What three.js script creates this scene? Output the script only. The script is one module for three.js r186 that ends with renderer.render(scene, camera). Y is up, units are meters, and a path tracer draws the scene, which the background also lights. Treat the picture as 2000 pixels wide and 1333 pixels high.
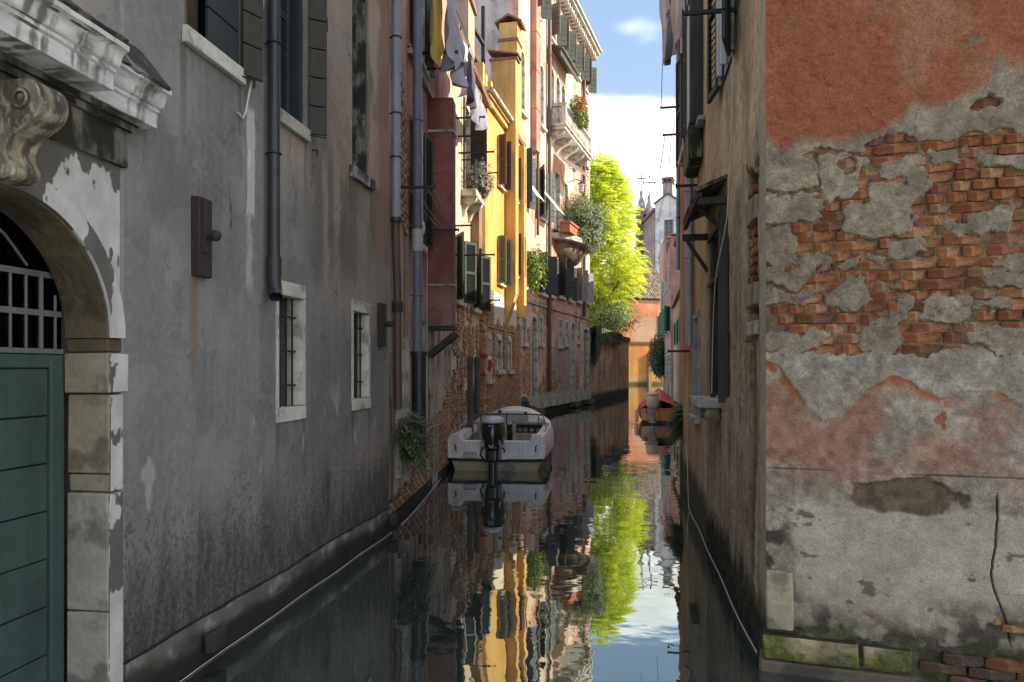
import * as THREE from 'three';
import { mergeGeometries, toCreasedNormals, mergeVertices } from 'three/addons/utils/BufferGeometryUtils.js';
import { RoundedBoxGeometry } from 'three/addons/geometries/RoundedBoxGeometry.js';

// World: x = across the canal (right is +), y = up from the water, z = minus the distance along the canal. Metres.
const scene = new THREE.Scene();

// ---------- camera ----------
const camera = new THREE.PerspectiveCamera(50.94, 1024 / 682, 0.05, 600);
camera.position.set(0, 1.9, 0);
camera.rotation.y = Math.atan(220 / 1400);
camera.setViewOffset(1024, 682, 0, -26.86, 1024, 682);   // shift lens: uprights stay upright

// ---------- renderer and exposure ----------
const renderer = new THREE.WebGLRenderer({ antialias: true });
renderer.toneMapping = THREE.LinearToneMapping;
renderer.toneMappingExposure = 3.7;
renderer.shadowMap.enabled = true;

// ---------- noise ----------
function rngOf(seed) { let s = seed >>> 0; return () => { s = (s + 0x6d2b79f5) | 0; let t = Math.imul(s ^ (s >>> 15), 1 | s); t = (t + Math.imul(t ^ (t >>> 7), 61 | t)) ^ t; return ((t ^ (t >>> 14)) >>> 0) / 4294967296; }; }
const HASH = new Float32Array(65536); { const r = rngOf(77); for (let i = 0; i < 65536; i++) HASH[i] = r(); }
function vn(x, y) {
  const xi = Math.floor(x), yi = Math.floor(y); let fx = x - xi, fy = y - yi;
  fx = fx * fx * (3 - 2 * fx); fy = fy * fy * (3 - 2 * fy);
  const x0 = xi & 255, x1 = (xi + 1) & 255, y0 = (yi & 255) << 8, y1 = ((yi + 1) & 255) << 8;
  const a = HASH[y0 + x0], b = HASH[y0 + x1], c = HASH[y1 + x0], d = HASH[y1 + x1];
  return a + (b - a) * fx + (c - a + (a - b - c + d) * fx) * fy;
}
function fbm(x, y, o = 4) { let s = 0, a = 0.5, n = 0; for (let i = 0; i < o; i++) { s += a * vn(x, y); n += a; a *= 0.5; x = x * 2.03 + 17.3; y = y * 2.03 + 5.7; } return s / n; }
const ss = (a, b, x) => { const t = Math.min(1, Math.max(0, (x - a) / (b - a))); return t * t * (3 - 2 * t); };
const lerp = (a, b, t) => a + (b - a) * t;
const mix3 = (a, b, t) => [a[0] + (b[0] - a[0]) * t, a[1] + (b[1] - a[1]) * t, a[2] + (b[2] - a[2]) * t];

// ---------- sky: one computed picture of air and clouds ----------
{
  const w = 1440, h = 720, px = new Float32Array(w * h * 4);
  for (let j = 0; j < h; j++) for (let i = 0; i < w; i++) {
    const el = ((j + 0.5) / h - 0.5) * Math.PI, az = ((i + 0.5) / w - 0.5) * Math.PI * 2, k = (j * w + i) * 4;
    const dx = Math.cos(el) * Math.cos(az), dy = Math.sin(el), dz = Math.cos(el) * Math.sin(az);
    let c;
    if (dy <= 0) c = [0.10, 0.11, 0.10];
    else {
      const t = Math.pow(dy, 0.55);
      c = mix3([0.245, 0.29, 0.34], [0.085, 0.138, 0.235], Math.min(1, t * 1.25));
      const q = 1 / (dy + 0.16), cx = dx * q, cz = dz * q;
      const f = fbm(cx * 1.5 + 222.04, cz * 1.5 + 127.20, 6) * 0.66 + fbm(cx * 4 + 9, cz * 9 + 3, 5) * 0.34;
      const m = ss(0.44, 0.68, f) * 0.9 + ss(0.0, 0.3, 0.3 - dy) * 0.25;
      const body = (1 + 0.7 * dy) / 1.7 * lerp(1.75, 0.62, ss(0.5, 0.72, f + 0.25 * (fbm(cx * 3, cz * 3 + 8, 4) - 0.5)));
      c = mix3(c, [body, body * 0.965, body * 0.92], Math.min(1, m));
    }
    px[k] = c[0]; px[k + 1] = c[1]; px[k + 2] = c[2]; px[k + 3] = 1;
  }
  const sky = new THREE.DataTexture(px, w, h, THREE.RGBAFormat, THREE.FloatType);
  sky.mapping = THREE.EquirectangularReflectionMapping; sky.magFilter = THREE.LinearFilter; sky.minFilter = THREE.LinearFilter; sky.needsUpdate = true;
  scene.background = sky; scene.environment = sky;
  scene.backgroundIntensity = 1; scene.environmentIntensity = 1;
}

// ---------- sun: from the right and a little ahead ----------
const sun = new THREE.DirectionalLight(new THREE.Color(1, 0.9, 0.70), 2.45);
{
  const az = 78 * Math.PI / 180, el = 32 * Math.PI / 180;
  sun.position.set(Math.sin(az) * Math.cos(el) * 80, Math.sin(el) * 80, -20 - Math.cos(az) * Math.cos(el) * 80);
  sun.target.position.set(0, 0, -20);
  sun.castShadow = true; sun.shadow.mapSize.set(4096, 4096);
  Object.assign(sun.shadow.camera, { left: -70, right: 90, top: 60, bottom: -60, near: 1, far: 260 });
  scene.add(sun, sun.target);
}

// ---------- geometry helpers ----------
const V = (x, y, z) => new THREE.Vector3(x, y, z);
function xf(g, x = 0, y = 0, z = 0, rx = 0, ry = 0, rz = 0) {
  if (rx || ry || rz) g.applyMatrix4(new THREE.Matrix4().makeRotationFromEuler(new THREE.Euler(rx, ry, rz)));
  return g.translate(x, y, z);
}
// box given by its ranges
const bx = (x0, x1, y0, y1, z0, z1) => new THREE.BoxGeometry(x1 - x0, y1 - y0, z1 - z0).translate((x0 + x1) / 2, (y0 + y1) / 2, (z0 + z1) / 2);
const rb = (x0, x1, y0, y1, z0, z1, r = 0.008) => new RoundedBoxGeometry(x1 - x0, y1 - y0, z1 - z0, 1, Math.min(r, (x1 - x0) * 0.45, (y1 - y0) * 0.45, (z1 - z0) * 0.45)).translate((x0 + x1) / 2, (y0 + y1) / 2, (z0 + z1) / 2);
function tube(pts, r, seg = 8, n) { const c = new THREE.CatmullRomCurve3(pts.map((p) => V(...p)), false, 'catmullrom', 0.3); return new THREE.TubeGeometry(c, n || Math.max(2, pts.length * 3), r, seg, false); }
function rod(a, b, r, seg = 8) {
  const A = V(...a), B = V(...b), d = B.clone().sub(A), g = new THREE.CylinderGeometry(r, r, d.length(), seg);
  g.applyQuaternion(new THREE.Quaternion().setFromUnitVectors(V(0, 1, 0), d.normalize())); const m = A.add(B).multiplyScalar(0.5); return g.translate(m.x, m.y, m.z);
}
function merged(list) {
  list = (Array.isArray(list) ? list : [list]).map((g) => { const o = g.index ? g.toNonIndexed() : g.clone(); for (const k of Object.keys(o.attributes)) if (!['position', 'normal', 'uv'].includes(k)) o.deleteAttribute(k); if (!o.attributes.normal) o.computeVertexNormals(); if (!o.attributes.uv) o.setAttribute('uv', new THREE.BufferAttribute(new Float32Array(o.attributes.position.count * 2), 2)); return o; });
  return list.length > 1 ? mergeGeometries(list) : list[0];
}
// uv in metres by the way each face points (local axes)
function metreUV(g) {
  const p = g.attributes.position, n = g.attributes.normal, uv = new Float32Array(p.count * 2);
  for (let i = 0; i < p.count; i++) {
    const ax = Math.abs(n.getX(i)), ay = Math.abs(n.getY(i)), az = Math.abs(n.getZ(i));
    if (az >= ax && az >= ay) { uv[2 * i] = p.getX(i); uv[2 * i + 1] = p.getY(i); }
    else if (ax >= ay) { uv[2 * i] = p.getZ(i); uv[2 * i + 1] = p.getY(i); }
    else { uv[2 * i] = p.getX(i); uv[2 * i + 1] = p.getZ(i); }
  }
  g.setAttribute('uv', new THREE.BufferAttribute(uv, 2)); return g;
}
// roughen: move vertices by noise so that edges are not ruler-straight
function rough(g, amp, freq = 6, seed = 0) {
  const p = g.attributes.position;
  for (let i = 0; i < p.count; i++) {
    const x = p.getX(i), y = p.getY(i), z = p.getZ(i);
    p.setXYZ(i, x + amp * (fbm(y * freq + seed, z * freq + 3.1, 3) - 0.5) * 2, y + amp * (fbm(x * freq + 7 + seed, z * freq + 1.7, 3) - 0.5) * 2, z + amp * (fbm(x * freq + 2 + seed, y * freq + 9.2, 3) - 0.5) * 2);
  }
  g.computeVertexNormals(); return g;
}
const names = new Map();
function numbered(n) { const k = names.get(n) || 0; names.set(n, k + 1); return k ? n + '_' + String(k).padStart(3, '0') : n; }
// one mesh made of one or several geometries
function part(parent, name, geos, mat, keepUV = false) {
  const g = merged(geos); if (!keepUV) metreUV(g);
  const m = new THREE.Mesh(g, mat); m.name = parent === scene ? numbered(name) : name; m.castShadow = m.receiveShadow = true; parent.add(m); return m;
}
function sub(parent, name) { const g = new THREE.Group(); g.name = name; parent.add(g); return g; }
function tag(o, label, category, group) { o.userData.label = label; o.userData.category = category; if (group) o.userData.group = group; return o; }
function thing(name, label, category, group) { const g = new THREE.Group(); g.name = numbered(name); scene.add(g); return tag(g, label, category, group); }
// a wall line from (s, a) to (s, a): local x runs along it, z points out of it
function frame(p0, p1) { const ds = p1[0] - p0[0], da = p1[1] - p0[1]; return { x: p0[1], z: -p0[0], turn: Math.atan2(ds, da), len: Math.hypot(ds, da) }; }
function at(o, F, u = 0, y = 0, z = 0) { const c = Math.cos(F.turn), s = Math.sin(F.turn); o.position.set(F.x + c * u + s * z, y, F.z - s * u + c * z); o.rotation.y = F.turn; return o; }

// ---------- textures ----------
function dataTex(w, h, px, srgb, wrap = THREE.RepeatWrapping) {
  const t = new THREE.DataTexture(px, w, h, THREE.RGBAFormat); t.magFilter = THREE.LinearFilter; t.minFilter = THREE.LinearFilter; t.wrapS = t.wrapT = wrap;
  if (srgb) t.colorSpace = THREE.SRGBColorSpace; t.needsUpdate = true; return t;
}
// fn(u, y, out) writes colour 0..255 (sRGB, base colour) and relief 0..1; the picture spans [u0,u1] x [y0,y1] metres
function bake(w, h, u0, u1, y0, y1, fn, wrap = THREE.MirroredRepeatWrapping) {
  const c = new Uint8Array(w * h * 4), b = new Uint8Array(w * h * 4), o = [0, 0, 0, 0];
  for (let j = 0; j < h; j++) for (let i = 0; i < w; i++) {
    const k = (j * w + i) * 4; fn(u0 + (u1 - u0) * (i + 0.5) / w, y0 + (y1 - y0) * (j + 0.5) / h, o);
    for (let q = 0; q < 3; q++) c[k + q] = Math.max(0, Math.min(255, o[q]));
    b[k] = b[k + 1] = b[k + 2] = Math.max(0, Math.min(255, o[3] * 255)); c[k + 3] = b[k + 3] = 255;
  }
  const map = dataTex(w, h, c, true, wrap), bump = dataTex(w, h, b, false, wrap);
  for (const t of [map, bump]) { t.repeat.set(1 / (u1 - u0), 1 / (y1 - y0)); t.offset.set(-u0 / (u1 - u0), -y0 / (y1 - y0)); }
  return { map, bump };
}
const bakedMat = (t, bumpScale, roughness = 0.92) => new THREE.MeshStandardMaterial({ map: t.map, bumpMap: t.bump, bumpScale, roughness });
// small repeating patterns; size = metres of one repeat
function pattern(n, size, fn) { const t = bake(n, n, 0, size, 0, size, fn, THREE.RepeatWrapping); return t; }
// noise that repeats after `size` metres at `f` cells per repeat
function pn(u, v, size, fx, fy) {
  const x = u / size * fx, y = v / size * fy, xi = Math.floor(x), yi = Math.floor(y); let a = x - xi, b = y - yi; a = a * a * (3 - 2 * a); b = b * b * (3 - 2 * b);
  const m = (p, q) => ((p % q) + q) % q, H = (p, q) => HASH[((m(q, fy) * 7 + fy) & 255) * 256 + ((m(p, fx) * 3 + fx) & 255)];
  return lerp(lerp(H(xi, yi), H(xi + 1, yi), a), lerp(H(xi, yi + 1), H(xi + 1, yi + 1), a), b);
}
const pfbm = (u, v, size, f, o = 4, sx = 1) => { let s = 0, a = 0.5, n = 0; for (let i = 0; i < o; i++) { s += a * pn(u, v, size, Math.max(1, Math.round(f * sx)), f); n += a; a *= 0.55; f *= 2; } return s / n; };

// ---------- common materials ----------
const stoneT = pattern(512, 1.2, (u, v, o) => { const a = pfbm(u, v, 1.2, 4, 6), b = pfbm(u + 3, v, 1.2, 40, 2), c = ss(0.55, 0.7, pfbm(u, v + 5, 1.2, 6, 4)); const k = 0.78 + 0.3 * a + 0.12 * (b - 0.5) - 0.22 * c; o[0] = 206 * k; o[1] = 200 * k; o[2] = 188 * k; o[3] = a * 0.6 + b * 0.3; });
const grimeT = pattern(512, 1.2, (u, v, o) => { const a = pfbm(u, v, 1.2, 5, 6), b = pfbm(u, v, 1.2, 3, 4, 4), d = ss(0.42, 0.58, 0.5 * a + 0.5 * b); const k = 0.8 + 0.4 * a; const c = mix3([196, 194, 190], [70, 66, 60], d); o[0] = c[0] * k; o[1] = c[1] * k; o[2] = c[2] * k; o[3] = a; });
const woodT = pattern(512, 1, (u, v, o) => { const g = pfbm(u, v, 1, 3, 5, 16), f = pfbm(u, v, 1, 6, 5); const k = 0.7 + 0.45 * g + 0.25 * (f - 0.5); o[0] = o[1] = o[2] = 215 * k; o[3] = g * 0.7 + f * 0.2; });
const paintT = pattern(512, 1, (u, v, o) => { const g = pfbm(u, v, 1, 4, 6), f = pfbm(u, v, 1, 60, 2), s = pfbm(u, v, 1, 3, 4, 10); const k = 0.78 + 0.26 * g + 0.1 * (f - 0.5) + 0.14 * (s - 0.5); o[0] = o[1] = o[2] = 240 * k; o[3] = g * 0.5 + f * 0.3; });
const plasterT = pattern(1024, 3, (u, v, o) => { const g = pfbm(u, v, 3, 3, 7), f = pfbm(u, v, 3, 120, 2), s = pfbm(u, v, 3, 2, 4, 12), p = ss(0.56, 0.68, pfbm(u + 1, v + 2, 3, 5, 5)); const k = 0.76 + 0.3 * g + 0.10 * (f - 0.5) + 0.2 * (s - 0.5) - 0.12 * p; o[0] = 236 * k; o[1] = 234 * k; o[2] = 230 * k; o[3] = 0.6 * g + 0.25 * f - 0.15 * p; });
const rgb = (r, g, b) => new THREE.Color().setRGB(r, g, b);
const stdm = (t, color, bumpScale = 0.004, roughness = 0.9, metalness = 0) => new THREE.MeshStandardMaterial({ map: t.map, bumpMap: t.bump, bumpScale, color, roughness, metalness });
const plain = (color, roughness = 0.6, metalness = 0) => new THREE.MeshStandardMaterial({ color, roughness, metalness });
const M = {
  stone: stdm(stoneT, rgb(0.72, 0.72, 0.72), 0.006), whiteStone: stdm(stoneT, rgb(1, 1, 1), 0.004), grime: stdm(grimeT, rgb(0.85, 0.85, 0.88), 0.006), brownStone: stdm(stoneT, rgb(0.5, 0.43, 0.32), 0.006), darkStone: stdm(stoneT, rgb(0.22, 0.19, 0.15), 0.008),
  iron: stdm(paintT, rgb(0.035, 0.032, 0.032), 0.002, 0.6, 0.3), rust: stdm(paintT, rgb(0.045, 0.031, 0.027), 0.004, 0.8), greyIron: stdm(paintT, rgb(0.16, 0.18, 0.19), 0.002, 0.6),
  door: stdm(paintT, rgb(0.055, 0.095, 0.085), 0.003, 0.55), shutter: stdm(paintT, rgb(0.030, 0.045, 0.045), 0.003, 0.6), shutterBrown: stdm(paintT, rgb(0.056, 0.048, 0.036), 0.003, 0.75), shutterGrey: stdm(paintT, rgb(0.17, 0.18, 0.15), 0.003, 0.7), shutterRed: stdm(paintT, rgb(0.12, 0.058, 0.042), 0.003, 0.7), shutterGreen: stdm(paintT, rgb(0.03, 0.11, 0.08), 0.003, 0.6),
  darkPipe: stdm(paintT, rgb(0.035, 0.036, 0.042), 0.002, 0.45), greyPipe: stdm(paintT, rgb(0.33, 0.34, 0.38), 0.002, 0.5), bluePipe: stdm(paintT, rgb(0.17, 0.19, 0.25), 0.002, 0.5), brownPipe: stdm(paintT, rgb(0.12, 0.075, 0.06), 0.002, 0.55), palePipe: stdm(paintT, rgb(0.5, 0.5, 0.49), 0.002, 0.55),
  wood: stdm(woodT, rgb(0.23, 0.18, 0.13), 0.004), darkWood: stdm(woodT, rgb(0.09, 0.072, 0.06), 0.004), redWood: stdm(woodT, rgb(0.2, 0.1, 0.07), 0.004), pole: stdm(woodT, rgb(0.19, 0.17, 0.155), 0.006),
  glass: new THREE.MeshStandardMaterial({ color: rgb(0.02, 0.023, 0.026), roughness: 0.06 }), frameWhite: plain(rgb(0.6, 0.6, 0.58), 0.6),
  cable: plain(rgb(0.55, 0.54, 0.5), 0.7), wire: plain(rgb(0.06, 0.06, 0.06), 0.6), glint: plain(rgb(0.75, 0.75, 0.72), 0.9),
  tile: stdm(paintT, rgb(0.33, 0.17, 0.11), 0.004), awning: new THREE.MeshPhysicalMaterial({ color: rgb(0.8, 0.79, 0.76), roughness: 0.95, transmission: 0.3, thickness: 0, side: THREE.DoubleSide }),
  terracotta: plain(rgb(0.42, 0.13, 0.07), 0.9), mossTile: stdm(grimeT, rgb(0.62, 0.55, 0.34), 0.008),
};
const cloth = (r, g, b) => new THREE.MeshPhysicalMaterial({ color: rgb(r, g, b), roughness: 1, transmission: 0.2, thickness: 0, side: THREE.DoubleSide });
const leafMat = (r, g, b, t = 0.35) => new THREE.MeshPhysicalMaterial({ color: rgb(r, g, b), roughness: 0.75, transmission: t, thickness: 0, side: THREE.DoubleSide });

// =====================================================================
// WATER
// =====================================================================
{
  const n = 1024, size = 5, hgt = new Float32Array(n * n), px = new Uint8Array(n * n * 4);
  for (let j = 0; j < n; j++) for (let i = 0; i < n; i++) {
    const u = i / n * size, v = j / n * size;
    hgt[j * n + i] = 0.0130 * pn(u, v, size, 5, 7) + 0.0060 * pn(u + 1, v, size, 12, 19) + 0.0022 * pn(u, v + 2, size, 28, 44) + 0.00065 * pn(u, v, size, 70, 100) + 0.00022 * pn(u, v, size, 150, 210);
  }
  const d = size / n;
  for (let j = 0; j < n; j++) for (let i = 0; i < n; i++) {
    const sx = (hgt[j * n + (i + 1) % n] - hgt[j * n + (i + n - 1) % n]) / (2 * d), sy = (hgt[((j + 1) % n) * n + i] - hgt[((j + n - 1) % n) * n + i]) / (2 * d);
    const l = Math.hypot(sx, sy, 1 / 12), k = (j * n + i) * 4; px[k] = 127.5 - 127.5 * sx / l; px[k + 1] = 127.5 - 127.5 * sy / l; px[k + 2] = 127.5 + 127.5 / 12 / l; px[k + 3] = 255;
  }
  const nm = dataTex(n, n, px, false); nm.repeat.set(1 / size, 1 / size);
  const water = new THREE.MeshPhysicalMaterial({ color: rgb(0.275, 0.325, 0.295), metalness: 0.92, roughness: 0.012, normalMap: nm });
  water.normalScale.set(1 / 12 * 0.25, 1 / 12 * 0.25);
  const g = new THREE.PlaneGeometry(160, 260).rotateX(-Math.PI / 2).translate(0, 0, -60);
  const p = g.attributes.position, uv = g.attributes.uv; for (let i = 0; i < p.count; i++) uv.setXY(i, p.getX(i), -p.getZ(i));
  const m = part(scene, 'canal_water', g, water, true); m.castShadow = false; m.userData.kind = 'structure'; m.userData.label = 'dark green still canal water with soft ripples';
}

// =====================================================================
// HOUSE HELPERS
// =====================================================================
// wall with openings: shape from (0, y0) to (len, h); thickness goes back from z = 0
function wallGeo(u0, u1, y0, y1, openings, thick = 0.35) {
  const s = new THREE.Shape([[u0, y0], [u1, y0], [u1, y1], [u0, y1]].map((p) => new THREE.Vector2(...p)));
  for (const o of openings) {
    const h = new THREE.Path(); h.moveTo(o.u, o.y); h.lineTo(o.u + o.w, o.y);
    if (o.arch) { const r = o.w / 2; h.lineTo(o.u + o.w, o.y + o.h - r); h.absarc(o.u + r, o.y + o.h - r, r, 0, Math.PI, false); } else { h.lineTo(o.u + o.w, o.y + o.h); h.lineTo(o.u, o.y + o.h); }
    h.lineTo(o.u, o.y); s.holes.push(h);
  }
  return new THREE.ExtrudeGeometry(s, { depth: thick, bevelEnabled: false, curveSegments: 12 }).translate(0, 0, -thick);
}
// side walls, back wall and roof, so that the house is closed
function shell(house, u0, u1, y0, h, D, wm, { T = 0.35, roof = M.tile, eave = 0.35, pitch = 1.2, open } = {}) {
  if (open !== 'near') part(house, 'side_wall', bx(u0, u0 + 0.3, y0, h, -D, -T - 0.001), wm);
  part(house, 'side_wall', bx(u1 - 0.3, u1, y0, h, -D, -T - 0.001), wm);
  part(house, 'back_wall', bx(u0 + 0.301, u1 - 0.301, y0, h, -D, -D + 0.3), wm);
  part(house, 'added_light_stop', bx(u0 + 0.301, u1 - 0.301, h - 0.12, h - 0.02, -D + 0.301, -T - 0.001), M.wood);  // unseen slab added to stop skylight leaking in under the gables
  const a = Math.atan2(pitch, D / 2 + eave), L = Math.hypot(pitch, D / 2 + eave) + 0.06;
  for (const k of [1, -1]) part(house, 'roof', xf(new THREE.BoxGeometry(u1 - u0 + 0.3, 0.1, L), (u0 + u1) / 2, h + pitch / 2 + 0.06, -D / 2 + k * (D / 4 + eave / 2), k * a), roof);
}
function shutterGeo(w, h, style = 'plank', seed = 1) {
  const r = rngOf(seed), g = [];
  if (style === 'plank') { const n = Math.max(2, Math.round(h / 0.24)), d = h / n; for (let i = 0; i < n; i++) g.push(rb(0, w, i * d + 0.005, (i + 1) * d - 0.005, -0.014 + r() * 0.003, 0.014 + r() * 0.003, 0.004)); g.push(bx(0.03, w - 0.03, 0.01, h - 0.01, -0.02, -0.0145)); }
  else {
    g.push(rb(0, 0.05, 0, h, -0.018, 0.018, 0.004), rb(w - 0.05, w, 0, h, -0.018, 0.018, 0.004)); for (const y of [0, h * 0.48, h - 0.06]) g.push(bx(0.05, w - 0.05, y, y + 0.06, -0.016, 0.016));
    const n = Math.max(4, Math.min(26, Math.round(h / 0.065))), d = h / n; for (let i = 0; i < n; i++) g.push(xf(new THREE.BoxGeometry(w - 0.1, d * 1.05, 0.008), w / 2, (i + 0.5) * d, 0, 0.55));
  }
  return merged(g);
}
const leafCache = new Map();
// one leaf of a shutter: hinge at (u, z), phi = way it points (0 along the wall away from the near end, 90 straight out)
function leaf(win, u, y, z, w, h, phi, mat, style = 'plank') {
  const key = [w.toFixed(2), h.toFixed(2), style].join(); if (!leafCache.has(key)) leafCache.set(key, metreUV(shutterGeo(w, h, style, 3)));
  const m = new THREE.Mesh(leafCache.get(key), mat); m.name = 'shutter'; m.position.set(u, y, z); m.rotation.y = -phi * Math.PI / 180; m.castShadow = m.receiveShadow = true; win.add(m); return m;
}
// a window in a wall opening o = {u, y, w, h, arch}; options as in the calls
function windowIn(house, o, c = {}) {
  const W = sub(house, c.name || 'window'), f = c.surround ?? 0.1, z1 = c.proud ?? 0.03, zi = -(c.deep ?? 0.2), fm = c.stone || M.whiteStone;
  if (f) {
    if (o.arch) {
      const r = o.w / 2, cy = o.y + o.h - r, s = new THREE.Shape(); s.moveTo(o.u, o.y); s.lineTo(o.u + f, o.y); s.lineTo(o.u + f, cy); s.absarc(o.u + r, cy, r - f, Math.PI, 0, true); s.lineTo(o.u + o.w - f, o.y); s.lineTo(o.u + o.w, o.y); s.lineTo(o.u + o.w, cy); s.absarc(o.u + r, cy, r, 0, Math.PI, false); s.lineTo(o.u, o.y);
      part(W, 'frame', new THREE.ExtrudeGeometry(s, { depth: z1 - zi + 0.02, bevelEnabled: false, curveSegments: 10 }).translate(0, 0, zi - 0.02), fm);
    } else {
      const ft = c.lintel ?? f;
      part(W, 'frame', [rb(o.u + 0.002, o.u + f, o.y + (c.sillIn ?? 0), o.y + o.h - ft - 0.001, zi - 0.02, z1), rb(o.u + o.w - f, o.u + o.w - 0.002, o.y + (c.sillIn ?? 0), o.y + o.h - ft - 0.001, zi - 0.02, z1), rb(o.u + 0.002, o.u + o.w - 0.002, o.y + o.h - ft, o.y + o.h - 0.002, zi - 0.02, z1 + 0.002)], fm);
    }
  }
  if (c.sill !== 0) { const so = c.sillOut ?? 0.09, e = c.sillEar ?? 0.07; part(W, 'sill', c.sillIn ? rb(o.u + 0.002, o.u + o.w - 0.002, o.y + 0.002, o.y + c.sillIn - 0.002, zi - 0.02, z1 + 0.004) : rb(o.u - e, o.u + o.w + e, o.y - (c.sill ?? 0.09), o.y - 0.001, 0.001, so), fm); if (!c.sillIn) part(W, 'sill_bed', bx(o.u + 0.001, o.u + o.w - 0.001, o.y - 0.03, o.y, zi - 0.02, -0.001), fm); }
  const x0 = o.u + f, x1 = o.u + o.w - f;
  if (c.pane !== 0) {
    part(W, 'pane', bx(x0 + 0.001, x1 - 0.001, o.y, o.y + o.h - (o.arch ? 0.06 : f), zi - 0.014, zi - 0.008), c.pane || M.glass);
    if (c.sash) part(W, 'sash', [bx(x0, x0 + 0.05, o.y, o.y + o.h - f, zi - 0.005, zi + 0.025), bx(x1 - 0.05, x1, o.y, o.y + o.h - f, zi - 0.005, zi + 0.025), bx((x0 + x1) / 2 - 0.03, (x0 + x1) / 2 + 0.03, o.y, o.y + o.h - f, zi - 0.004, zi + 0.03), bx(x0 + 0.05, x1 - 0.05, o.y + 0.001, o.y + 0.06, zi - 0.003, zi + 0.02), bx(x0 + 0.05, x1 - 0.05, o.y + o.h * 0.62, o.y + o.h * 0.62 + 0.04, zi - 0.003, zi + 0.022)], c.sash);
  }
  if (c.bars) part(W, 'grille', [...Array(c.bars)].map((_, i) => rod([x0 + (x1 - x0) * (i + 0.5) / c.bars, o.y + 0.01, zi + 0.06], [x0 + (x1 - x0) * (i + 0.5) / c.bars, o.y + o.h - f, zi + 0.06], 0.009, 6)).concat([0.25, 0.5, 0.75].map((t) => bx(x0, x1, o.y + o.h * t, o.y + o.h * t + 0.015, zi + 0.052, zi + 0.068))), c.barMat || M.rust);
  if (c.shutters) {
    const S = c.shutters, w = S.w || o.w / 2, h = S.h || o.h, y = o.y + (S.dy || 0);
    if (S.near !== undefined) leaf(W, o.u, y, 0.04, w, h, S.near, S.mat || M.shutter, S.style);
    if (S.far !== undefined) leaf(W, o.u + o.w, y, 0.04, w, h, S.far, S.mat || M.shutter, S.style);
  }
  return W;
}
// grid surface with relief and colours of its own: fn(u, y, out) gives [r, g, b (sRGB 0..255), z]
const TOLIN = new Float32Array(256); for (let i = 0; i < 256; i++) { const c = i / 255; TOLIN[i] = c <= 0.04045 ? c / 12.92 : Math.pow((c + 0.055) / 1.055, 2.4); }
const lin = (v) => TOLIN[Math.max(0, Math.min(255, Math.round(v)))];
function relief(u0, u1, y0, y1, step, fn) {
  const nu = Math.round((u1 - u0) / step), ny = Math.round((y1 - y0) / step), N = (nu + 1) * (ny + 1), P = new Float32Array(N * 3), C = new Float32Array(N * 3), U = new Float32Array(N * 2), I = new Uint32Array(nu * ny * 6), o = [0, 0, 0, 0];
  for (let j = 0, k = 0; j <= ny; j++) for (let i = 0; i <= nu; i++, k++) {
    const u = u0 + (u1 - u0) * i / nu, y = y0 + (y1 - y0) * j / ny; fn(u, y, o);
    P.set([u, y, o[3]], k * 3); C.set([lin(o[0]), lin(o[1]), lin(o[2])], k * 3); U.set([u, y], k * 2);
  }
  for (let j = 0, q = 0; j < ny; j++) for (let i = 0; i < nu; i++) { const a = j * (nu + 1) + i, b = a + 1, c = a + nu + 1, d = c + 1; I.set([a, b, d, a, d, c], q); q += 6; }
  const g = new THREE.BufferGeometry(); g.setAttribute('position', new THREE.BufferAttribute(P, 3)); g.setAttribute('color', new THREE.BufferAttribute(C, 3)); g.setAttribute('uv', new THREE.BufferAttribute(U, 2)); g.setIndex(new THREE.BufferAttribute(I, 1)); g.computeVertexNormals(); return g;
}
const grainT = pattern(512, 0.5, (u, v, o) => { const a = pfbm(u, v, 0.5, 60, 3), b = pfbm(u, v, 0.5, 8, 4); const k = 0.84 + 0.24 * (a - 0.3) + 0.12 * (b - 0.5); o[0] = o[1] = o[2] = 235 * k; o[3] = 0.7 * a + 0.3 * b; });
const reliefMat = new THREE.MeshStandardMaterial({ vertexColors: true, map: grainT.map, bumpMap: grainT.bump, bumpScale: 0.004, roughness: 0.95 });
function reliefPart(parent, name, g) { const m = new THREE.Mesh(g, reliefMat); m.name = name; m.castShadow = m.receiveShadow = true; parent.add(m); return m; }
// put a mesh that is built in frame F under a group that stands in another frame
function under(group, m, F, u = 0, y = 0, z = 0) { at(m, F, u, y, z); m.updateMatrix(); group.updateMatrix(); const w = new THREE.Matrix4().copy(group.matrix).invert().multiply(m.matrix); w.decompose(m.position, m.quaternion, m.scale); group.add(m); return m; }
// brick shapes: chipped, uneven boxes of unit size
const brickGeos = [...Array(10)].map((_, k) => {
  const g = new THREE.BoxGeometry(1, 1, 1, 4, 3, 1), p = g.attributes.position;
  for (let i = 0; i < p.count; i++) {
    let x = p.getX(i), y = p.getY(i); const z = p.getZ(i); if (Math.abs(Math.abs(x) - 0.25) < 0.01) x *= 1.72; if (Math.abs(Math.abs(y) - 1 / 6) < 0.01) y *= 1.95; const ex = Math.abs(x) > 0.45 ? 1 : 0, ey = Math.abs(y) > 0.45 ? 1 : 0, n = (a, b) => vn(a * 5.3 + k * 7.7 + 40, b * 5.3 + k * 3.1 + 40) - 0.5;
    p.setXYZ(i, x * (1 - 0.05 * ey) + 0.05 * n(y + z, x * 3), y * (1 - 0.14 * ex) + 0.24 * n(x * 2, z + 9), z > 0 ? z - (ex || ey ? 0.055 : 0) + 0.17 * n(x * 3 + 2, y * 3) : z);
  }
  g.computeVertexNormals(); return metreUVscaled(g);
});
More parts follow.
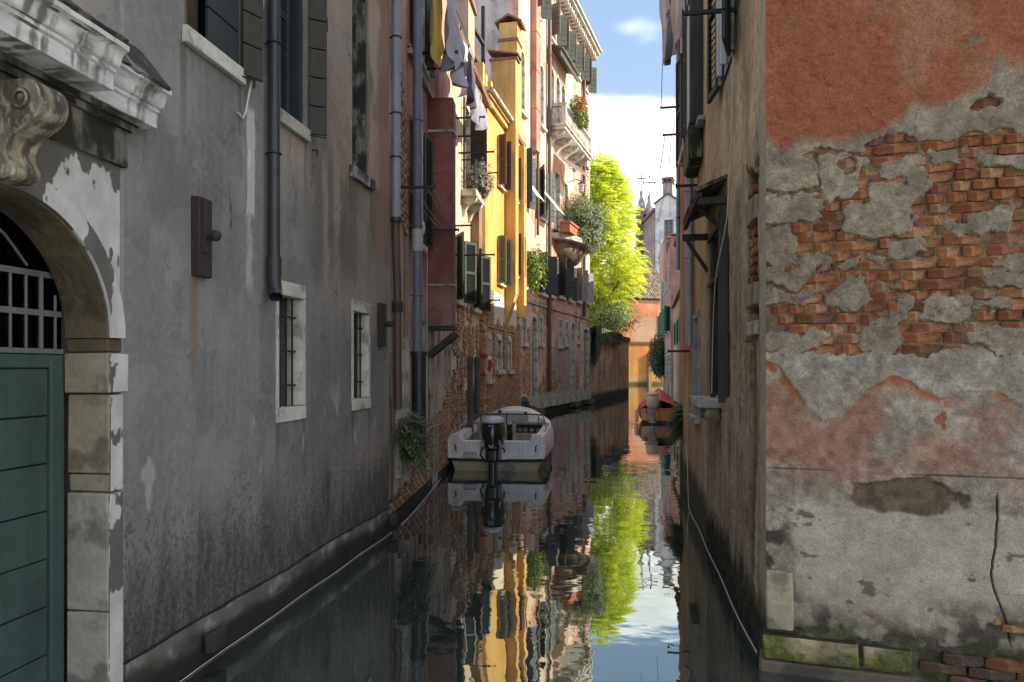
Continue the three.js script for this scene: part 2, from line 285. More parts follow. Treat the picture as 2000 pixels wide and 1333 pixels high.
function metreUVscaled(g) { const p = g.attributes.position, uv = g.attributes.uv; for (let i = 0; i < p.count; i++) uv.setXY(i, p.getX(i) * 0.22, p.getY(i) * 0.06); return g; }
const brickT = pattern(512, 0.5, (u, v, o) => { const a = pfbm(u, v, 0.5, 8, 5), b = pfbm(u, v + 1, 0.5, 60, 2), c = ss(0.46, 0.64, pfbm(u + 4, v, 0.5, 14, 4)); const k = 0.66 + 0.42 * a + 0.3 * (b - 0.5); const q = mix3([216, 178, 146], [255, 250, 238], c * 0.8 + 0.35 * (a - 0.3)); o[0] = q[0] * k; o[1] = q[1] * k; o[2] = q[2] * k; o[3] = a * 0.6 + b * 0.4; });
const brickMats = [[0.29, 0.125, 0.06], [0.33, 0.165, 0.082], [0.23, 0.10, 0.055], [0.31, 0.155, 0.085], [0.27, 0.14, 0.09], [0.37, 0.225, 0.13], [0.18, 0.09, 0.055], [0.27, 0.19, 0.13]].map((c) => stdm(brickT, rgb(c[0] * 1.35, c[1] * 1.35, c[2] * 1.35), 0.006, 0.95));
function brick(parent, u, y, z, w, h, d, r, mats = brickMats) {
  const m = new THREE.Mesh(brickGeos[Math.floor(r() * brickGeos.length)], mats[Math.floor(Math.pow(r(), 1.25) * mats.length)]); m.name = 'brick'; m.castShadow = m.receiveShadow = true;
  m.position.set(u, y, z); m.scale.set(w, h, d); m.rotation.z = (r() - 0.5) * 0.03; parent.add(m); return m;
}
// foliage: bent two-triangle leaves; gen(i) gives {p, d(irection), s(ize)}
function leaves(n, gen, ratio = 0.45) {
  const P = new Float32Array(n * 12 * 3), A = V(), S = V(), N = V();
  let k = 0; const put = (v) => { P[k++] = v.x; P[k++] = v.y; P[k++] = v.z; };
  for (let i = 0; i < n; i++) {
    const { p, d, s, up = V(0, 1, 0) } = gen(i); A.copy(d).normalize(); S.crossVectors(A, up); if (S.lengthSq() < 1e-4) S.set(1, 0, 0); S.normalize(); N.crossVectors(S, A);
    const tip = p.clone().addScaledVector(A, s).addScaledVector(N, -0.18 * s), mid = p.clone().addScaledVector(A, s * 0.5).addScaledVector(N, 0.08 * s), l = mid.clone().addScaledVector(S, s * ratio * 0.5).addScaledVector(N, 0.06 * s), r = mid.clone().addScaledVector(S, -s * ratio * 0.5).addScaledVector(N, 0.06 * s);
    put(p); put(l); put(mid); put(p); put(mid); put(r); put(l); put(tip); put(mid); put(mid); put(tip); put(r);
  }
  const g = new THREE.BufferGeometry(); g.setAttribute('position', new THREE.BufferAttribute(P, 3)); g.computeVertexNormals(); return g;
}

// =====================================================================
// LEFT: GREY HOUSE WITH THE STONE PORTAL  (local x = metres along the canal, z = out of the wall)
// =====================================================================
const FL1 = frame([0, -2.74], [8.1, -2.74]);
const grey = at(thing('grey_plaster_house', 'grey plastered house on the left with an arched stone water gate and dark shutters', 'house'), FL1);
{
  const pipeStain = (u, c, w) => Math.exp(-Math.pow((u - c) / w, 2));
  const T = bake(1280, 1280, 1.9, 8.1, 0, 6.2, (u, y, o) => {
    const g = fbm(u * 1.1, y * 1.1, 5), f = fbm(u * 30, y * 30, 3), st = fbm(u * 7 + 3, y * 0.55, 5), st2 = fbm(u * 22, y * 1.1 + 8, 4), blotch = fbm(u * 2.2 + 9, y * 1.7 + 4, 5);
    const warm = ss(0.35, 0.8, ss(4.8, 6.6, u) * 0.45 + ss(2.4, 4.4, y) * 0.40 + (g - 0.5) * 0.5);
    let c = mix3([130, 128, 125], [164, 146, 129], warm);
    const k = 0.86 + 0.16 * g + 0.12 * (st - 0.45) + 0.08 * (st2 - 0.5) + 0.16 * (f - 0.5) + 0.10 * (vn(u * 190, y * 190) - 0.5); c = [c[0] * k, c[1] * k, c[2] * k];
    // paler worn patches
    c = mix3(c, [146, 143, 139], 0.5 * ss(0.56, 0.72, blotch));
    // mould in runs under the tall window and beside the second sill
    const m1 = ss(0.44, 0.62, st * 0.5 + blotch * 0.5 + 0.10 * pipeStain(u, 6.5, 0.55)) * ss(2.4, 3.0, y) * ss(4.2, 3.7, y) * ss(5.6, 6.2, u) * ss(7.4, 7.0, u);
    c = mix3(c, [96, 92, 86], 0.75 * m1);
    const m2 = ss(0.5, 0.62, fbm(u * 3, y * 1.4 + 30, 5)) * ss(7.0, 7.6, u) * ss(2.6, 3.6, y); c = mix3(c, [110, 94, 80], 0.6 * m2);
    const m4 = ss(0.47, 0.58, fbm(u * 5, y * 0.9 + 77, 5)) * ss(3.5, 2.9, y) * ss(2.4, 2.8, y) * ss(4.9, 4.3, u) * ss(3.7, 4.0, u); c = mix3(c, [112, 110, 106], 0.55 * m4);
    // tide line: black crust with a ragged, streaked upper edge
    const edge = 0.62 + 0.5 * (fbm(u * 1.3 + 2, 3.3, 3) - 0.5) + 0.7 * (fbm(u * 6, y * 0.8, 4) - 0.5) + 0.05 * (u - 4);
    const t1 = ss(edge + 0.30, edge - 0.30, y) * (0.40 + 0.60 * ss(0.30, 0.66, 0.5 * fbm(u * 30, y * 7, 4) + 0.5 * fbm(u * 60, y * 50, 3))); c = mix3(c, [58, 55, 51], 0.84 * t1);
    const spk = ss(0.56, 0.72, fbm(u * 70, y * 45, 3)) * ss(1.45, 0.6, y + 0.5 * (fbm(u * 5, 2.2, 3) - 0.5)); c = mix3(c, [62, 58, 54], 0.6 * spk);
    // dirty runs from the ends of the sills
    for (const [sc, sy] of [[4.13, 3.94], [4.79, 3.94], [5.32, 3.86], [5.87, 3.86], [6.88, 3.83], [7.5, 3.83], [5.36, 1.46], [5.84, 1.46], [6.96, 1.46], [7.44, 1.46]]) if (y < sy && Math.abs(u - sc) < 0.12) { const w = 0.018 + 0.05 * fbm(y * 2 + sc, sc, 3), dr = ss(w, w * 0.3, Math.abs(u - sc - 0.04 * (fbm(y * 3, sc * 5, 3) - 0.5))) * ss(0.25, 0.55, st2 + 0.25) * ss(sy - 0.5 - 0.5 * fbm(sc * 9, 2, 2), sy - 0.02, y); c = mix3(c, [82, 78, 72], 0.5 * dr); }
    // rust run below the iron plate
    const ru = ss(0.07, 0.02, Math.abs(u - 4.235 - 0.008 * Math.sin(y * 9))) * ss(1.5, 2.45, y) * ss(2.52, 2.46, y); c = mix3(c, [128, 98, 76], 0.6 * ru * (0.5 + st2));
    // pale repair strip beside the first window, torn at its lower end
    const sw = 0.055 + 0.05 * (fbm(y * 6, 1.5, 3) - 0.4), sd = Math.abs(u - 4.93 - 0.03 * Math.sin(y * 2.3)), strip = ss(sw + 0.012, sw - 0.012, sd) * ss(3.0, 3.06, y) * ss(3.86, 3.78, y); c = mix3(c, [196, 190, 186], 0.85 * strip);
    const sd2 = Math.abs(u - 4.90 - 0.05 * (3.3 - y) - 0.05 * (fbm(y * 5, 7, 3) - 0.5)), torn = ss(0.09, 0.02, sd2 + 0.09 * (fbm(u * 14, y * 14, 4) - 0.3)) * ss(2.35, 2.6, y) * ss(3.1, 3.0, y); c = mix3(c, [190, 182, 170], 0.8 * torn);
    // cracks
    const cr = (ss(0.012, 0.003, Math.abs(u - 4.66 - 0.18 * (fbm(y * 3.1, 2, 4) - 0.5) + 0.05 * (y - 3))) * ss(2.6, 2.75, y) * ss(3.2, 3.0, y) + ss(0.010, 0.003, Math.abs(u - 3.92 - 0.3 * (y - 4.5) + 0.2 * (fbm(y * 4, 5, 4) - 0.5))) * ss(4.1, 4.2, y) * ss(4.75, 4.6, y)) * ss(0.3, 0.5, fbm(u * 8, y * 8, 2)); c = mix3(c, [50, 46, 42], 0.8 * cr);
    const run = ss(0.025, 0.0, Math.abs(u - 3.57)) * 0.35; c = mix3(c, [176, 180, 190], run);
    const fl1 = fbm(u * 1.5 + 61, y * 1.2 + 13, 6) + 0.05 * (fbm(u * 18, y * 18, 3) - 0.5), fe = ss(0.585, 0.592, fl1) * ss(2.2, 3.2, y + 0.5 * (st - 0.5)), fl2 = ss(0.60, 0.606, fbm(u * 2.3 + 15, y * 1.9 + 71, 6)) * ss(0.9, 1.4, y); c = mix3(c, [c[0] * 1.13 + 6, c[1] * 1.11 + 4, c[2] * 1.09 + 2], fe * 0.55); c = mix3(c, [c[0] * 0.86, c[1] * 0.86, c[2] * 0.87], fl2 * 0.5);
    const hc = Math.abs(fbm(u * 1.9 + 5, y * 1.5 + 41, 5) - 0.5), hair = ss(0.006, 0.001, hc) * ss(0.52, 0.62, fbm(u * 1.1 + 8, y * 1.1 + 3, 3)); c = mix3(c, [64, 60, 56], 0.55 * hair);
    // bare, brown ground where the plaster has gone at the far edge
    const bare = ss(7.66, 7.8, u + 0.3 * (fbm(y * 2.2, 4, 4) - 0.5)) * ss(2.9, 3.3, y); c = mix3(c, [140, 112, 92], 0.7 * bare);
    const salt = ss(0.66, 0.78, fbm(u * 5 + 70, y * 2.4, 5)) * ss(0.9, 1.2, y) * ss(1.9, 1.5, y); c = mix3(c, [188, 186, 184], 0.5 * salt);
    o[0] = c[0]; o[1] = c[1]; o[2] = c[2]; o[3] = 0.45 + 0.25 * (g - 0.5) + 0.16 * (f - 0.5) + 0.12 * (st2 - 0.5) + 0.3 * strip - 0.35 * cr + 0.10 * fe - 0.08 * fl2 - 0.25 * hair - 0.12 * t1 * fbm(u * 12, y * 12, 3) + 0.25 * torn * fbm(u * 20, y * 20, 3) - 0.2 * bare;
  });
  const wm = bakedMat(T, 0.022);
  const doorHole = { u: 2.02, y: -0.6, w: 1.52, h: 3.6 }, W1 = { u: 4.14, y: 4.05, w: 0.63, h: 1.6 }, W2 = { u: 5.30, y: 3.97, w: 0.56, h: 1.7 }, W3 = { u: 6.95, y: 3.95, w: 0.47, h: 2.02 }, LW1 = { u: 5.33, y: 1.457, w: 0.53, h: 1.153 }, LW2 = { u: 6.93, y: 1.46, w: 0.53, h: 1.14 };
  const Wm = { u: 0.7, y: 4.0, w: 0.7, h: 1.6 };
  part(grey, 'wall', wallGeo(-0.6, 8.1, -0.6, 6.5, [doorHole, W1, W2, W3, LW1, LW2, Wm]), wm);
  shell(grey, -0.6, 8.1, -0.6, 6.5, 8, M.stone, { eave: 0.15, pitch: 1.2 });
  // ledge at the foot of the wall, worn and slimy
  const ledge = new THREE.BoxGeometry(4.5, 0.62, 0.06, 90, 6, 2).translate(3.55 + 2.25, -0.045, 0.031);
  const lp = ledge.attributes.position; for (let i = 0; i < lp.count; i++) { const x = lp.getX(i), y = lp.getY(i), z = lp.getZ(i); const top = ss(0.05, 0.27, y); lp.setXYZ(i, x, y + top * 0.05 * (fbm(x * 2.5, 1, 4) - 0.5), z > 0.05 ? z - top * 0.02 + 0.04 * (fbm(x * 4, y * 4 + 3, 4) - 0.5) : z); }
  ledge.computeVertexNormals();
  const ledgeT = bake(1024, 256, 3.6, 8.2, -0.4, 0.4, (u, y, o) => { const a = fbm(u * 6, y * 6, 5), b = fbm(u * 2, y * 9, 4), alg = ss(0.22, 0.12, y + 0.14 * (b - 0.5)); let c = mix3([104, 98, 90], [36, 35, 29], alg); c = mix3(c, [128, 122, 112], ss(0.55, 0.66, a) * (1 - alg)); const k = 0.75 + 0.5 * a; o[0] = c[0] * k; o[1] = c[1] * k; o[2] = c[2] * k; o[3] = a; });
  part(grey, 'ledge', ledge, bakedMat(ledgeT, 0.02, 0.7));
  for (const [u, y] of [[4.28, 0.14], [7.92, 0.16]]) part(grey, 'iron_cramp', rough(rb(u - 0.07, u + 0.07, y - 0.07, y + 0.06, 0.08, 0.16, 0.02), 0.02, 20, u), M.rust);
  // ---- windows
  const wA = windowIn(grey, W1, { surround: 0.05, stone: M.redWood, sash: M.wood, sill: 0.11, sillEar: 0.04, sillOut: 0.045, deep: 0.16, proud: -0.01 });
  wA.children.find((m) => m.name === 'sill').material = M.whiteStone;
  leaf(wA, 4.36, 4.06, 0.012, 0.38, 1.58, 0, M.shutter); leaf(wA, 4.77, 4.0, 0.035, 0.17, 1.62, 24, M.shutterBrown);
  part(wA, 'hinge', [rod([4.72, 3.985, 0.03], [4.86, 3.985, 0.09], 0.006, 5), rod([4.845, 3.992, 0.085], [4.845, 3.93, 0.085], 0.009, 5)], M.iron);
  const wB = windowIn(grey, W2, { surround: 0.05, stone: M.shutter, sash: M.shutter, sill: 0.11, sillEar: 0.03, sillOut: 0.045, deep: 0.22, proud: -0.02 });
  wB.children.find((m) => m.name === 'sill').material = M.stone;
  leaf(wB, 5.36, 3.99, -0.06, 0.3, 1.66, 0, M.shutter, 'louver'); leaf(wB, 5.88, 3.93, 0.03, 0.15, 1.75, 58, M.shutterBrown);
  part(wB, 'hinge', rod([5.85, 3.92, 0.03], [5.97, 3.92, 0.15], 0.006, 5), M.iron); part(wB, 'shutter_catch', [rod([6.0, 3.83, 0.002], [6.0, 3.83, 0.05], 0.006, 5), rod([6.0, 3.83, 0.05], [6.0, 3.78, 0.05], 0.008, 5)], M.iron);
  part(wB, 'shutter_handle', [rod([5.955, 4.85, 0.16], [5.955, 4.97, 0.16], 0.009, 5), rod([5.95, 4.86, 0.14], [5.955, 4.86, 0.165], 0.007, 5)], M.iron);
  const mould = stdm(grimeT, rgb(0.42, 0.42, 0.38), 0.01);
  const wC = windowIn(grey, W3, { surround: 0.03, stone: mould, sill: 0.12, sillEar: 0.09, sillOut: 0.05, deep: 0.27, proud: -0.02, pane: 0 });
  wC.children.find((m) => m.name === 'sill').material = M.grime;
  for (const o of [LW1, LW2]) windowIn(grey, o, { surround: 0.045, lintel: 0.12, sillIn: 0.12, deep: 0.13, proud: 0.012, pane: 0, bars: 4 });
  for (const o of [Wm]) windowIn(grey, o, { shutters: { near: 178, far: 2, style: 'plank' } });
  // ---- portal
  const peel = bakedMat(bake(512, 768, 1.9, 3.7, 0, 3.2, (u, y, o) => { const a = fbm(u * 12, y * 9, 5), e = fbm(u * 4 + 3, y * 2.2 + 7, 6) + 0.06 * (fbm(u * 40, y * 30, 3) - 0.5), d = ss(0.485, 0.505, e + 0.10 * ss(1.7, 0.9, y) * -1 + 0.04), k = 0.86 + 0.24 * a, c = mix3([190, 187, 184], [98, 93, 88], d); o[0] = c[0] * k; o[1] = c[1] * k; o[2] = c[2] * k; o[3] = 0.6 - 0.35 * d + 0.2 * a; }), 0.012);
  const P = sub(grey, 'portal'), cu = 2.78, cy = 2.06, R = 0.64, zb = -0.22;
  { // spandrel panel over the arch
    const s = new THREE.Shape(); s.moveTo(2.021, cy); s.lineTo(cu - R - 0.11, cy); s.absarc(cu, cy, R + 0.11, Math.PI, 0, true); s.lineTo(3.539, cy); s.lineTo(3.539, 3.0); s.lineTo(2.021, 3.0); s.lineTo(2.021, cy);
    part(P, 'spandrel', new THREE.ExtrudeGeometry(s, { depth: 0.3, bevelEnabled: false, curveSegments: 24 }).translate(0, 0, -0.29), peel);
  }
  const soffit = [stdm(stoneT, rgb(0.24, 0.19, 0.13), 0.014), stdm(stoneT, rgb(0.19, 0.15, 0.105), 0.016)];
  for (let i = 0; i < 9; i++) { // arch stones
    const a0 = Math.PI * i / 9 + 0.004, a1 = Math.PI * (i + 1) / 9 - 0.004, s = new THREE.Shape(); s.absarc(0, 0, R + 0.106, a0, a1, false); s.absarc(0, 0, R, a1, a0, true);
    part(P, 'arch_stone', new THREE.ExtrudeGeometry(s, { depth: 0.03 - zb, bevelEnabled: true, bevelSize: 0.003, bevelThickness: 0.003, bevelSegments: 1, curveSegments: 6 }).translate(cu, cy, zb), soffit[i % 2]);
    part(P, 'arch_moulding', new THREE.ExtrudeGeometry((() => { const q = new THREE.Shape(); q.absarc(0, 0, R + 0.105, a0, a1, false); q.absarc(0, 0, R + 0.008, a1, a0, true); return q; })(), { depth: 0.014, bevelEnabled: true, bevelSize: 0.004, bevelThickness: 0.004, bevelSegments: 2, curveSegments: 6 }).translate(cu, cy, 0.038), peel);
  }
  const jm = stdm(stoneT, rgb(0.50, 0.45, 0.37), 0.01), jm2 = stdm(stoneT, rgb(0.60, 0.58, 0.55), 0.01);
  for (const k of [0, 1]) { // jambs: far one and near one
    const X = (a, b) => (k ? [2 * cu - b, 2 * cu - a] : [a, b]), J = (a, b, y0, y1, m, z0 = zb, z1 = 0.03) => { const [p, q] = X(a, b); part(P, 'jamb_stone', rough(new RoundedBoxGeometry(q - p, y1 - y0, z1 - z0, 3, 0.012).translate((p + q) / 2, (y0 + y1) / 2, (z0 + z1) / 2), 0.004, 9, y0), m); };
    J(3.405, 3.55, 1.765, 1.98, jm, zb, 0.045); J(3.422, 3.53, 1.983, 2.057, soffit[1]);
    J(3.432, 3.529, 1.335, 1.76, jm); J(3.442, 3.529, 1.235, 1.33, jm); J(3.425, 3.531, 0.60, 1.23, jm2); J(3.422, 3.534, -0.02, 0.595, jm2); J(3.422, 3.534, -0.6, -0.025, M.darkStone);
  }
  for (const [a, b, y0, y1, z] of [[3.412, 3.552, 1.77, 1.975, 0.0475], [3.437, 3.531, 1.24, 1.755, 0.0325], [3.43, 3.534, 0.0, 1.225, 0.0325]]) part(P, 'painted_face', rough(new RoundedBoxGeometry(b - a, y1 - y0, 0.008, 3, 0.003).translate((a + b) / 2, (y0 + y1) / 2, z), 0.003, 12, y0), peel);
  // keystone scroll
  { const s = new THREE.Shape(); s.moveTo(-0.05, 3.13); s.lineTo(0.19, 3.13); s.bezierCurveTo(0.28, 3.12, 0.28, 3.0, 0.21, 2.96); s.bezierCurveTo(0.14, 2.92, 0.09, 2.89, 0.08, 2.82); s.bezierCurveTo(0.08, 2.77, 0.12, 2.76, 0.11, 2.72); s.bezierCurveTo(0.10, 2.69, 0.04, 2.69, -0.05, 2.70);
    const g = new THREE.ExtrudeGeometry(s, { depth: 0.14, bevelEnabled: true, bevelSize: 0.012, bevelThickness: 0.012, bevelSegments: 2, curveSegments: 14 }).translate(0, 0, -0.07).rotateY(-Math.PI / 2);
    const eye = new THREE.TorusGeometry(0.038, 0.014, 6, 16).rotateY(Math.PI / 2).translate(0.082, 3.045, 0.17), eye2 = eye.clone().translate(-0.164, 0, 0);
    const kt = bake(256, 256, -0.2, 0.5, 2.5, 3.2, (u, y, o) => { const a = fbm(u * 30, y * 22, 5), b = ss(0.40, 0.6, fbm(u * 18 + 4, y * 9, 5)); let c = mix3([138, 127, 108], [74, 67, 58], b * 0.85); c = mix3(c, [176, 172, 166], 0.5 * ss(0.60, 0.68, fbm(u * 40, y * 24 + 9, 5))); const k = 0.7 + 0.5 * a; o[0] = c[0] * k; o[1] = c[1] * k; o[2] = c[2] * k; o[3] = a; });
    const ks = part(P, 'keystone', merged([g, eye, eye2]).scale(1, 0.94, 0.94).translate(cu, 0.19, 0.03), bakedMat(kt, 0.012)); }
  // entablature
  part(P, 'frieze', [bx(1.95, 3.57, 3.001, 3.20, 0.0, 0.035), bx(1.93, 3.59, 3.20, 3.235, 0.0, 0.06), bx(1.92, 3.61, 3.235, 3.27, 0, 0.085)], stdm(grimeT, rgb(0.3, 0.28, 0.25), 0.01));
  const corniceM = bakedMat(bake(512, 256, 1.8, 3.9, 3.2, 3.6, (u, y, o) => { const a = fbm(u * 9, y * 20, 5), v = fbm(u * 26, y * 3, 4), b = fbm(u * 5, y * 9 + 4, 4), d = ss(0.50, 0.66, v * 0.5 + b * 0.5); const c = mix3([205, 203, 204], [92, 86, 80], d * 0.8), k = 0.78 + 0.4 * a; o[0] = c[0] * k; o[1] = c[1] * k; o[2] = c[2] * k; o[3] = a; }), 0.008);
  const cornice = (u0, u1, out, name) => {
    const s = new THREE.Shape(); s.moveTo(0, 3.268); s.lineTo(out - 0.09, 3.268); s.lineTo(out - 0.085, 3.345); s.lineTo(out - 0.07, 3.352); s.lineTo(out - 0.07, 3.37); s.bezierCurveTo(out - 0.03, 3.37, out - 0.055, 3.44, out - 0.005, 3.45); s.lineTo(out, 3.452); s.lineTo(out, 3.475); s.lineTo(0, 3.475);
    const g = new THREE.ExtrudeGeometry(s, { depth: u1 - u0, bevelEnabled: false, curveSegments: 8, steps: 40 }).rotateY(-Math.PI / 2).translate(u1, 0, 0); part(P, name, rough(g, 0.004, 14, out), corniceM);
  };
  cornice(1.88, 3.73, 0.19, 'cornice'); cornice(2.43, 3.18, 0.34, 'cornice_break');
  { const slope = (u0, u1, out, y0) => { const g = new THREE.BoxGeometry(u1 - u0, 0.06, Math.hypot(out, 0.22) + 0.02, 60, 1, 12), p = g.attributes.position; xf(g, 0, 0, 0, Math.atan2(0.22, out)); g.translate((u0 + u1) / 2, y0, out / 2); for (let i = 0; i < p.count; i++) p.setY(i, p.getY(i) + 0.035 * (fbm(p.getX(i) * 9, p.getZ(i) * 22, 4) - 0.5)); g.computeVertexNormals(); return g; };
    part(P, 'weathering_slab', [slope(1.9, 3.71, 0.175, 3.575), slope(2.45, 3.165, 0.325, 3.585)], stdm(grimeT, rgb(0.55, 0.5, 0.44), 0.014)); }
  // door of wide boards in a frame
  const D = sub(grey, 'door'); D.position.z = 0.11;
  part(D, 'door_frame', [rb(2.05, 2.135, -0.6, 1.97, -0.41, -0.335), rb(3.325, 3.42, -0.6, 1.97, -0.41, -0.335), rb(2.136, 3.324, 1.90, 1.97, -0.41, -0.332), rb(2.735, 2.825, -0.6, 1.899, -0.41, -0.33)], M.door);
  for (let i = 0; i < 10; i++) for (const [a, b] of [[2.136, 2.734], [2.826, 3.324]]) part(D, 'plank', rb(a, b, -0.6 + i * 0.25 + 0.003, Math.min(1.898, -0.6 + (i + 1) * 0.25 - 0.003), -0.40, -0.352 - 0.002 * ((i * 7) % 3), 0.006), M.door);
  const G = sub(grey, 'transom_grille'); G.position.z = 0.11;
  part(G, 'rail', [bx(2.09, 3.42, 1.975, 2.0, -0.38, -0.34), bx(2.14, 3.42, 2.17, 2.2, -0.37, -0.35), bx(2.2, 3.36, 2.37, 2.4, -0.37, -0.35)], M.greyIron);
  for (let i = 0; i < 14; i++) { const u = 2.16 + i * 0.094; part(G, 'bar', rod([u, 2.0, -0.36], [u, 2.385 - (Math.abs(u - cu) > 0.55 ? 0.1 : 0), -0.36], i % 5 === 2 ? 0.013 : 0.0085, 6), M.greyIron); }
  part(G, 'scroll', [new THREE.TorusGeometry(0.07, 0.008, 6, 18).translate(cu + 0.09, 2.5, -0.36), new THREE.TorusGeometry(0.07, 0.008, 6, 18).translate(cu - 0.09, 2.5, -0.36), rod([cu, 2.4, -0.36], [cu, 2.68, -0.36], 0.009, 6), tube([[cu - 0.42, 2.42, -0.36], [cu - 0.25, 2.58, -0.36], [cu, 2.62, -0.36], [cu + 0.25, 2.58, -0.36], [cu + 0.42, 2.42, -0.36]], 0.008, 6)], M.greyIron);
}

// =====================================================================
// RIGHT: CORNER HOUSE, BROKEN PLASTER OVER BRICK
// =====================================================================
const FRF = frame([4.75, 0.9], [4.75 - 0.1805 * 4, 0.9 + 0.9836 * 4]);   // front, turned to the camera
const FR1 = frame([8.2, 0.9], [4.75, 0.9]);                                // canal side; local x = 8.2 - s
const corner = at(thing('corner_house', 'tall house on the right with orange plaster broken away over old brick', 'house'), FRF);
{
  const poly = (pts, u) => { let i = 0; while (i < pts.length - 2 && u > pts[i + 1][0]) i++; const [a, b] = [pts[i], pts[i + 1]]; return lerp(a[1], b[1], Math.min(1.2, Math.max(0, (u - a[0]) / (b[0] - a[0])))); };
  const paintEdge = [[0, 3.39], [0.09, 3.27], [0.21, 3.29], [0.42, 3.30], [0.64, 3.32], [0.75, 3.42], [0.83, 3.49], [0.94, 3.41], [1.05, 3.46], [1.20, 3.56], [1.24, 3.70], [1.29, 3.61], [1.38, 3.57], [2.2, 3.5]];
  const thickEdge = [[0, 3.20], [0.18, 3.21], [0.30, 3.26], [0.42, 3.25], [0.56, 3.21], [0.64, 3.29], [0.81, 3.30], [0.86, 3.21], [0.99, 3.24], [1.10, 3.27], [1.23, 3.25], [1.38, 3.22], [2.2, 3.25]];
  const redEdge = [[0, 1.95], [0.06, 1.92], [0.14, 1.82], [0.24, 1.67], [0.33, 1.57], [0.42, 1.60], [0.49, 1.69], [0.56, 1.77], [0.67, 1.82], [0.74, 1.87], [0.81, 1.85], [0.87, 1.79], [0.97, 1.74], [1.07, 1.76], [1.23, 1.77], [1.28, 1.75], [1.38, 1.66], [2.2, 1.7]];
  // patches of plaster left on the brick: [u0, u1, y0, y1]
  const patches = [[0.28, 0.55, 2.91, 3.24], [0.56, 0.84, 2.70, 3.04], [0.46, 0.74, 2.71, 2.89], [0.71, 0.90, 2.54, 2.69], [0.93, 1.11, 2.68, 2.78], [1.09, 1.33, 2.68, 2.83], [0.35, 0.60, 2.28, 2.46], [0.54, 0.72, 2.53, 2.58], [0.17, 0.36, 2.46, 2.63], [0.36, 0.52, 2.51, 2.59], [0.68, 0.82, 2.18, 2.35], [0.87, 1.11, 2.16, 2.35], [1.11, 1.32, 2.22, 2.29], [1.18, 1.45, 2.36, 2.49], [1.20, 1.48, 2.48, 2.57], [0.66, 0.77, 2.36, 2.41], [0.62, 0.85, 3.05, 3.17], [0.79, 0.92, 2.94, 3.08], [0.85, 1.11, 3.10, 3.20], [1.11, 1.50, 3.06, 3.16], [0.50, 0.79, 1.99, 2.21], [1.12, 1.50, 2.00, 2.15], [-0.1, 0.22, 2.54, 2.80], [-0.1, 0.30, 2.40, 2.55], [-0.1, 0.33, 2.30, 2.39], [-0.1, 0.33, 1.99, 2.14], [-0.1, 0.36, 2.81, 2.97], [-0.1, 0.28, 2.98, 3.23], [1.55, 1.8, 2.3, 2.7], [1.7, 2.2, 2.8, 3.1]];
  const cover = (u, y) => {   // > 0 where plaster still hangs on the wall
    const wu = u + 0.13 * (fbm(u * 7 + 3, y * 7, 3) - 0.5) + 0.075 * (fbm(u * 20, y * 20, 4) - 0.5), wy = y + 0.11 * (fbm(u * 7 + 50, y * 7 + 4, 3) - 0.5) + 0.065 * (fbm(u * 20 + 9, y * 20, 4) - 0.5);
    let c = Math.max((wy - poly(thickEdge, wu)) * 9, (2.0 - wy) * 9);
    for (const [a, b, d, e] of patches) { const x = (wu - (a + b) / 2) / ((b - a) / 2), v = (wy - (d + e) / 2) / ((e - d) / 2), q = 1.0 - Math.pow(Math.pow(Math.abs(x), 3) + Math.pow(Math.abs(v), 3), 1 / 3); c = Math.max(c, q * Math.min(b - a, e - d) * 4.5); }
    c += 0.13 * (fbm(u * 13 + 5, y * 21, 4) - 0.55);
    const hole = (hu, hy, a, b) => { const q = Math.hypot((wu - hu) / a, (wy - hy) / b); c = Math.min(c, (q - 1) * 0.5); };
    hole(1.19, 3.45, 0.075, 0.03); hole(1.30, 3.24, 0.05, 0.02); hole(0.66, 3.245, 0.07, 0.03); hole(0.47, 3.14, 0.03, 0.05); hole(0.24, 3.225, 0.03, 0.02);
    return c;
  };
  const fn = (u, y, o) => {
    const c = cover(u, y), f = fbm(u * 22, y * 22, 4), g = fbm(u * 4 + 11, y * 4, 5), big = fbm(u * 1.3, y * 1.3 + 20, 4), gr = 0.35 * fbm(u * 60, y * 60, 2) + 0.65 * vn(u * 391.7 + 3, y * 377.3);
    let col, z;
    if (c <= 0) { // mortar between and behind the bricks
      const k = 0.7 + 0.5 * f; col = mix3([156, 124, 94], [140, 118, 94], ss(0.4, 0.6, g)).map((v) => v * k); z = -0.012 + 0.014 * (f - 0.5) + 0.038 * (fbm(u * 8 + 77, y * 11, 4) - 0.48);
    } else {
      const rim = ss(0, 0.06, c), chip = ss(0.60, 0.68, fbm(u * 16 + 40, y * 16, 4));
      z = -0.014 + 0.024 * rim - 0.005 * chip + 0.010 * (g - 0.5) + 0.006 * (f - 0.5);
      const greyC = mix3([162, 144, 122], [188, 168, 142], ss(0.35, 0.65, g)), k = 0.72 + 0.40 * f + 0.30 * (gr - 0.5);
      col = greyC.map((v) => v * k);
      // orange paint high up, worn off in patches and speckled through
      const pe = poly(paintEdge, u + 0.05 * (fbm(u * 7, y * 7, 4) - 0.5)) + 0.14 * (fbm(u * 5 + 3, y * 5 + 8, 5) - 0.5), pm = ss(-0.03, 0.06, y - pe) * (1 - 0.9 * ss(0.03, 0.0, Math.hypot((u - 1.13) / 1.6, y - 3.80 - 0.09 * (u - 1.1)) - 0.02 * (fbm(u * 20, y * 20, 3)))), sp = ss(0.30, 0.62, gr * 0.55 + f * 0.45 + 0.18);
      const pale = ss(0.52, 0.7, fbm(u * 2.3 + 31, y * 2.3, 5));
      col = mix3(col, mix3([190, 110, 74], [198, 134, 102], pale).map((v) => v * (0.86 + 0.12 * f + 0.42 * (gr - 0.5))), pm * (0.55 + 0.45 * sp)); z += 0.004 * pm;
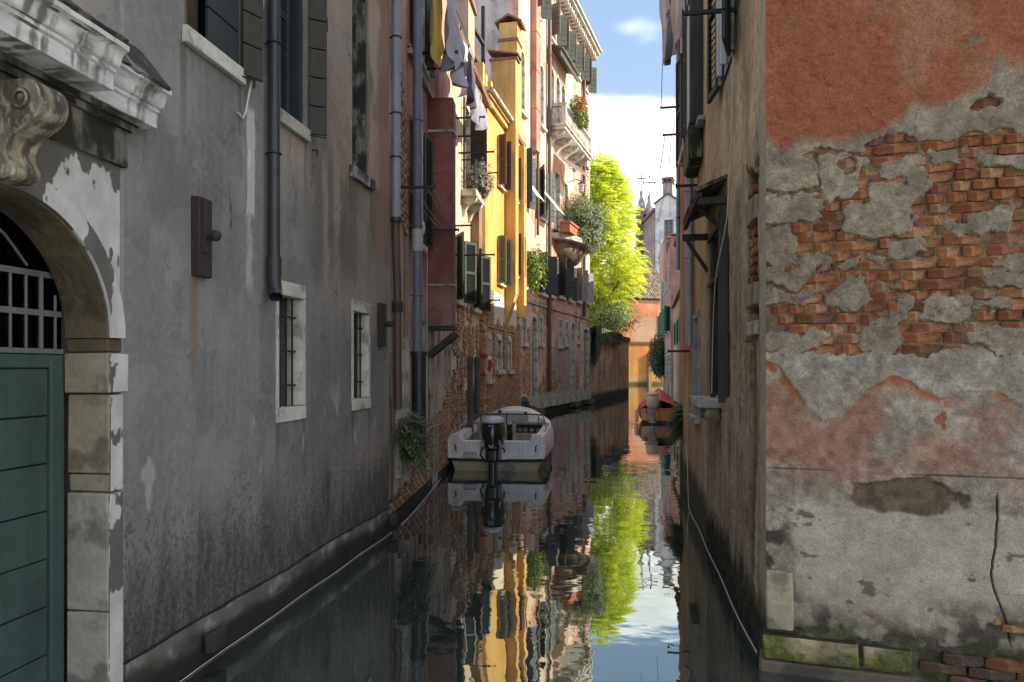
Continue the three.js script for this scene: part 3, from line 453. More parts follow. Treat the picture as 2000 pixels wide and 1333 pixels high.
      // lower wall: thin pinkish render
      if (y < 2.05) {
        const low = ss(2.02, 1.96, y), rE = poly(redEdge, u + 0.05 * (fbm(u * 6, y * 6 + 9, 3) - 0.5)) - y + 0.06 * (fbm(u * 12, y * 12, 4) - 0.5), rim2 = ss(0, 0.015, rE) * ss(0.10 + 0.5 * (fbm(u * 5 + 4, y * 5, 4) - 0.42), 0.01, rE), pink = ss(0.0, 0.03, rE) * ss(0.34, 0.62, 0.6 * fbm(u * 3.4 + 8, y * 4.4, 5) + 0.4 * gr + 0.10 * ss(0.65, 0.3, u)) * ss(1.05, 1.35, y);
        col = mix3(col, mix3([184, 168, 148], [206, 190, 170], ss(0.4, 0.62, g)).map((v) => v * (0.70 + 0.44 * f + 0.30 * (gr - 0.5))), low);
        col = mix3(col, [178, 106, 82].map((v) => v * (0.75 + 0.45 * f)), low * pink * 0.62 * (0.45 + 0.9 * gr) * ss(0.40, 0.58, fbm(u * 2.6 + 14, y * 3.2 + 2, 5) + 0.12 * ss(0.5, 0.2, u))); col = mix3(col, [176, 92, 54].map((v) => v * (0.8 + 0.4 * f)), low * rim2 * 0.78 * ss(0.34, 0.56, fbm(u * 4.4 + 30, y * 5, 4)));
        z = lerp(z, 0.016 + 0.006 * (g - 0.5) + 0.007 * (f - 0.5) - 0.006 * ss(0, 0.02, rE), low);
        // eroded hollow with brown ground
        const hq = Math.hypot((u - 0.78) / 0.34, (y - 1.12 - 0.04 * (u - 0.78)) / 0.105) + 0.9 * (fbm(u * 8, y * 8 + 60, 4) - 0.5), hol = ss(1.05, 0.9, hq); col = mix3(col, [112, 92, 70].map((v) => v * (0.65 + 0.6 * f)), hol * 0.8); z -= 0.022 * hol;
        // smooth pale coat below, with its own torn edge
        const coat = ss(1.06, 1.02, y + 0.10 * (fbm(u * 5 + 70, 3, 4) - 0.5) + 0.12 * hol) * ss(0.12, 0.17, u + 0.10 * (fbm(y * 7, 6, 4) - 0.5)) * (1 - ss(0.55, 0.35, y + 0.34 * (fbm(u * 3.3 + 5, y * 3.3 + 2, 5) - 0.5)));
        col = mix3(col, [220, 203, 181].map((v) => v * (0.84 + 0.18 * g + 0.12 * (f - 0.5) + 0.09 * (gr - 0.5)) * (1 - 0.4 * ss(0.74, 0.80, fbm(u * 9 + 3, y * 15 + 5, 5)))), coat * 0.9); z = lerp(z, 0.024 + 0.004 * (g - 0.5) + 0.002 * (f - 0.5), coat);
        // dark, flaking foot
        const foot = ss(0.66, 0.40, y + 0.34 * (fbm(u * 3.3 + 5, y * 3.3 + 2, 5) - 0.5)) * (1 - coat), fl = ss(0.42, 0.62, fbm(u * 10 + 2, y * 10, 5)); col = mix3(col, mix3([88, 78, 66], [196, 182, 162], fl * 0.75).map((v) => v * (0.7 + 0.5 * f)), foot * 0.9); z += foot * (0.014 * fl - 0.016 * f);
        const alg = ss(0.36, 0.26, y + 0.10 * (fbm(u * 6, y * 3, 4) - 0.5)) * ss(0.38, 0.6, fbm(u * 5 + 44, y * 7, 4)); col = mix3(col, [66, 70, 32], alg * 0.7);
        const corn = ss(0.14, 0.06, u + 0.05 * (fbm(y * 9, 2, 3) - 0.5)) * ss(1.2, 0.8, y) * ss(0.40, 0.6, fbm(u * 12 + 8, y * 12, 4)); col = mix3(col, [58, 54, 46], corn * 0.8); z -= 0.01 * corn;
        // long crack
        const cu = 1.235 + 0.02 * Math.sin(y * 7) + 0.03 * (fbm(y * 6, 9, 4) - 0.5) + 0.06 * ss(0.75, 0.35, y), cr = ss(0.008, 0.002, Math.abs(u - cu)) * ss(0.28, 0.34, y) * ss(1.2, 1.12, y); col = mix3(col, [40, 35, 30], cr); z -= 0.012 * cr;
        const lnA = ss(0.006, 0.002, Math.abs(y - 1.265 - 0.02 * (fbm(u * 4, 1, 4) - 0.5))) * ss(0.3, 0.5, fbm(u * 3, 8, 3)); col = mix3(col, [72, 62, 54], lnA * 0.7); z -= 0.006 * lnA;
      } else {
        // dark damp streaks and cracks on the grey coat
        const cr = ss(0.045, 0.0, Math.abs(fbm(u * 4.5 + 90, y * 4.5, 4) - 0.5) * 2.2) * (1 - pm); col = mix3(col, [92, 82, 72], 0.25 * cr); z -= 0.006 * cr * ss(0.5, 0.6, big);
      }
    }
    o[0] = col[0]; o[1] = col[1]; o[2] = col[2]; o[3] = z;
  };
  reliefPart(corner, 'wall', relief(-0.012, 1.8, -0.3, 4.5, 0.0055, fn));
  const rest = new THREE.MeshStandardMaterial({ map: plasterT.map.clone(), bumpMap: plasterT.bump, bumpScale: 0.012, color: rgb(0.45, 0.17, 0.09), roughness: 0.95 });
  part(corner, 'upper_wall', bx(0.0, 5, 4.503, 8.6, -0.3, 0.016), rest); part(corner, 'far_wall', bx(1.803, 5, -0.3, 4.5, -0.3, 0.016), rest);
  part(corner, 'wall_core', bx(0.08, 2.2, -0.3, 4.5, -0.3, -0.06), M.darkStone);
  // bricks that show
  const r = rngOf(5); let count = 0;
  for (let row = 0; row < 21; row++) {
    const y = 1.985 + row * 0.0635; let u = -0.02 - r() * 0.2;
    while (u < 1.75) {
      const w = r() < 0.55 ? 0.19 + r() * 0.06 : 0.095 + r() * 0.035, uc = u + w / 2, yc = y + 0.03;
      let vis = 0; for (const [a, b] of [[0, 0], [-0.4, -0.3], [0.4, 0.3], [-0.4, 0.3], [0.4, -0.3]]) if (cover(uc + a * w, yc + b * 0.06) < 0.02) vis++;
      if (vis && uc - w / 2 > -0.005 && count < 300) { brick(corner, uc, yc + (r() - 0.5) * 0.006, -0.028 + (r() - 0.5) * 0.012, w - 0.005 - r() * 0.006, 0.0585 - r() * 0.007, 0.06, r); count++; }
      u += w + 0.004;
    }
  }
  for (const [u, y, w] of [[1.19, 3.45, 0.16], [1.30, 3.24, 0.1], [0.66, 3.245, 0.15]]) brick(corner, u, y, -0.035, w, 0.055, 0.05, r);
  for (const [u, y, w, h] of [[0.19, 0.48, 0.035, 0.14], [0.60, 0.30, 0.09, 0.035], [1.245, 0.44, 0.05, 0.05], [1.33, 0.40, 0.12, 0.04]]) brick(corner, u, y, -0.014, w, h, 0.05, r);
  // footing: mossy blocks and slimy brick courses
  const mossT = bake(512, 512, -0.1, 0.9, -0.3, 0.4, (u, y, o) => { const a = fbm(u * 9, y * 9, 5), b = fbm(u * 30, y * 30, 3), m = ss(0.36, 0.54, fbm(u * 4 + 2, y * 7, 5) + 0.25 * ss(0.2, 0.1, y) - 0.1), d = ss(0.1, 0.04, y + 0.06 * (a - 0.5)); let c = mix3([158, 142, 108], [84, 88, 34], m * (0.5 + 0.5 * ss(0.4, 0.6, b))); c = mix3(c, [44, 46, 28], d * 0.9); const k = 0.6 + 0.6 * a + 0.3 * (b - 0.5); o[0] = c[0] * k; o[1] = c[1] * k; o[2] = c[2] * k; o[3] = a * 0.6 + b * 0.4; }), mossM = bakedMat(mossT, 0.02);
  const block = (u0, u1, y0, y1, z0, z1, m, name = 'stone_block') => part(corner, name, rough(new RoundedBoxGeometry(u1 - u0, y1 - y0, z1 - z0, 6, 0.018).translate((u0 + u1) / 2, (y0 + y1) / 2, (z0 + z1) / 2), 0.014, 9, u0 * 3), m);
  block(-0.015, 0.15, 0.255, 0.625, -0.15, 0.035, stdm(stoneT, rgb(0.62, 0.55, 0.44), 0.012));
  block(-0.03, 0.52, 0.075, 0.235, -0.15, 0.055, mossM); block(0.535, 0.80, 0.09, 0.225, -0.15, 0.05, mossM); block(-0.05, 0.82, -0.3, 0.07, -0.15, 0.075, M.darkStone);
  for (let row = 0; row < 4; row++) { let u = 0.83 + (row % 2) * 0.1 - 0.09; while (u < 2.1) { const w = 0.2 + r() * 0.06; if (u > 0.78) { const m = brick(corner, u + w / 2, 0.20 - row * 0.064, 0.012, w - 0.01, 0.058, 0.07, r); m.material = r() < 0.3 ? brickMats[6] : slimy(); } u += w; } }
  function slimy() { return slimy.m || (slimy.m = stdm(brickT, rgb(0.10, 0.072, 0.05), 0.008, 0.7)); }

  // ---- canal side of the corner house (s = 8.2 - local x)
  const side = (x, y, o) => {
    const s = 8.2 - x, g = fbm(s * 2.2 + 7, y * 2.2, 5), f = fbm(s * 18, y * 18, 4), v = fbm(s * 6, y * 1.3, 5), v2 = fbm(s * 20, y * 2.6, 4);
    const up = ss(3.1, 3.7, y + 0.9 * (g - 0.5) + 0.35 * (s - 6));
    let col = mix3([212, 180, 140], [238, 210, 168], ss(0.35, 0.65, g)); let z = 0.006 * (f - 0.5) + 0.012 * (g - 0.5);
    // weathered lower wall with upright runs
    const lowC = mix3(mix3([172, 152, 126], [212, 192, 164], ss(0.3, 0.75, v * 0.5 + g * 0.5)), [128, 98, 72], ss(0.54, 0.70, v2 * 0.6 + f * 0.4) * 0.65); col = mix3(lowC, col, up); z = lerp(-0.008 + 0.02 * (v - 0.5) + 0.012 * (v2 - 0.5) + 0.02 * (f - 0.5) + 0.02 * (g - 0.5), z, up);
    // grey corner strip
    const cs = ss(5.05, 4.95, s + 0.1 * (fbm(y * 4, 3, 3) - 0.5)); col = mix3(col, mix3([190, 178, 156], [216, 202, 178], v2), cs * 0.8); z = lerp(z, 0.012 + 0.006 * (v2 - 0.5), cs * (y < 4.5 ? 1 : 0.5));
    // rusty broken channel
    const ch = ss(0.16, 0.06, Math.abs(s - 5.36 - 0.05 * Math.sin(y * 3) + 0.1 * (g - 0.5))) * ss(2.3, 1.9, y) * ss(0.35, 0.5, y); col = mix3(col, [92, 62, 42], ch * 0.65 * (0.4 + f)); z -= 0.03 * ch;
    // exposed masonry hollow
    const hs = (s - 5.36) / 0.25, hy = (y - 2.72) / 0.63, hq = Math.max(Math.abs(hs), Math.abs(hy)) + 0.35 * (fbm(s * 7 + 2, y * 7, 4) - 0.5), hol = ss(1.02, 0.9, hq); col = mix3(col, [104, 76, 54].map((q) => q * (0.6 + 0.6 * f)), hol); z -= 0.07 * hol;
    // doorway hollow under the little roof
    const dq = Math.max(Math.abs(s - 7.25) / 0.75, Math.abs(y - 2.45) / 0.83) + 0.08 * (g - 0.5), dh = ss(1.0, 0.96, dq); col = mix3(col, mix3([120, 76, 52], [150, 118, 92], ss(0.4, 0.6, fbm(s * 6, y * 12, 4))).map((q) => q * (0.6 + 0.5 * f)), dh * 0.9); z -= 0.07 * dh;
    // cracks in the upper coat
    const cr = ss(0.012, 0.003, Math.abs(s - 5.2 - 0.35 * (fbm(y * 2.2, 4, 4) - 0.5))) * ss(3.3, 3.6, y) * ss(4.6, 4.3, y); col = mix3(col, [46, 38, 30], cr); z -= 0.015 * cr;
    const st = ss(0.5, 0.66, v * 0.6 + v2 * 0.4) * ss(5.2, 5.9, s + 0.4) * up; col = mix3(col, [128, 108, 86], 0.35 * st);
    const k = 0.86 + 0.3 * f; col = col.map((q) => q * k);
    const tide = ss(0.50, 0.18, y + 0.4 * (v - 0.5)); col = mix3(col, mix3([48, 46, 30], [64, 66, 34], ss(0.5, 0.6, g)).map((q) => q * (0.6 + 0.6 * f)), tide * 0.92); z += 0.02 * tide * (f - 0.4);
    o[0] = col[0]; o[1] = col[1]; o[2] = col[2]; o[3] = z;
  };
  under(corner, reliefPart(corner, 'side_wall', relief(0, 3.46, -0.3, 6.2, 0.013, side)), FR1);
  const ochre = stdm(plasterT, rgb(0.50, 0.37, 0.24), 0.012);
  const sideUp = part(corner, 'upper_side_wall', bx(0, 3.449, 6.203, 8.6, -0.3, 0.0), ochre); under(corner, sideUp, FR1);
  under(corner, part(corner, 'side_core', bx(0, 3.3, -0.3, 6.2, -0.35, -0.12), M.darkStone), FR1);
  part(corner, 'back_wall', bx(0.2, 5.6, -0.3, 8.6, -7, -6.7), ochre); part(corner, 'end_wall', bx(5.003, 5.3, -0.3, 8.6, -6.69, 0), ochre); part(corner, 'roof', bx(-0.1, 5.5, 8.61, 8.75, -7.2, 0.1), M.tile);
  // squared stones and bricks in the hollow
  const put = (name, s, y, w, h, d, m, z) => under(corner, part(corner, name, rough(new RoundedBoxGeometry(w, h, d, 3, 0.012), 0.01, 9, s + y), m), FR1, 8.2 - s, y, z);
  const pale = stdm(stoneT, rgb(0.52, 0.46, 0.36), 0.012);
  put('stone_block', 5.34, 3.02, 0.36, 0.17, 0.1, pale, -0.035); put('stone_block', 5.34, 2.42, 0.36, 0.16, 0.1, pale, -0.03); put('stone_block', 5.28, 2.18, 0.34, 0.1, 0.1, stdm(stoneT, rgb(0.7, 0.66, 0.58), 0.01), -0.025); put('stone_block', 5.56, 2.2, 0.16, 0.2, 0.1, pale, -0.03);
  for (let k = 0; k < 7; k++) { const m = brick(corner, 0, 0, 0, 0.24, 0.056, 0.09, r); under(corner, m, FR1, 8.2 - 5.34 + (k % 2) * 0.04, [2.53, 2.595, 2.66, 2.725, 2.79, 2.86, 3.16][k], -0.04); }
  for (let row = 0; row < 22; row++) for (let k = 0; k < 2; k++) { const m = brick(corner, 0, 0, 0, 0.22 + r() * 0.05, 0.06, 0.08, r); under(corner, m, FR1, 8.2 - 7.95 + k * 0.27 + (row % 2) * 0.08, 1.72 + row * 0.07, -0.075); }
  // window with dark shutters, high on the side
  const wS = sub(corner, 'window'); const wg = (m) => under(wS, m, FR1);
  wS.updateMatrix();
  const rel = (name, geos, m) => { const q = part(corner, name, geos, m); corner.remove(q); at(q, FR1); q.updateMatrix(); corner.updateMatrix(); const w = new THREE.Matrix4().copy(corner.matrix).invert().multiply(q.matrix); w.decompose(q.position, q.quaternion, q.scale); wS.add(q); return q; };
  rel('frame', [bx(1.35, 1.40, 4.5, 6.1, 0.015, 0.05), bx(2.1, 2.15, 4.5, 6.1, 0.015, 0.05)], M.stone); rel('pane', bx(1.401, 2.099, 4.5, 6.1, 0.012, 0.02), M.glass);
  rel('shutter', xf(shutterGeo(0.36, 1.6, 'louver', 4), 1.40, 4.46, 0.05, 0, Math.PI + 0.12), M.shutter); rel('shutter', xf(shutterGeo(0.36, 1.6, 'plank', 5), 2.1, 4.46, 0.05, 0, -0.25), M.shutter);
  rel('sash', [bx(1.45, 1.5, 4.55, 6.1, 0.03, 0.07), bx(1.72, 1.76, 4.55, 6.1, 0.03, 0.07)], M.frameWhite);
  // little roof over the side door
  const cn = sub(corner, 'door_hood'); const relTo = (grp, name, geos, m) => { const q = rel(name, geos, m); wS.remove(q); grp.add(q); return q; };
  for (let i = 0; i < 5; i++) relTo(cn, 'board', rough(xf(new THREE.BoxGeometry(0.30, 0.035, 0.30, 4, 1, 4), 0.26 + i * 0.31, 3.545 + 0.004 * (i % 2), 0.13, 0.42), 0.008, 8, i), M.mossTile);
  relTo(cn, 'rafter', [bx(0.1, 0.18, 3.3, 3.36, -0.03, 0.27), bx(1.56, 1.64, 3.36, 3.42, -0.03, 0.25), bx(0.1, 1.66, 3.42, 3.46, 0.22, 0.26)], M.darkWood);
  relTo(cn, 'bracket', rod([0.14, 3.34, 0.25], [0.14, 2.95, 0.0], 0.022, 6), M.darkWood); relTo(cn, 'bracket', rod([1.3, 3.4, 0.22], [1.3, 3.2, 0.0], 0.02, 6), M.darkWood);
  const sl = sub(corner, 'stone_shelf'); relTo(sl, 'shelf', rough(new RoundedBoxGeometry(0.95, 0.09, 0.24, 4, 0.02).translate(0.75, 1.56, 0.1), 0.008, 8, 2), M.stone); relTo(sl, 'corbel', rough(new RoundedBoxGeometry(0.5, 0.12, 0.16, 4, 0.04).translate(0.95, 1.45, 0.07), 0.01, 8, 3), pale);
  // dark posts of the doorway
  const dw = sub(corner, 'side_doorway'); relTo(dw, 'post', rough(new RoundedBoxGeometry(0.14, 1.62, 0.08, 2, 0.01).translate(0.70, 2.42, 0.0), 0.006, 5, 1), M.darkWood); relTo(dw, 'post', rough(new RoundedBoxGeometry(0.1, 1.75, 0.08, 2, 0.01).translate(1.46, 2.46, 0.01), 0.006, 5, 2), stdm(paintT, rgb(0.07, 0.062, 0.05), 0.004, 0.7)); relTo(dw, 'rail', [bx(0.6, 1.5, 2.72, 2.76, 0.03, 0.06), bx(0.6, 1.5, 3.18, 3.22, 0.03, 0.06)], M.rust); relTo(dw, 'jamb_board', bx(1.02, 1.12, 1.62, 3.2, -0.05, -0.02), M.wood);
}

// =====================================================================
// RIGHT: RED HOUSE NEXT TO IT, AND THE HOUSES HIDDEN BEYOND
// =====================================================================
const FR2 = frame([12.75, 0.95], [8.203, 0.9]);   // local x = 12.75 - s
const red = at(thing('red_house', 'narrow red and ochre house behind the corner house with a wooden bay', 'house'), FR2);
{
  const T = bake(512, 1024, 0, 4.6, 0, 9.2, (x, y, o) => {
    const s = 12.75 - x, g = fbm(s * 2, y * 1.4, 5), f = fbm(s * 20, y * 20, 3), v = fbm(s * 8, y * 0.7, 4);
    let c = mix3([186, 92, 66], [176, 118, 90], ss(0.4, 0.62, g)); c = mix3(c, [164, 108, 76], ss(4.6, 3.4, y + (g - 0.5))); c = mix3(c, [200, 170, 132], ss(9.75, 9.45, s)); c = mix3(c, [150, 142, 144], ss(12.05, 12.35, s));
    const low = ss(2.4, 1.7, y + 0.9 * (v - 0.5)); c = mix3(c, mix3([160, 138, 112], [192, 170, 142], v), low);
    const gm = ss(0.5, 0.62, fbm(s * 3, y * 2 + 50, 4)) * ss(3.9, 4.5, y) * ss(5.1, 4.7, y) * ss(10.2, 10.8, s); c = mix3(c, [92, 96, 62], gm * 0.7);
    const tide = ss(0.6, 0.3, y + 0.4 * (v - 0.5)); c = mix3(c, [50, 50, 34], tide * 0.9);
    const k = 0.76 + 0.34 * g + 0.2 * (f - 0.5) + 0.2 * (v - 0.5); o[0] = c[0] * k; o[1] = c[1] * k; o[2] = c[2] * k; o[3] = 0.5 * g + 0.2 * f + 0.3 * v;
  });
  const wm = bakedMat(T, 0.03);
  const A = { u: 3.1, y: 1.3, w: 0.7, h: 1.3 }, B = { u: 1.1, y: 5.2, w: 0.8, h: 1.7 };
  part(red, 'wall', wallGeo(0, 4.545, -0.3, 10.6, [A, B]), wm); shell(red, 0, 4.545, -0.3, 10.6, 8, wm, { eave: 0.15 });
  windowIn(red, A, { surround: 0.08, stone: M.stone, bars: 4, sill: 0.08 }); windowIn(red, B, { surround: 0.08, shutters: { near: 172, far: 8, style: 'louver' }, sash: M.frameWhite });
  // wooden bay on mossy corbels
  const bay = sub(red, 'bay_window'); part(bay, 'bay_frame', [rb(3.35, 3.42, 4.75, 8, 0.001, 0.15), rb(4.12, 4.2, 4.75, 8, 0.001, 0.15), bx(3.42, 4.12, 4.75, 4.82, 0.002, 0.15), bx(3.42, 4.12, 6.3, 6.36, 0.002, 0.15)], M.darkWood); part(bay, 'pane', bx(3.42, 4.12, 4.82, 8, 0.02, 0.11), M.glass); part(bay, 'sash', [bx(3.56, 3.6, 4.82, 8, 0.112, 0.14), bx(3.82, 3.86, 4.82, 8, 0.112, 0.14)], M.frameWhite);
  part(bay, 'corbel', rough(new RoundedBoxGeometry(0.9, 0.42, 0.17, 4, 0.05).translate(3.78, 4.53, 0.085), 0.02, 7, 4), stdm(grimeT, rgb(0.36, 0.42, 0.2), 0.015));
  part(red, 'stone_course', [rb(2.6, 4.5, 4.68, 4.735, 0.001, 0.09)], M.stone);
}
// unseen houses beyond the red one; heights and pale walls set for shade and bounce
const FR3 = frame([29.0, 2.25], [12.76, 2.05]);
const lowHouse = at(thing('unseen_low_house', 'low plain house unseen behind the red house and shaped to shade the left bank', 'house'), FR3);
{
  const wm = stdm(plasterT, rgb(0.72, 0.60, 0.48), 0.012), ops = [3, 6, 9, 12].map((u) => ({ u, y: 4.4, w: 0.9, h: 1.5 }));
  part(lowHouse, 'wall', wallGeo(0, FR3.len, -0.3, 6.7, ops), wm); shell(lowHouse, 0, FR3.len, -0.3, 6.7, 7, wm, { pitch: 1.3, eave: 0.3 });
  for (const o of ops) windowIn(lowHouse, o, { shutters: { near: 176, far: 4, mat: M.shutterGreen }, sash: M.frameWhite });
}
const FR3b = frame([41, 3.3], [29.02, 2.6]);
const midHouse = at(thing('unseen_ochre_house', 'unseen ochre house on the right bank shaped to shade the palazzo', 'house'), FR3b);
{
  const wm = stdm(plasterT, rgb(0.72, 0.58, 0.42), 0.012), ops = [1.5, 4.2, 7, 9.8].flatMap((u) => [{ u, y: 4.4, w: 0.9, h: 1.6 }, { u, y: 7.4, w: 0.9, h: 1.4 }]);
  part(midHouse, 'wall', wallGeo(0, FR3b.len, -0.3, 9.3, ops), wm); shell(midHouse, 0, FR3b.len, -0.3, 9.3, 7, wm, { pitch: 1.3, eave: 0.3 });
  for (const o of ops) windowIn(midHouse, o, { shutters: { near: 176, far: 4, mat: M.shutterGreen }, sash: M.frameWhite });
}
// low building added to keep the opposite garden wall in shade
const FR3c = frame([57.5, 3.8], [41.02, 3.35]);
const shadeBuilding = at(thing('added_shade_building', 'low plain building added on the right bank to shade the brick garden wall', 'building'), FR3c);
{
  const wm = stdm(plasterT, rgb(0.5, 0.34, 0.26), 0.012), ops = [2.5, 6.5, 10.5].map((u) => ({ u, y: 3.6, w: 1.0, h: 1.6 }));
  part(shadeBuilding, 'wall', wallGeo(0, FR3c.len, -0.3, 6.5, ops), wm); shell(shadeBuilding, 0, FR3c.len, -0.3, 6.5, 6, wm, { pitch: 0.8, eave: 0.2 });
  for (const o of ops) windowIn(shadeBuilding, o, { shutters: { near: 176, far: 4, mat: M.shutterGreen } });
}
// far pink house with white window frames and green shutters
const FR4 = frame([74, 3.8], [61, 3.8]);
const pinkFar = at(thing('pink_house', 'far pink house on the right bank with white window frames and green shutters', 'house'), FR4);
{
  const wm = stdm(plasterT, rgb(0.50, 0.27, 0.25), 0.012), ops = [];
  for (const [u, w] of [[1.6, 2.4], [6.2, 2.2], [10.2, 2.0]]) ops.push({ u, y: 9, w, h: 1.8 }, { u, y: 5.0, w, h: 2.1 });
  const low = [{ u: 3, y: 1.0, w: 2.0, h: 2.2 }, { u: 8, y: 0.2, w: 2.0, h: 3.0 }, { u: 10.6, y: 1, w: 1.8, h: 2.2 }];
  part(pinkFar, 'wall', wallGeo(0, FR4.len, 3.3, 12.9, ops), wm); part(pinkFar, 'ground_floor_wall', wallGeo(0.001, FR4.len, -0.3, 3.297, low, 0.3).translate(0, 0, -0.05), stdm(plasterT, rgb(0.30, 0.25, 0.21), 0.02)); shell(pinkFar, 0, FR4.len, -0.3, 12.9, 9, wm, { eave: 0.4, pitch: 0.5 });
  ops.forEach((o, i) => windowIn(pinkFar, o, { surround: 0.25, deep: 0.12, shutters: i % 2 ? { near: 150, far: 30, mat: M.shutterGreen, w: 1.0 } : undefined })); for (const o of low) windowIn(pinkFar, o, { surround: 0.18, stone: M.stone, pane: 0 });
  part(pinkFar, 'cornice', [...Array(20)].map((_, i) => bx(i * 0.62 + 0.1, i * 0.62 + 0.42, 12.5, 12.8, 0.001, 0.35)).concat(bx(0, FR4.len, 12.8, 12.95, 0.001, 0.38)), M.whiteStone);
}

// =====================================================================
// LEFT BANK BEYOND THE GREY HOUSE
// =====================================================================
const paleBricks = [[0.60, 0.44, 0.35], [0.66, 0.53, 0.43], [0.52, 0.36, 0.28], [0.72, 0.62, 0.51], [0.60, 0.49, 0.41], [0.46, 0.33, 0.26]].map((c) => stdm(brickT, rgb(...c), 0.006, 0.95));
// far brickwork as colour: returns [r, g, b, relief]
function brickwork(u, y) {
  const h = 0.066, row = Math.floor(y / h), x = u / 0.25 + (row & 1) * 0.5 + HASH[(row * 13) & 65535] * 0.3, col = Math.floor(x), fx = x - col, fy = y / h - row;
  const k = HASH[((row & 255) << 8) + (col & 255)], m = Math.max(ss(0.06, 0.0, Math.min(fx, 1 - fx)), ss(0.2, 0.05, Math.min(fy, 1 - fy)));
  const c = k < 0.4 ? [184, 128, 100] : k < 0.7 ? [198, 150, 120] : k < 0.9 ? [162, 108, 84] : [206, 176, 140], n = 0.75 + 0.4 * fbm(u * 14, y * 14, 3), q = mix3(c, [176, 158, 134], m * 0.75);
  return [q[0] * n, q[1] * n, q[2] * n, 0.7 - 0.4 * m];
}
// laid bricks standing proud of a wall where mask(u, y) says so; the first `limit` are single parts, the rest one part
function brickField(house, u0, u1, y0, y1, z, mask, limit, seed) {
  const r = rngOf(seed), rest = []; let n = 0;
  for (let y = y0, row = 0; y < y1; y += 0.066, row++) for (let u = u0 - (row % 2) * 0.13; u < u1; u += 0.255) {
    const uc = u + 0.12, w = 0.235 - r() * 0.03; if (uc < u0 + 0.05 || uc > u1 - 0.1 || !mask(uc, y + 0.03)) { r(); continue; }
    if (n++ < limit) brick(house, uc, y + 0.03, z, w, 0.054 - r() * 0.006, 0.05, r, paleBricks); else rest.push(new THREE.BoxGeometry(w, 0.052, 0.05).translate(uc, y + 0.03, z + r() * 0.008));
  }
  if (rest.length) { const m = part(house, 'brick_courses', rest, paleBricks[1]); m.userData.kind = 'stuff'; }
}
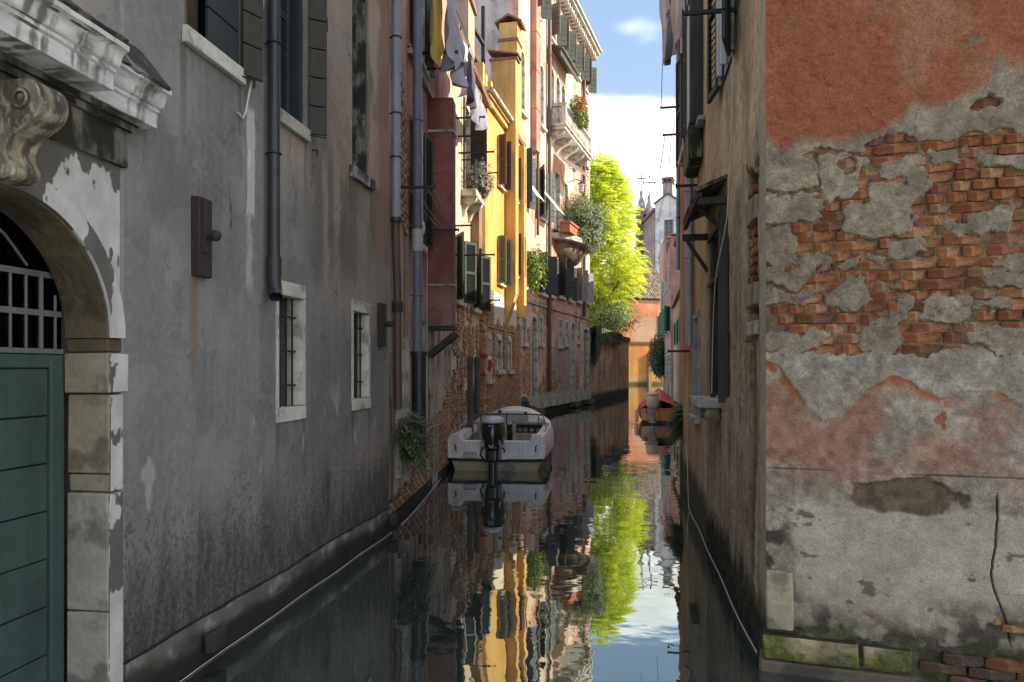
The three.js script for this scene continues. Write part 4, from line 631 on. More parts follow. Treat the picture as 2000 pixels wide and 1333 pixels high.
// ---------- decayed pink house ----------
const FL2 = frame([8.1, -2.80], [13.4, -3.3]);
const decay = at(thing('decayed_pink_house', 'decayed pink and grey house on the left with drainpipes and a red boxed bay', 'house'), FL2);
{
  const lowBrick = (u, y) => { const e = 0.85 + 0.7 * (u - 2.6) * 0.35 + 0.35 * (fbm(u * 2.2, 4, 4) - 0.5); return y < Math.max(u > 2.1 ? e : 0, 0.18 + 0.16 * u + 0.2 * (fbm(u * 4, 7, 3) - 0.5)) && y > 0.12; };
  const highBrick = (u, y) => y > 3.75 + 0.3 * (fbm(u * 6, 2, 3) - 0.5) && y < 5.9 - 1.3 * Math.max(0, u - 0.75) + 0.3 * (fbm(u * 6, 9, 3) - 0.5) && u > 0.5 && u < 1.22 + 0.1 * (fbm(y * 3, 4, 3) - 0.5);
  const T = bake(1024, 1024, 0, 5.33, 0, 9, (u, y, o) => {
    const g = fbm(u * 1.8 + 30, y * 1.4, 5), f = fbm(u * 22, y * 22, 3), v = fbm(u * 10, y * 0.6, 5), v2 = fbm(u * 24, y * 1.3, 4);
    let c = mix3([200, 158, 144], [206, 178, 158], ss(0.4, 0.62, g)); c = mix3(c, [190, 142, 130], ss(4.2, 5.2, y) * 0.8);
    const gr = ss(0.42, 0.6, v * 0.6 + g * 0.4 + 0.22 * ss(2.8, 1.6, y) + 0.35 * ss(1.6, 0.6, u) * ss(4.2, 3, y) - 0.08); c = mix3(c, mix3([168, 152, 138], [204, 190, 174], v2), gr * 0.9);
    const br = ss(0.54, 0.66, fbm(u * 7 + 5, y * 0.8 + 40, 5)) * ss(5.5, 4, y); c = mix3(c, [96, 70, 56], br * 0.65);
    const pl = ss(0.95, 0.85, y) * ss(0.45, 0.6, u) * ss(1.75, 1.6, u) * ss(0.15, 0.25, y - 0.12 * u); c = mix3(c, [190, 184, 182], pl * 0.85);
    if (lowBrick(u, y) || highBrick(u, y)) c = mix3([132, 104, 84], [110, 92, 78], f);
    const tide = ss(0.36, 0.14, y - 0.04 * u + 0.16 * (v - 0.5)); c = mix3(c, [46, 42, 32], tide * 0.92);
    const k = 0.76 + 0.28 * g + 0.22 * (f - 0.5) + 0.28 * (v - 0.5) + 0.16 * (v2 - 0.5); o[0] = c[0] * k; o[1] = c[1] * k; o[2] = c[2] * k; o[3] = 0.35 * g + 0.25 * f + 0.4 * v2;
  });
  const wm = bakedMat(T, 0.035);
  const V1 = { u: 1.68, y: 3.72, w: 0.66, h: 1.72 }, V0 = { u: 1.78, y: 6.42, w: 0.7, h: 1.6 }, n2 = { u: 2.25, y: 1.54, w: 0.30, h: 1.08 }, n3 = { u: 3.02, y: 1.52, w: 0.30, h: 1.1 }, n4 = { u: 4.5, y: 1.6, w: 0.24, h: 0.86 }, n1 = { u: 1.76, y: 1.75, w: 0.16, h: 0.9 }, n5 = { u: 5.0, y: 1.65, w: 0.2, h: 0.8 }, dr = { u: 3.3, y: -0.25, w: 0.34, h: 1.45 };
  part(decay, 'wall', wallGeo(0.002, 5.33, -0.3, 9.6, [V1, V0, n1, n2, n3, n4, n5, dr]), wm); shell(decay, 0.002, 5.33, -0.3, 9.6, 8, wm);
  for (const o of [n1, n2, n3, n4, n5]) windowIn(decay, o, { surround: 0.03, stone: M.stone, sill: 0.05, sillEar: 0.02, sillOut: 0.03, pane: 0, deep: 0.22 });
  windowIn(decay, dr, { name: 'low_door', surround: 0.05, stone: M.stone, sill: 0, pane: M.darkWood, deep: 0.1 });
  windowIn(decay, V1, { surround: 0.06, sash: M.frameWhite, shutters: { near: 168, far: 14, style: 'louver', mat: M.shutter, w: 0.3 } });
  windowIn(decay, V0, { surround: 0.06, sash: M.frameWhite, shutters: { near: 168, far: 14, style: 'plank', mat: M.shutter, w: 0.3 } });
  brickField(decay, 0.45, 1.35, 3.5, 6.0, 0.0, highBrick, 120, 21); brickField(decay, 0.05, 5.3, 0.12, 1.9, 0.0, lowBrick, 170, 22);
  part(decay, 'stone_course', [rb(1.3, 5.32, 6.18, 6.26, 0.001, 0.07), rb(1.3, 5.32, 6.28, 6.31, 0.001, 0.05)], M.stone);
  // pale upright posts beside the bricked-up doorway
  for (const [u, w, y0, y1, l] of [[0.62, 0.09, 0.5, 2.55, 0.06], [0.84, 0.07, 0.5, 2.1, 0.03], [1.12, 0.10, 0.4, 2.3, 0]]) part(decay, 'stone_post', rough(xf(new RoundedBoxGeometry(w, y1 - y0, 0.1, 3, 0.01), u, (y0 + y1) / 2, 0.02, 0, 0, l), 0.008, 4, u), M.stone);
  // boxed bay in red plaster on brackets
  const box = sub(decay, 'boxed_bay'), bT = bake(256, 512, -0.2, 1.2, 2.3, 6.6, (u, y, o) => { const g = fbm(u * 3 + 60, y * 2, 5), f = fbm(u * 24, y * 24, 3); let c = mix3([134, 84, 74], [144, 96, 84], ss(0.4, 0.6, g)); c = mix3(c, [150, 122, 112], ss(3.5, 2.7, y + 0.6 * (g - 0.5)) * 0.85); c = mix3(c, [108, 66, 58], ss(0.55, 0.7, fbm(u * 2, y * 5, 4)) * 0.4); const k = 0.8 + 0.25 * g + 0.15 * (f - 0.5); o[0] = c[0] * k; o[1] = c[1] * k; o[2] = c[2] * k; o[3] = g; });
  part(box, 'box_wall', rb(2.88, 3.2, 2.56, 6.17, 0.002, 0.40, 0.012), bakedMat(bT, 0.012));
  part(box, 'trim', bx(2.865, 3.215, 5.62, 5.66, 0.003, 0.42), M.stone); part(box, 'trim', bx(2.87, 3.21, 3.20, 3.225, 0.003, 0.41), M.stone); part(box, 'underboard', bx(2.86, 3.22, 2.5, 2.556, 0.004, 0.42), M.darkWood);
  for (const u of [2.92, 3.14]) part(box, 'bracket', xf(new THREE.BoxGeometry(0.07, 0.56, 0.09), u, 2.27, 0.22, 0.9), M.darkWood);
}
// ---------- narrow cream house ----------
const FL3 = frame([13.402, -3.4], [17.4, -3.55]);
const cream = at(thing('narrow_cream_house', 'narrow sunlit cream house with a small balcony beside the red boxed bay', 'house'), FL3);
{
  const mask = (u, y) => y < 3.15 + 0.55 * (fbm(u * 2.5, 3, 4) - 0.5) + (u > 2.1 && u < 2.7 ? 0.9 : 0) && y > 0.25 && fbm(u * 3 + 9, y * 2, 4) < 0.52;
  const T = bake(512, 1024, 0, 4, 0, 9, (u, y, o) => {
    const g = fbm(u * 2 + 80, y * 1.6, 5), f = fbm(u * 22, y * 22, 3), v = fbm(u * 9, y * 0.8, 4); let c = mix3([226, 210, 182], [206, 184, 152], ss(0.4, 0.6, g)); c = mix3(c, [184, 150, 118], ss(0.56, 0.68, v) * 0.6);
    if (mask(u, y)) c = [168, 140, 112]; const tide = ss(0.55, 0.3, y + 0.3 * (v - 0.5)); c = mix3(c, [52, 48, 36], tide * 0.9);
    const k = 0.82 + 0.22 * g + 0.16 * (f - 0.5) + 0.16 * (v - 0.5); o[0] = c[0] * k; o[1] = c[1] * k; o[2] = c[2] * k; o[3] = 0.5 * g + 0.3 * f;
  });
  const wm = bakedMat(T, 0.03), A = { u: 1.0, y: 3.3, w: 0.75, h: 1.35 }, B = { u: 3.0, y: 3.3, w: 0.75, h: 1.35 }, C = { u: 1.8, y: 5.75, w: 0.75, h: 2.0 }, D = { u: 1.2, y: 0.2, w: 0.55, h: 2.1 };
  part(cream, 'wall', wallGeo(0, 4, -0.3, 8.35, [A, B, C, D]), wm); shell(cream, 0, 4, -0.3, 8.35, 8, wm, { pitch: 1.0, eave: 0.25 });
  windowIn(cream, A, { surround: 0.07, sash: M.frameWhite, shutters: { near: 150, far: 35, style: 'louver', mat: M.shutter, w: 0.36 } }); windowIn(cream, B, { surround: 0.07, sash: M.frameWhite, shutters: { near: 140, far: 40, style: 'louver', mat: M.shutter, w: 0.36 } });
  windowIn(cream, C, { surround: 0.08, sash: M.wood, sill: 0.08, shutters: { far: 95, style: 'plank', mat: M.shutterBrown, w: 0.38 } }); windowIn(cream, D, { name: 'water_door', surround: 0.07, sill: 0, stone: M.stone, pane: M.darkWood, deep: 0.12 });
  brickField(cream, 0.05, 3.95, 0.3, 4.1, 0.004, mask, 260, 31);
  part(cream, 'flue', rough(new THREE.BoxGeometry(0.42, 4.1, 0.2, 3, 20, 2).translate(2.95, 6.55, 0.101), 0.01, 2, 3), stdm(plasterT, rgb(0.42, 0.27, 0.18), 0.012)); part(cream, 'flue_foot', xf(new THREE.ConeGeometry(0.2, 0.5, 4, 1), 2.95, 4.25, 0.085, Math.PI, Math.PI / 4, 0), stdm(plasterT, rgb(0.42, 0.27, 0.18), 0.012));
  const bal = sub(cream, 'balcony'); part(bal, 'slab', rb(1.55, 2.7, 5.58, 5.73, 0.001, 0.34, 0.02), M.whiteStone);
  for (const u of [1.75, 2.45]) { const s = new THREE.Shape(); s.moveTo(0, 5.575); s.lineTo(0.32, 5.575); s.bezierCurveTo(0.3, 5.42, 0.12, 5.46, 0.08, 5.3); s.bezierCurveTo(0.06, 5.22, 0.02, 5.2, 0, 5.18); part(bal, 'console', new THREE.ExtrudeGeometry(s, { depth: 0.14, bevelEnabled: false }).rotateY(-Math.PI / 2).translate(u + 0.07, 0, 0.001), M.whiteStone); }
  part(bal, 'railing', [...Array(10)].map((_, i) => rod([1.58 + i * 0.12, 5.73, 0.31], [1.58 + i * 0.12, 6.35, 0.31], 0.008, 5)).concat([bx(1.56, 2.69, 6.34, 6.365, 0.295, 0.325), bx(1.56, 1.585, 6.34, 6.365, 0.01, 0.294), bx(2.665, 2.69, 6.34, 6.365, 0.01, 0.294)], [...Array(9)].map((_, i) => new THREE.TorusGeometry(0.05, 0.006, 4, 10).translate(1.64 + i * 0.12, 6.05, 0.31))), M.iron);
  const ch = sub(cream, 'chimney'), cm = stdm(plasterT, rgb(0.66, 0.53, 0.42), 0.012); part(ch, 'stack', bx(2.3, 3.1, 8.3, 10.2, -0.75, 0.03), cm); part(ch, 'cap', [bx(2.24, 3.16, 10.2, 10.32, -0.81, 0.09), bx(2.3, 3.1, 10.32, 10.55, -0.75, 0.03)], M.tile);
}
// ---------- yellow house ----------
const FL4 = frame([17.402, -3.4], [21.6, -3.12]);
const yellow = at(thing('yellow_house', 'bright yellow house with projecting chimney shafts and brick ground floor', 'house'), FL4);
{
  const T = bake(512, 1024, -0.2, 4.4, 0, 9, (u, y, o) => {
    const g = fbm(u * 1.6 + 20, y * 1.3, 5), f = fbm(u * 20, y * 20, 3), v = fbm(u * 8, y * 0.6, 4); const e = 3.75 + 0.14 * u + 0.5 * (fbm(u * 2 + 4, 2, 4) - 0.5) * ss(0.5, 0.9, u), wh = ss(0.8, 0.95, u + 0.3 * (fbm(y * 3, 6, 3) - 0.5)) * ss(3.05, 3.2, y + 0.4 * (fbm(u * 3, 5, 3) - 0.5));
    let c = mix3([208, 154, 78], [213, 167, 96], ss(0.35, 0.65, g)); if (y < 3.95 - 0.06 * u) { const b = brickwork(u, y); c = wh > 0.5 ? [222, 212, 196] : [b[0], b[1], b[2]]; }
    const tide = ss(0.6, 0.3, y + 0.3 * (v - 0.5)); c = mix3(c, [52, 48, 36], tide * 0.9); const k = 0.9 + 0.12 * g + 0.08 * (f - 0.5) + 0.1 * (v - 0.5); o[0] = c[0] * k; o[1] = c[1] * k; o[2] = c[2] * k; o[3] = 0.5 + 0.3 * f;
  });
  const wm = bakedMat(T, 0.01), ym = stdm(plasterT, rgb(0.90, 0.56, 0.19), 0.006), A = { u: 1.25, y: 6.75, w: 0.6, h: 1.32 }, B = { u: 1.25, y: 4.15, w: 0.6, h: 1.25 }, C = { u: 3.2, y: 6.8, w: 0.55, h: 1.2 }, g1 = { u: 0.2, y: 1.62, w: 0.36, h: 1.18 }, g2 = { u: 1.1, y: 1.85, w: 0.6, h: 0.95 }, g3 = { u: 2.4, y: 1.85, w: 0.45, h: 0.95 }, E = { u: 3.2, y: 4.6, w: 0.55, h: 1.2 };
  part(yellow, 'wall', wallGeo(0, 4.21, -0.3, 8.62, [A, B, C, E, g1, g2, g3]), wm); part(yellow, 'side_wall', bx(0.0, 0.3, 2.9, 8.62, -8, -0.3505), ym); part(yellow, 'corner_face', bx(0.0005, 0.0035, 3.95, 8.6, -0.349, 0), ym).position.x = -0.0042;
  shell(yellow, 0, 4.21, -0.3, 8.62, 8, stdm(plasterT, rgb(0.84, 0.53, 0.2), 0.006), { pitch: 0.9, eave: 0.1, open: 'near' }); part(yellow, 'low_side_wall', bx(0.0, 0.3, -0.3, 2.897, -8, -0.3505), paleBricks[1]);
  brickField(yellow, 0.05, 4.2, 0.35, 3.85, 0.002, (u, y) => !(u > 0.75 && y > 3.1 - 0.3 * (fbm(u * 3, 5, 3) - 0.5)) && ![g1, g2, g3].some((o) => u > o.u - 0.14 && u < o.u + o.w + 0.14 && y > o.y - 0.16 && y < o.y + o.h + 0.1), 300, 41);
  for (const o of [g1, g2, g3]) windowIn(yellow, o, { surround: 0.09, lintel: 0.17, stone: M.whiteStone, sill: 0.12, pane: 0, bars: 4 });
  for (const o of [A, B, C, E]) windowIn(yellow, o, { surround: 0.05, sash: M.frameWhite, deep: 0.14, sill: 0.06, shutters: { near: 95, far: o === B ? 70 : 88, mat: o === B ? M.shutterGrey : M.shutterRed, style: 'louver', w: 0.2 } });
  part(yellow, 'eaves', [bx(-0.12, 2.05, 8.46, 8.60, 0.001, 0.10), bx(-0.15, 2.05, 8.6, 8.66, -0.3, 0.16)], ym); part(yellow, 'gutter', [rod([-0.16, 8.72, 0.2], [2.05, 8.72, 0.2], 0.06, 8), bx(-0.16, 2.05, 8.70, 8.8, -0.1, 0.2)], M.whiteStone);
  const sh = sub(yellow, 'chimney'); // shaft that hangs out over the water and ends in a point
  const pts = [[0, 3.02], [0.30, 3.95], [0.30, 10.4], [0, 10.4]], s = new THREE.Shape(pts.map((p) => new THREE.Vector2(...p)));
  part(sh, 'shaft', new THREE.ExtrudeGeometry(s, { depth: 0.34, bevelEnabled: true, bevelSize: 0.008, bevelThickness: 0.008, bevelSegments: 1 }).rotateY(-Math.PI / 2).translate(2.42, 0, 0.002), ym); part(sh, 'shaft', bx(2.08, 2.42, 8.6, 10.4, -0.4, 0.0), ym); part(sh, 'cap', [bx(2.05, 2.45, 10.4, 10.46, -0.44, 0.36), xf(new THREE.BoxGeometry(0.46, 0.04, 0.9), 2.25, 10.6, -0.04, 0.2)], M.tile);
  const c2 = sub(yellow, 'chimney'); part(c2, 'shaft', bx(3.45, 4.05, 8.5, 12.1, -0.5, 0.05), ym); part(c2, 'shaft', bx(3.62, 3.98, 3.4, 8.5, 0.002, 0.22), ym); part(c2, 'band', bx(3.42, 4.08, 11.55, 11.63, -0.53, 0.08), M.tile); part(c2, 'cap', [xf(new THREE.BoxGeometry(0.72, 0.05, 0.42), 3.75, 12.2, 0.0, 0.5), xf(new THREE.BoxGeometry(0.72, 0.05, 0.42), 3.75, 12.2, -0.44, -0.5), rod([3.39, 12.3, -0.22], [4.11, 12.3, -0.22], 0.05, 6)], M.tile);
  for (const [u, z, y1] of [[0.15, -0.1, 9.55], [0.6, -0.15, 9.45], [0.95, -0.1, 9.4]]) part(yellow, 'parapet_post', rb(u, u + 0.17, 8.6, y1, z - 0.25, z, 0.01), ym);
}
// wooden roof terrace over the yellow house
{
  const t = at(thing('roof_terrace', 'dark wooden roof terrace on posts above the yellow house', 'roof terrace'), FL4, 0.2, 8.7, -0.7);
  for (const [x, z] of [[0, 0], [0, -2.2], [2.2, 0], [2.2, -2.2], [1.1, 0]]) part(t, 'post', bx(x - 0.05, x + 0.05, -0.2, 3.4, z - 0.05, z + 0.05), M.darkWood);
  part(t, 'rail', [bx(-0.05, 2.3, 2.3, 2.38, -0.05, 0.04), bx(-0.05, 2.3, 1.55, 1.62, -0.04, 0.03), bx(-0.05, 0.04, 2.3, 2.38, -2.2, 0), bx(-0.05, 0.04, 1.55, 1.62, -2.2, 0)], M.darkWood);
  for (let i = 0; i < 11; i++) part(t, 'deck_board', bx(-0.2, 2.5, 1.2, 1.24, -2.4 + i * 0.225, -2.19 + i * 0.225), M.darkWood);
  part(t, 'brace', [rod([0, 1.5, -2], [0, 3.2, 0], 0.025, 5), rod([0, 1.5, 0], [0, 3.2, -1.6], 0.025, 5)], M.palePipe);
  const bc = thing('wooden_roof_shed', 'weathered dark wooden shed wall beside the roof terrace posts', 'shed'); at(bc, FL4, 0.1, 8.7, -1.1); for (let i = 0; i < 7; i++) part(bc, 'plank', bx(-0.02, 0.02, 0.1, 2.1, -0.25 * i - 0.24, -0.25 * i), M.darkWood);
}
// ---------- tall pink palazzo ----------
const FL5 = frame([26.2, -3.88], [38.2, -1.82]);
const palace = at(thing('pink_palazzo', 'tall pink palazzo with arched windows, stone balconies and white awnings', 'palazzo'), FL5);
{
  const lowB = (u, y) => y < 4.6 && fbm(u * 0.9 + 4, y * 0.7, 4) + 0.12 * ss(4.6, 1, y) > 0.56;
  const T = bake(768, 1152, 0, 12.2, 0, 19, (u, y, o) => {
    const g = fbm(u * 0.9 + 50, y * 0.7, 6), f = fbm(u * 14, y * 14, 3), v = fbm(u * 5, y * 0.35, 5), e = fbm(u * 2.2 + 9, y * 1.4, 5);
    let c = mix3([214, 168, 152], [222, 188, 166], ss(0.4, 0.62, g)); c = mix3(c, [232, 214, 192], ss(6, 9, y) * ss(0.38, 0.6, g * 0.5 + v * 0.5) * 0.9); c = mix3(c, [206, 128, 100], ss(0.56, 0.66, e) * 0.55);
    if (lowB(u, y)) { const b = brickwork(u, y); c = mix3(c, [b[0], b[1], b[2]], ss(0.56, 0.6, fbm(u * 0.9 + 4, y * 0.7, 4) + 0.12 * ss(4.6, 1, y))); }
    c = mix3(c, [178, 160, 158], ss(0.5, 0.62, fbm(u * 0.7 + 33, y * 0.8, 4)) * ss(3.4, 2.4, y) * 0.7); c = mix3(c, [176, 160, 146], ss(0.95, 0.8, y) * 0.7);
    c = mix3(c, [148, 112, 96], ss(0.58, 0.7, v) * 0.4); const tide = ss(0.6, 0.35, y + 0.2 * (v - 0.5)); c = mix3(c, [40, 36, 30], tide * 0.92);
    const k = 0.84 + 0.2 * g + 0.12 * (f - 0.5) + 0.14 * (v - 0.5); o[0] = c[0] * k; o[1] = c[1] * k; o[2] = c[2] * k; o[3] = 0.5 * e + 0.3 * f;
  });
  const wm = bakedMat(T, 0.04), Z = (u, y, w, h, arch) => ({ u, y, w, h, arch });
  const top = [Z(1.9, 16.1, 0.9, 1.35), Z(4.4, 16.1, 0.9, 1.35), Z(6.0, 16.1, 0.9, 1.35), Z(7.4, 16.1, 0.9, 1.35), Z(9.0, 16.3, 0.9, 1.35), Z(10.7, 16.3, 0.9, 1.35)];
  const third = [Z(0.12, 11.5, 0.7, 2.4, 1), Z(2.66, 11.8, 0.75, 2.6, 1), Z(4.2, 12.2, 0.85, 2.7, 1), Z(5.15, 12.2, 0.85, 2.7, 1), Z(6.1, 12.2, 0.85, 2.7, 1), Z(7.6, 12.3, 0.7, 2.3, 1), Z(9.3, 12.3, 0.75, 2.6, 1), Z(11.0, 12.4, 0.65, 2.3, 1)];
  const second = [Z(0.22, 8.0, 0.6, 1.8), Z(2.8, 8.05, 0.8, 2.3, 1), Z(5.0, 8.0, 1.0, 2.6), Z(6.6, 8.0, 0.8, 2.5), Z(8.6, 8.1, 0.75, 1.9, 1), Z(10.9, 8.0, 0.75, 1.9)];
  const first = [Z(0.22, 4.97, 0.6, 1.4), Z(2.6, 4.95, 0.95, 1.6), Z(4.05, 5.0, 0.75, 1.6), Z(5.6, 5.1, 0.95, 1.65), Z(7.4, 5.1, 0.75, 1.6), Z(9.1, 5.2, 0.75, 1.6), Z(11.1, 5.3, 0.8, 1.6)];
  const ground = [Z(0.42, 2.85, 0.55, 1.0), Z(2.7, 2.9, 0.5, 1.15), Z(4.08, 2.95, 0.5, 1.2), Z(5.66, 2.9, 0.75, 1.25), Z(6.84, 3.0, 0.65, 1.1), Z(9.26, 3.2, 0.7, 1.1)], doors = [Z(1.5, 0.3, 0.95, 3.75, 1), Z(7.9, 0.3, 0.9, 3.9, 1), Z(10.6, 0.3, 1.3, 3.7)];
  part(palace, 'wall', wallGeo(0, 12.17, -0.3, 18.6, [...top, ...third, ...second, ...first, ...ground, ...doors]), wm);
  shell(palace, 0, 12.17, -0.3, 18.6, 11, stdm(plasterT, rgb(0.72, 0.66, 0.66), 0.012), { pitch: 1.6, eave: 0.6 });
  for (const o of top) windowIn(palace, o, { surround: 0.1, sash: M.frameWhite, sill: 0.1, shutters: { near: 110, far: 60, mat: M.shutterGrey, style: 'plank', w: 0.46 } });
  for (const o of third) windowIn(palace, o, { surround: 0.13, sash: M.frameWhite, sill: o.u > 4 && o.u < 7 ? 0 : 0.13, sillOut: 0.14 });
  second.forEach((o, i) => windowIn(palace, o, { surround: 0.1, sash: M.frameWhite, sill: 0.1, shutters: [0, 1, 5].includes(i) ? { near: i ? 150 : 120, far: 20, mat: M.shutter, w: 0.62, h: 2.0 } : i === 4 ? { near: 140, far: 40, mat: M.shutterGreen, h: 1.7 } : undefined }));
  first.forEach((o, i) => windowIn(palace, o, { surround: 0.07, sash: M.shutter, sill: 0.12, sillOut: 0.14, shutters: { near: i % 2 ? 120 : 165, far: i % 2 ? 70 : 20, mat: i > 4 ? M.greyPipe : M.shutter, style: 'plank' } }));
  for (const o of ground) windowIn(palace, o, { surround: 0.1, stone: M.whiteStone, sill: 0.14, pane: 0, bars: 4 });
  const dm = [stdm(woodT, rgb(0.36, 0.33, 0.31), 0.006), stdm(woodT, rgb(0.34, 0.34, 0.36), 0.006), stdm(woodT, rgb(0.36, 0.37, 0.42), 0.006)];
  doors.forEach((o, i) => { const w = windowIn(palace, o, { name: 'water_door', surround: 0.13, stone: M.whiteStone, sill: 0, pane: 0, deep: 0.16 }); part(w, 'door_leaf', [rb(o.u + 0.14, o.u + o.w / 2 - 0.004, o.y, o.y + o.h * 0.72, -0.16, -0.12), rb(o.u + o.w / 2 + 0.004, o.u + o.w - 0.14, o.y, o.y + o.h * 0.72, -0.16, -0.12)], dm[i]); part(w, 'threshold', rb(o.u - 0.1, o.u + o.w + 0.1, 0.05, 0.29, 0.001, 0.3), M.darkStone); });
  part(palace, 'plinth', rough(new THREE.BoxGeometry(12.1, 0.5, 0.1, 60, 2, 1).translate(6.06, 0.52, 0.051), 0.02, 3, 2), M.stone);
  part(palace, 'string_course', [bx(0, 12.15, 4.42, 4.5, 0.001, 0.05)], M.stone);
  // flue up the wall, pink like the rest
  const fm = stdm(plasterT, rgb(0.62, 0.34, 0.26), 0.008); part(palace, 'flue', [bx(1.55, 2.1, 10.4, 18.5, 0.001, 0.24)], fm); part(palace, 'flue_band', [12, 13.5, 15, 16.5].map((y) => bx(1.54, 2.11, y, y + 0.04, 0.002, 0.255)), M.terracotta);
  // roof cornice on brackets
  const co = sub(palace, 'cornice'); for (let i = 0; i < 34; i++) part(co, 'bracket', rb(0.05 + i * 0.36, 0.23 + i * 0.36, 18.12, 18.42, 0.001, 0.42, 0.03), M.whiteStone); part(co, 'corona', [bx(-0.05, 12.22, 18.42, 18.56, 0.001, 0.55), bx(-0.05, 12.22, 18.56, 18.66, -0.2, 0.66)], M.whiteStone);
  part(palace, 'chimney', [bx(10.2, 10.9, 18.9, 20.6, -1.6, -0.9), bx(10.1, 11, 20.6, 20.9, -1.7, -0.8)], fm);
  // great stone balcony, third floor
  const b3 = sub(palace, 'balcony'); part(b3, 'slab', [rb(4.0, 9.0, 11.95, 12.15, 0.001, 0.75), rb(3.95, 9.05, 12.1, 12.18, 0.001, 0.82)], M.whiteStone);
  for (const u of [4.2, 5.4, 6.6, 7.8, 8.7]) { const s = new THREE.Shape(); s.moveTo(0, 11.95); s.lineTo(0.7, 11.95); s.bezierCurveTo(0.66, 11.6, 0.2, 11.75, 0, 11.3); part(b3, 'console', new THREE.ExtrudeGeometry(s, { depth: 0.22, bevelEnabled: false }).rotateY(-Math.PI / 2).translate(u + 0.11, 0, 0.001), M.whiteStone); }
  const bal = new THREE.LatheGeometry([[0.05, 0], [0.05, 0.06], [0.03, 0.1], [0.075, 0.3], [0.06, 0.45], [0.03, 0.62], [0.05, 0.68], [0.05, 0.74]].map((p) => new THREE.Vector2(...p)), 8);
  for (let i = 0; i < 20; i++) part(b3, 'baluster', bal.clone().translate(4.3 + i * 0.235, 12.18, 0.7), M.whiteStone); for (let i = 0; i < 3; i++) part(b3, 'baluster', bal.clone().translate(4.1, 12.18, 0.15 + i * 0.2), M.whiteStone);
  part(b3, 'handrail', [rb(3.98, 9.02, 12.92, 13.06, 0.6, 0.8), rb(3.98, 4.2, 12.92, 13.06, 0.002, 0.599), rb(8.8, 9.02, 12.92, 13.06, 0.002, 0.599), rb(3.99, 4.19, 12.18, 12.92, 0.6, 0.79), rb(8.81, 9.01, 12.18, 12.92, 0.6, 0.79)], M.whiteStone);
  part(palace, 'window_hood', [xf(new THREE.BoxGeometry(3.2, 0.05, 0.7), 5.6, 15.5, 0.33, 0.35), ...[...Array(16)].map((_, i) => bx(4.1 + i * 0.2, 4.2 + i * 0.2, 15.1, 15.3, 0.5, 0.56))], M.shutterGrey);
  // second floor balcony full of plants
  const b2 = sub(palace, 'balcony'); const s2 = new THREE.Shape(); s2.absellipse(0, 0, 2.6, 0.95, 0, Math.PI, false); part(b2, 'slab', new THREE.ExtrudeGeometry(s2, { depth: 0.18, bevelEnabled: true, bevelSize: 0.03, bevelThickness: 0.03, bevelSegments: 2 }).rotateX(Math.PI / 2).scale(1, 1, 1).translate(7.2, 7.7, 0.03), M.whiteStone);
  part(b2, 'console', new THREE.SphereGeometry(1, 20, 8, 0, Math.PI, Math.PI / 2, Math.PI / 2).scale(2.1, 0.85, 0.72).translate(7.2, 7.48, 0.0), stdm(stoneT, rgb(0.5, 0.4, 0.33), 0.01));
  part(b2, 'railing', [...Array(22)].map((_, i) => { const a = Math.PI * (i + 0.5) / 22, x = 7.2 + 2.5 * Math.cos(a), z = 0.03 + 0.88 * Math.sin(a); return rod([x, 7.7, z], [x, 8.65, z], 0.015, 5); }).concat([tube([...Array(13)].map((_, i) => { const a = Math.PI * i / 12; return [7.2 + 2.5 * Math.cos(a), 8.65, 0.03 + 0.88 * Math.sin(a)]; }), 0.02, 5)]), M.iron);
}
// awnings on the palazzo
for (const [u, w, y, out, drop, label] of [[0.3, 0.9, 9.1, 0.62, 0.85, 'white sloping awning beside the yellow house, leftmost on the palazzo'], [2.9, 0.9, 9.2, 0.75, 0.95, 'white awning over the dark shuttered window left of the balcony plants'], [4.9, 2.1, 11.3, 1.15, 0.8, 'broad white awning under the upper stone balcony'], [10.9, 0.9, 9.2, 0.7, 0.95, 'white awning at the far corner of the palazzo beside the tree']]) {
  const t = at(thing('awning', label, 'awning', 'white awnings of the palazzo'), FL5, u, y, 0.05), L = Math.hypot(out, drop), a = Math.atan2(drop, out);
  const g = new THREE.PlaneGeometry(w, L, 6, 8); const p = g.attributes.position; for (let i = 0; i < p.count; i++) p.setZ(i, 0.02 * Math.sin(p.getX(i) * 20)); g.computeVertexNormals();
  part(t, 'canvas', xf(g, w / 2, -drop / 2, out / 2, -(Math.PI / 2 - a)), M.awning); part(t, 'arm', [rod([0.02, -drop, 0], [0.02, -drop, out], 0.012, 5), rod([w - 0.02, -drop, 0], [w - 0.02, -drop, out], 0.012, 5), rod([0, -drop, out], [w, -drop, out], 0.015, 5)], M.palePipe);
}
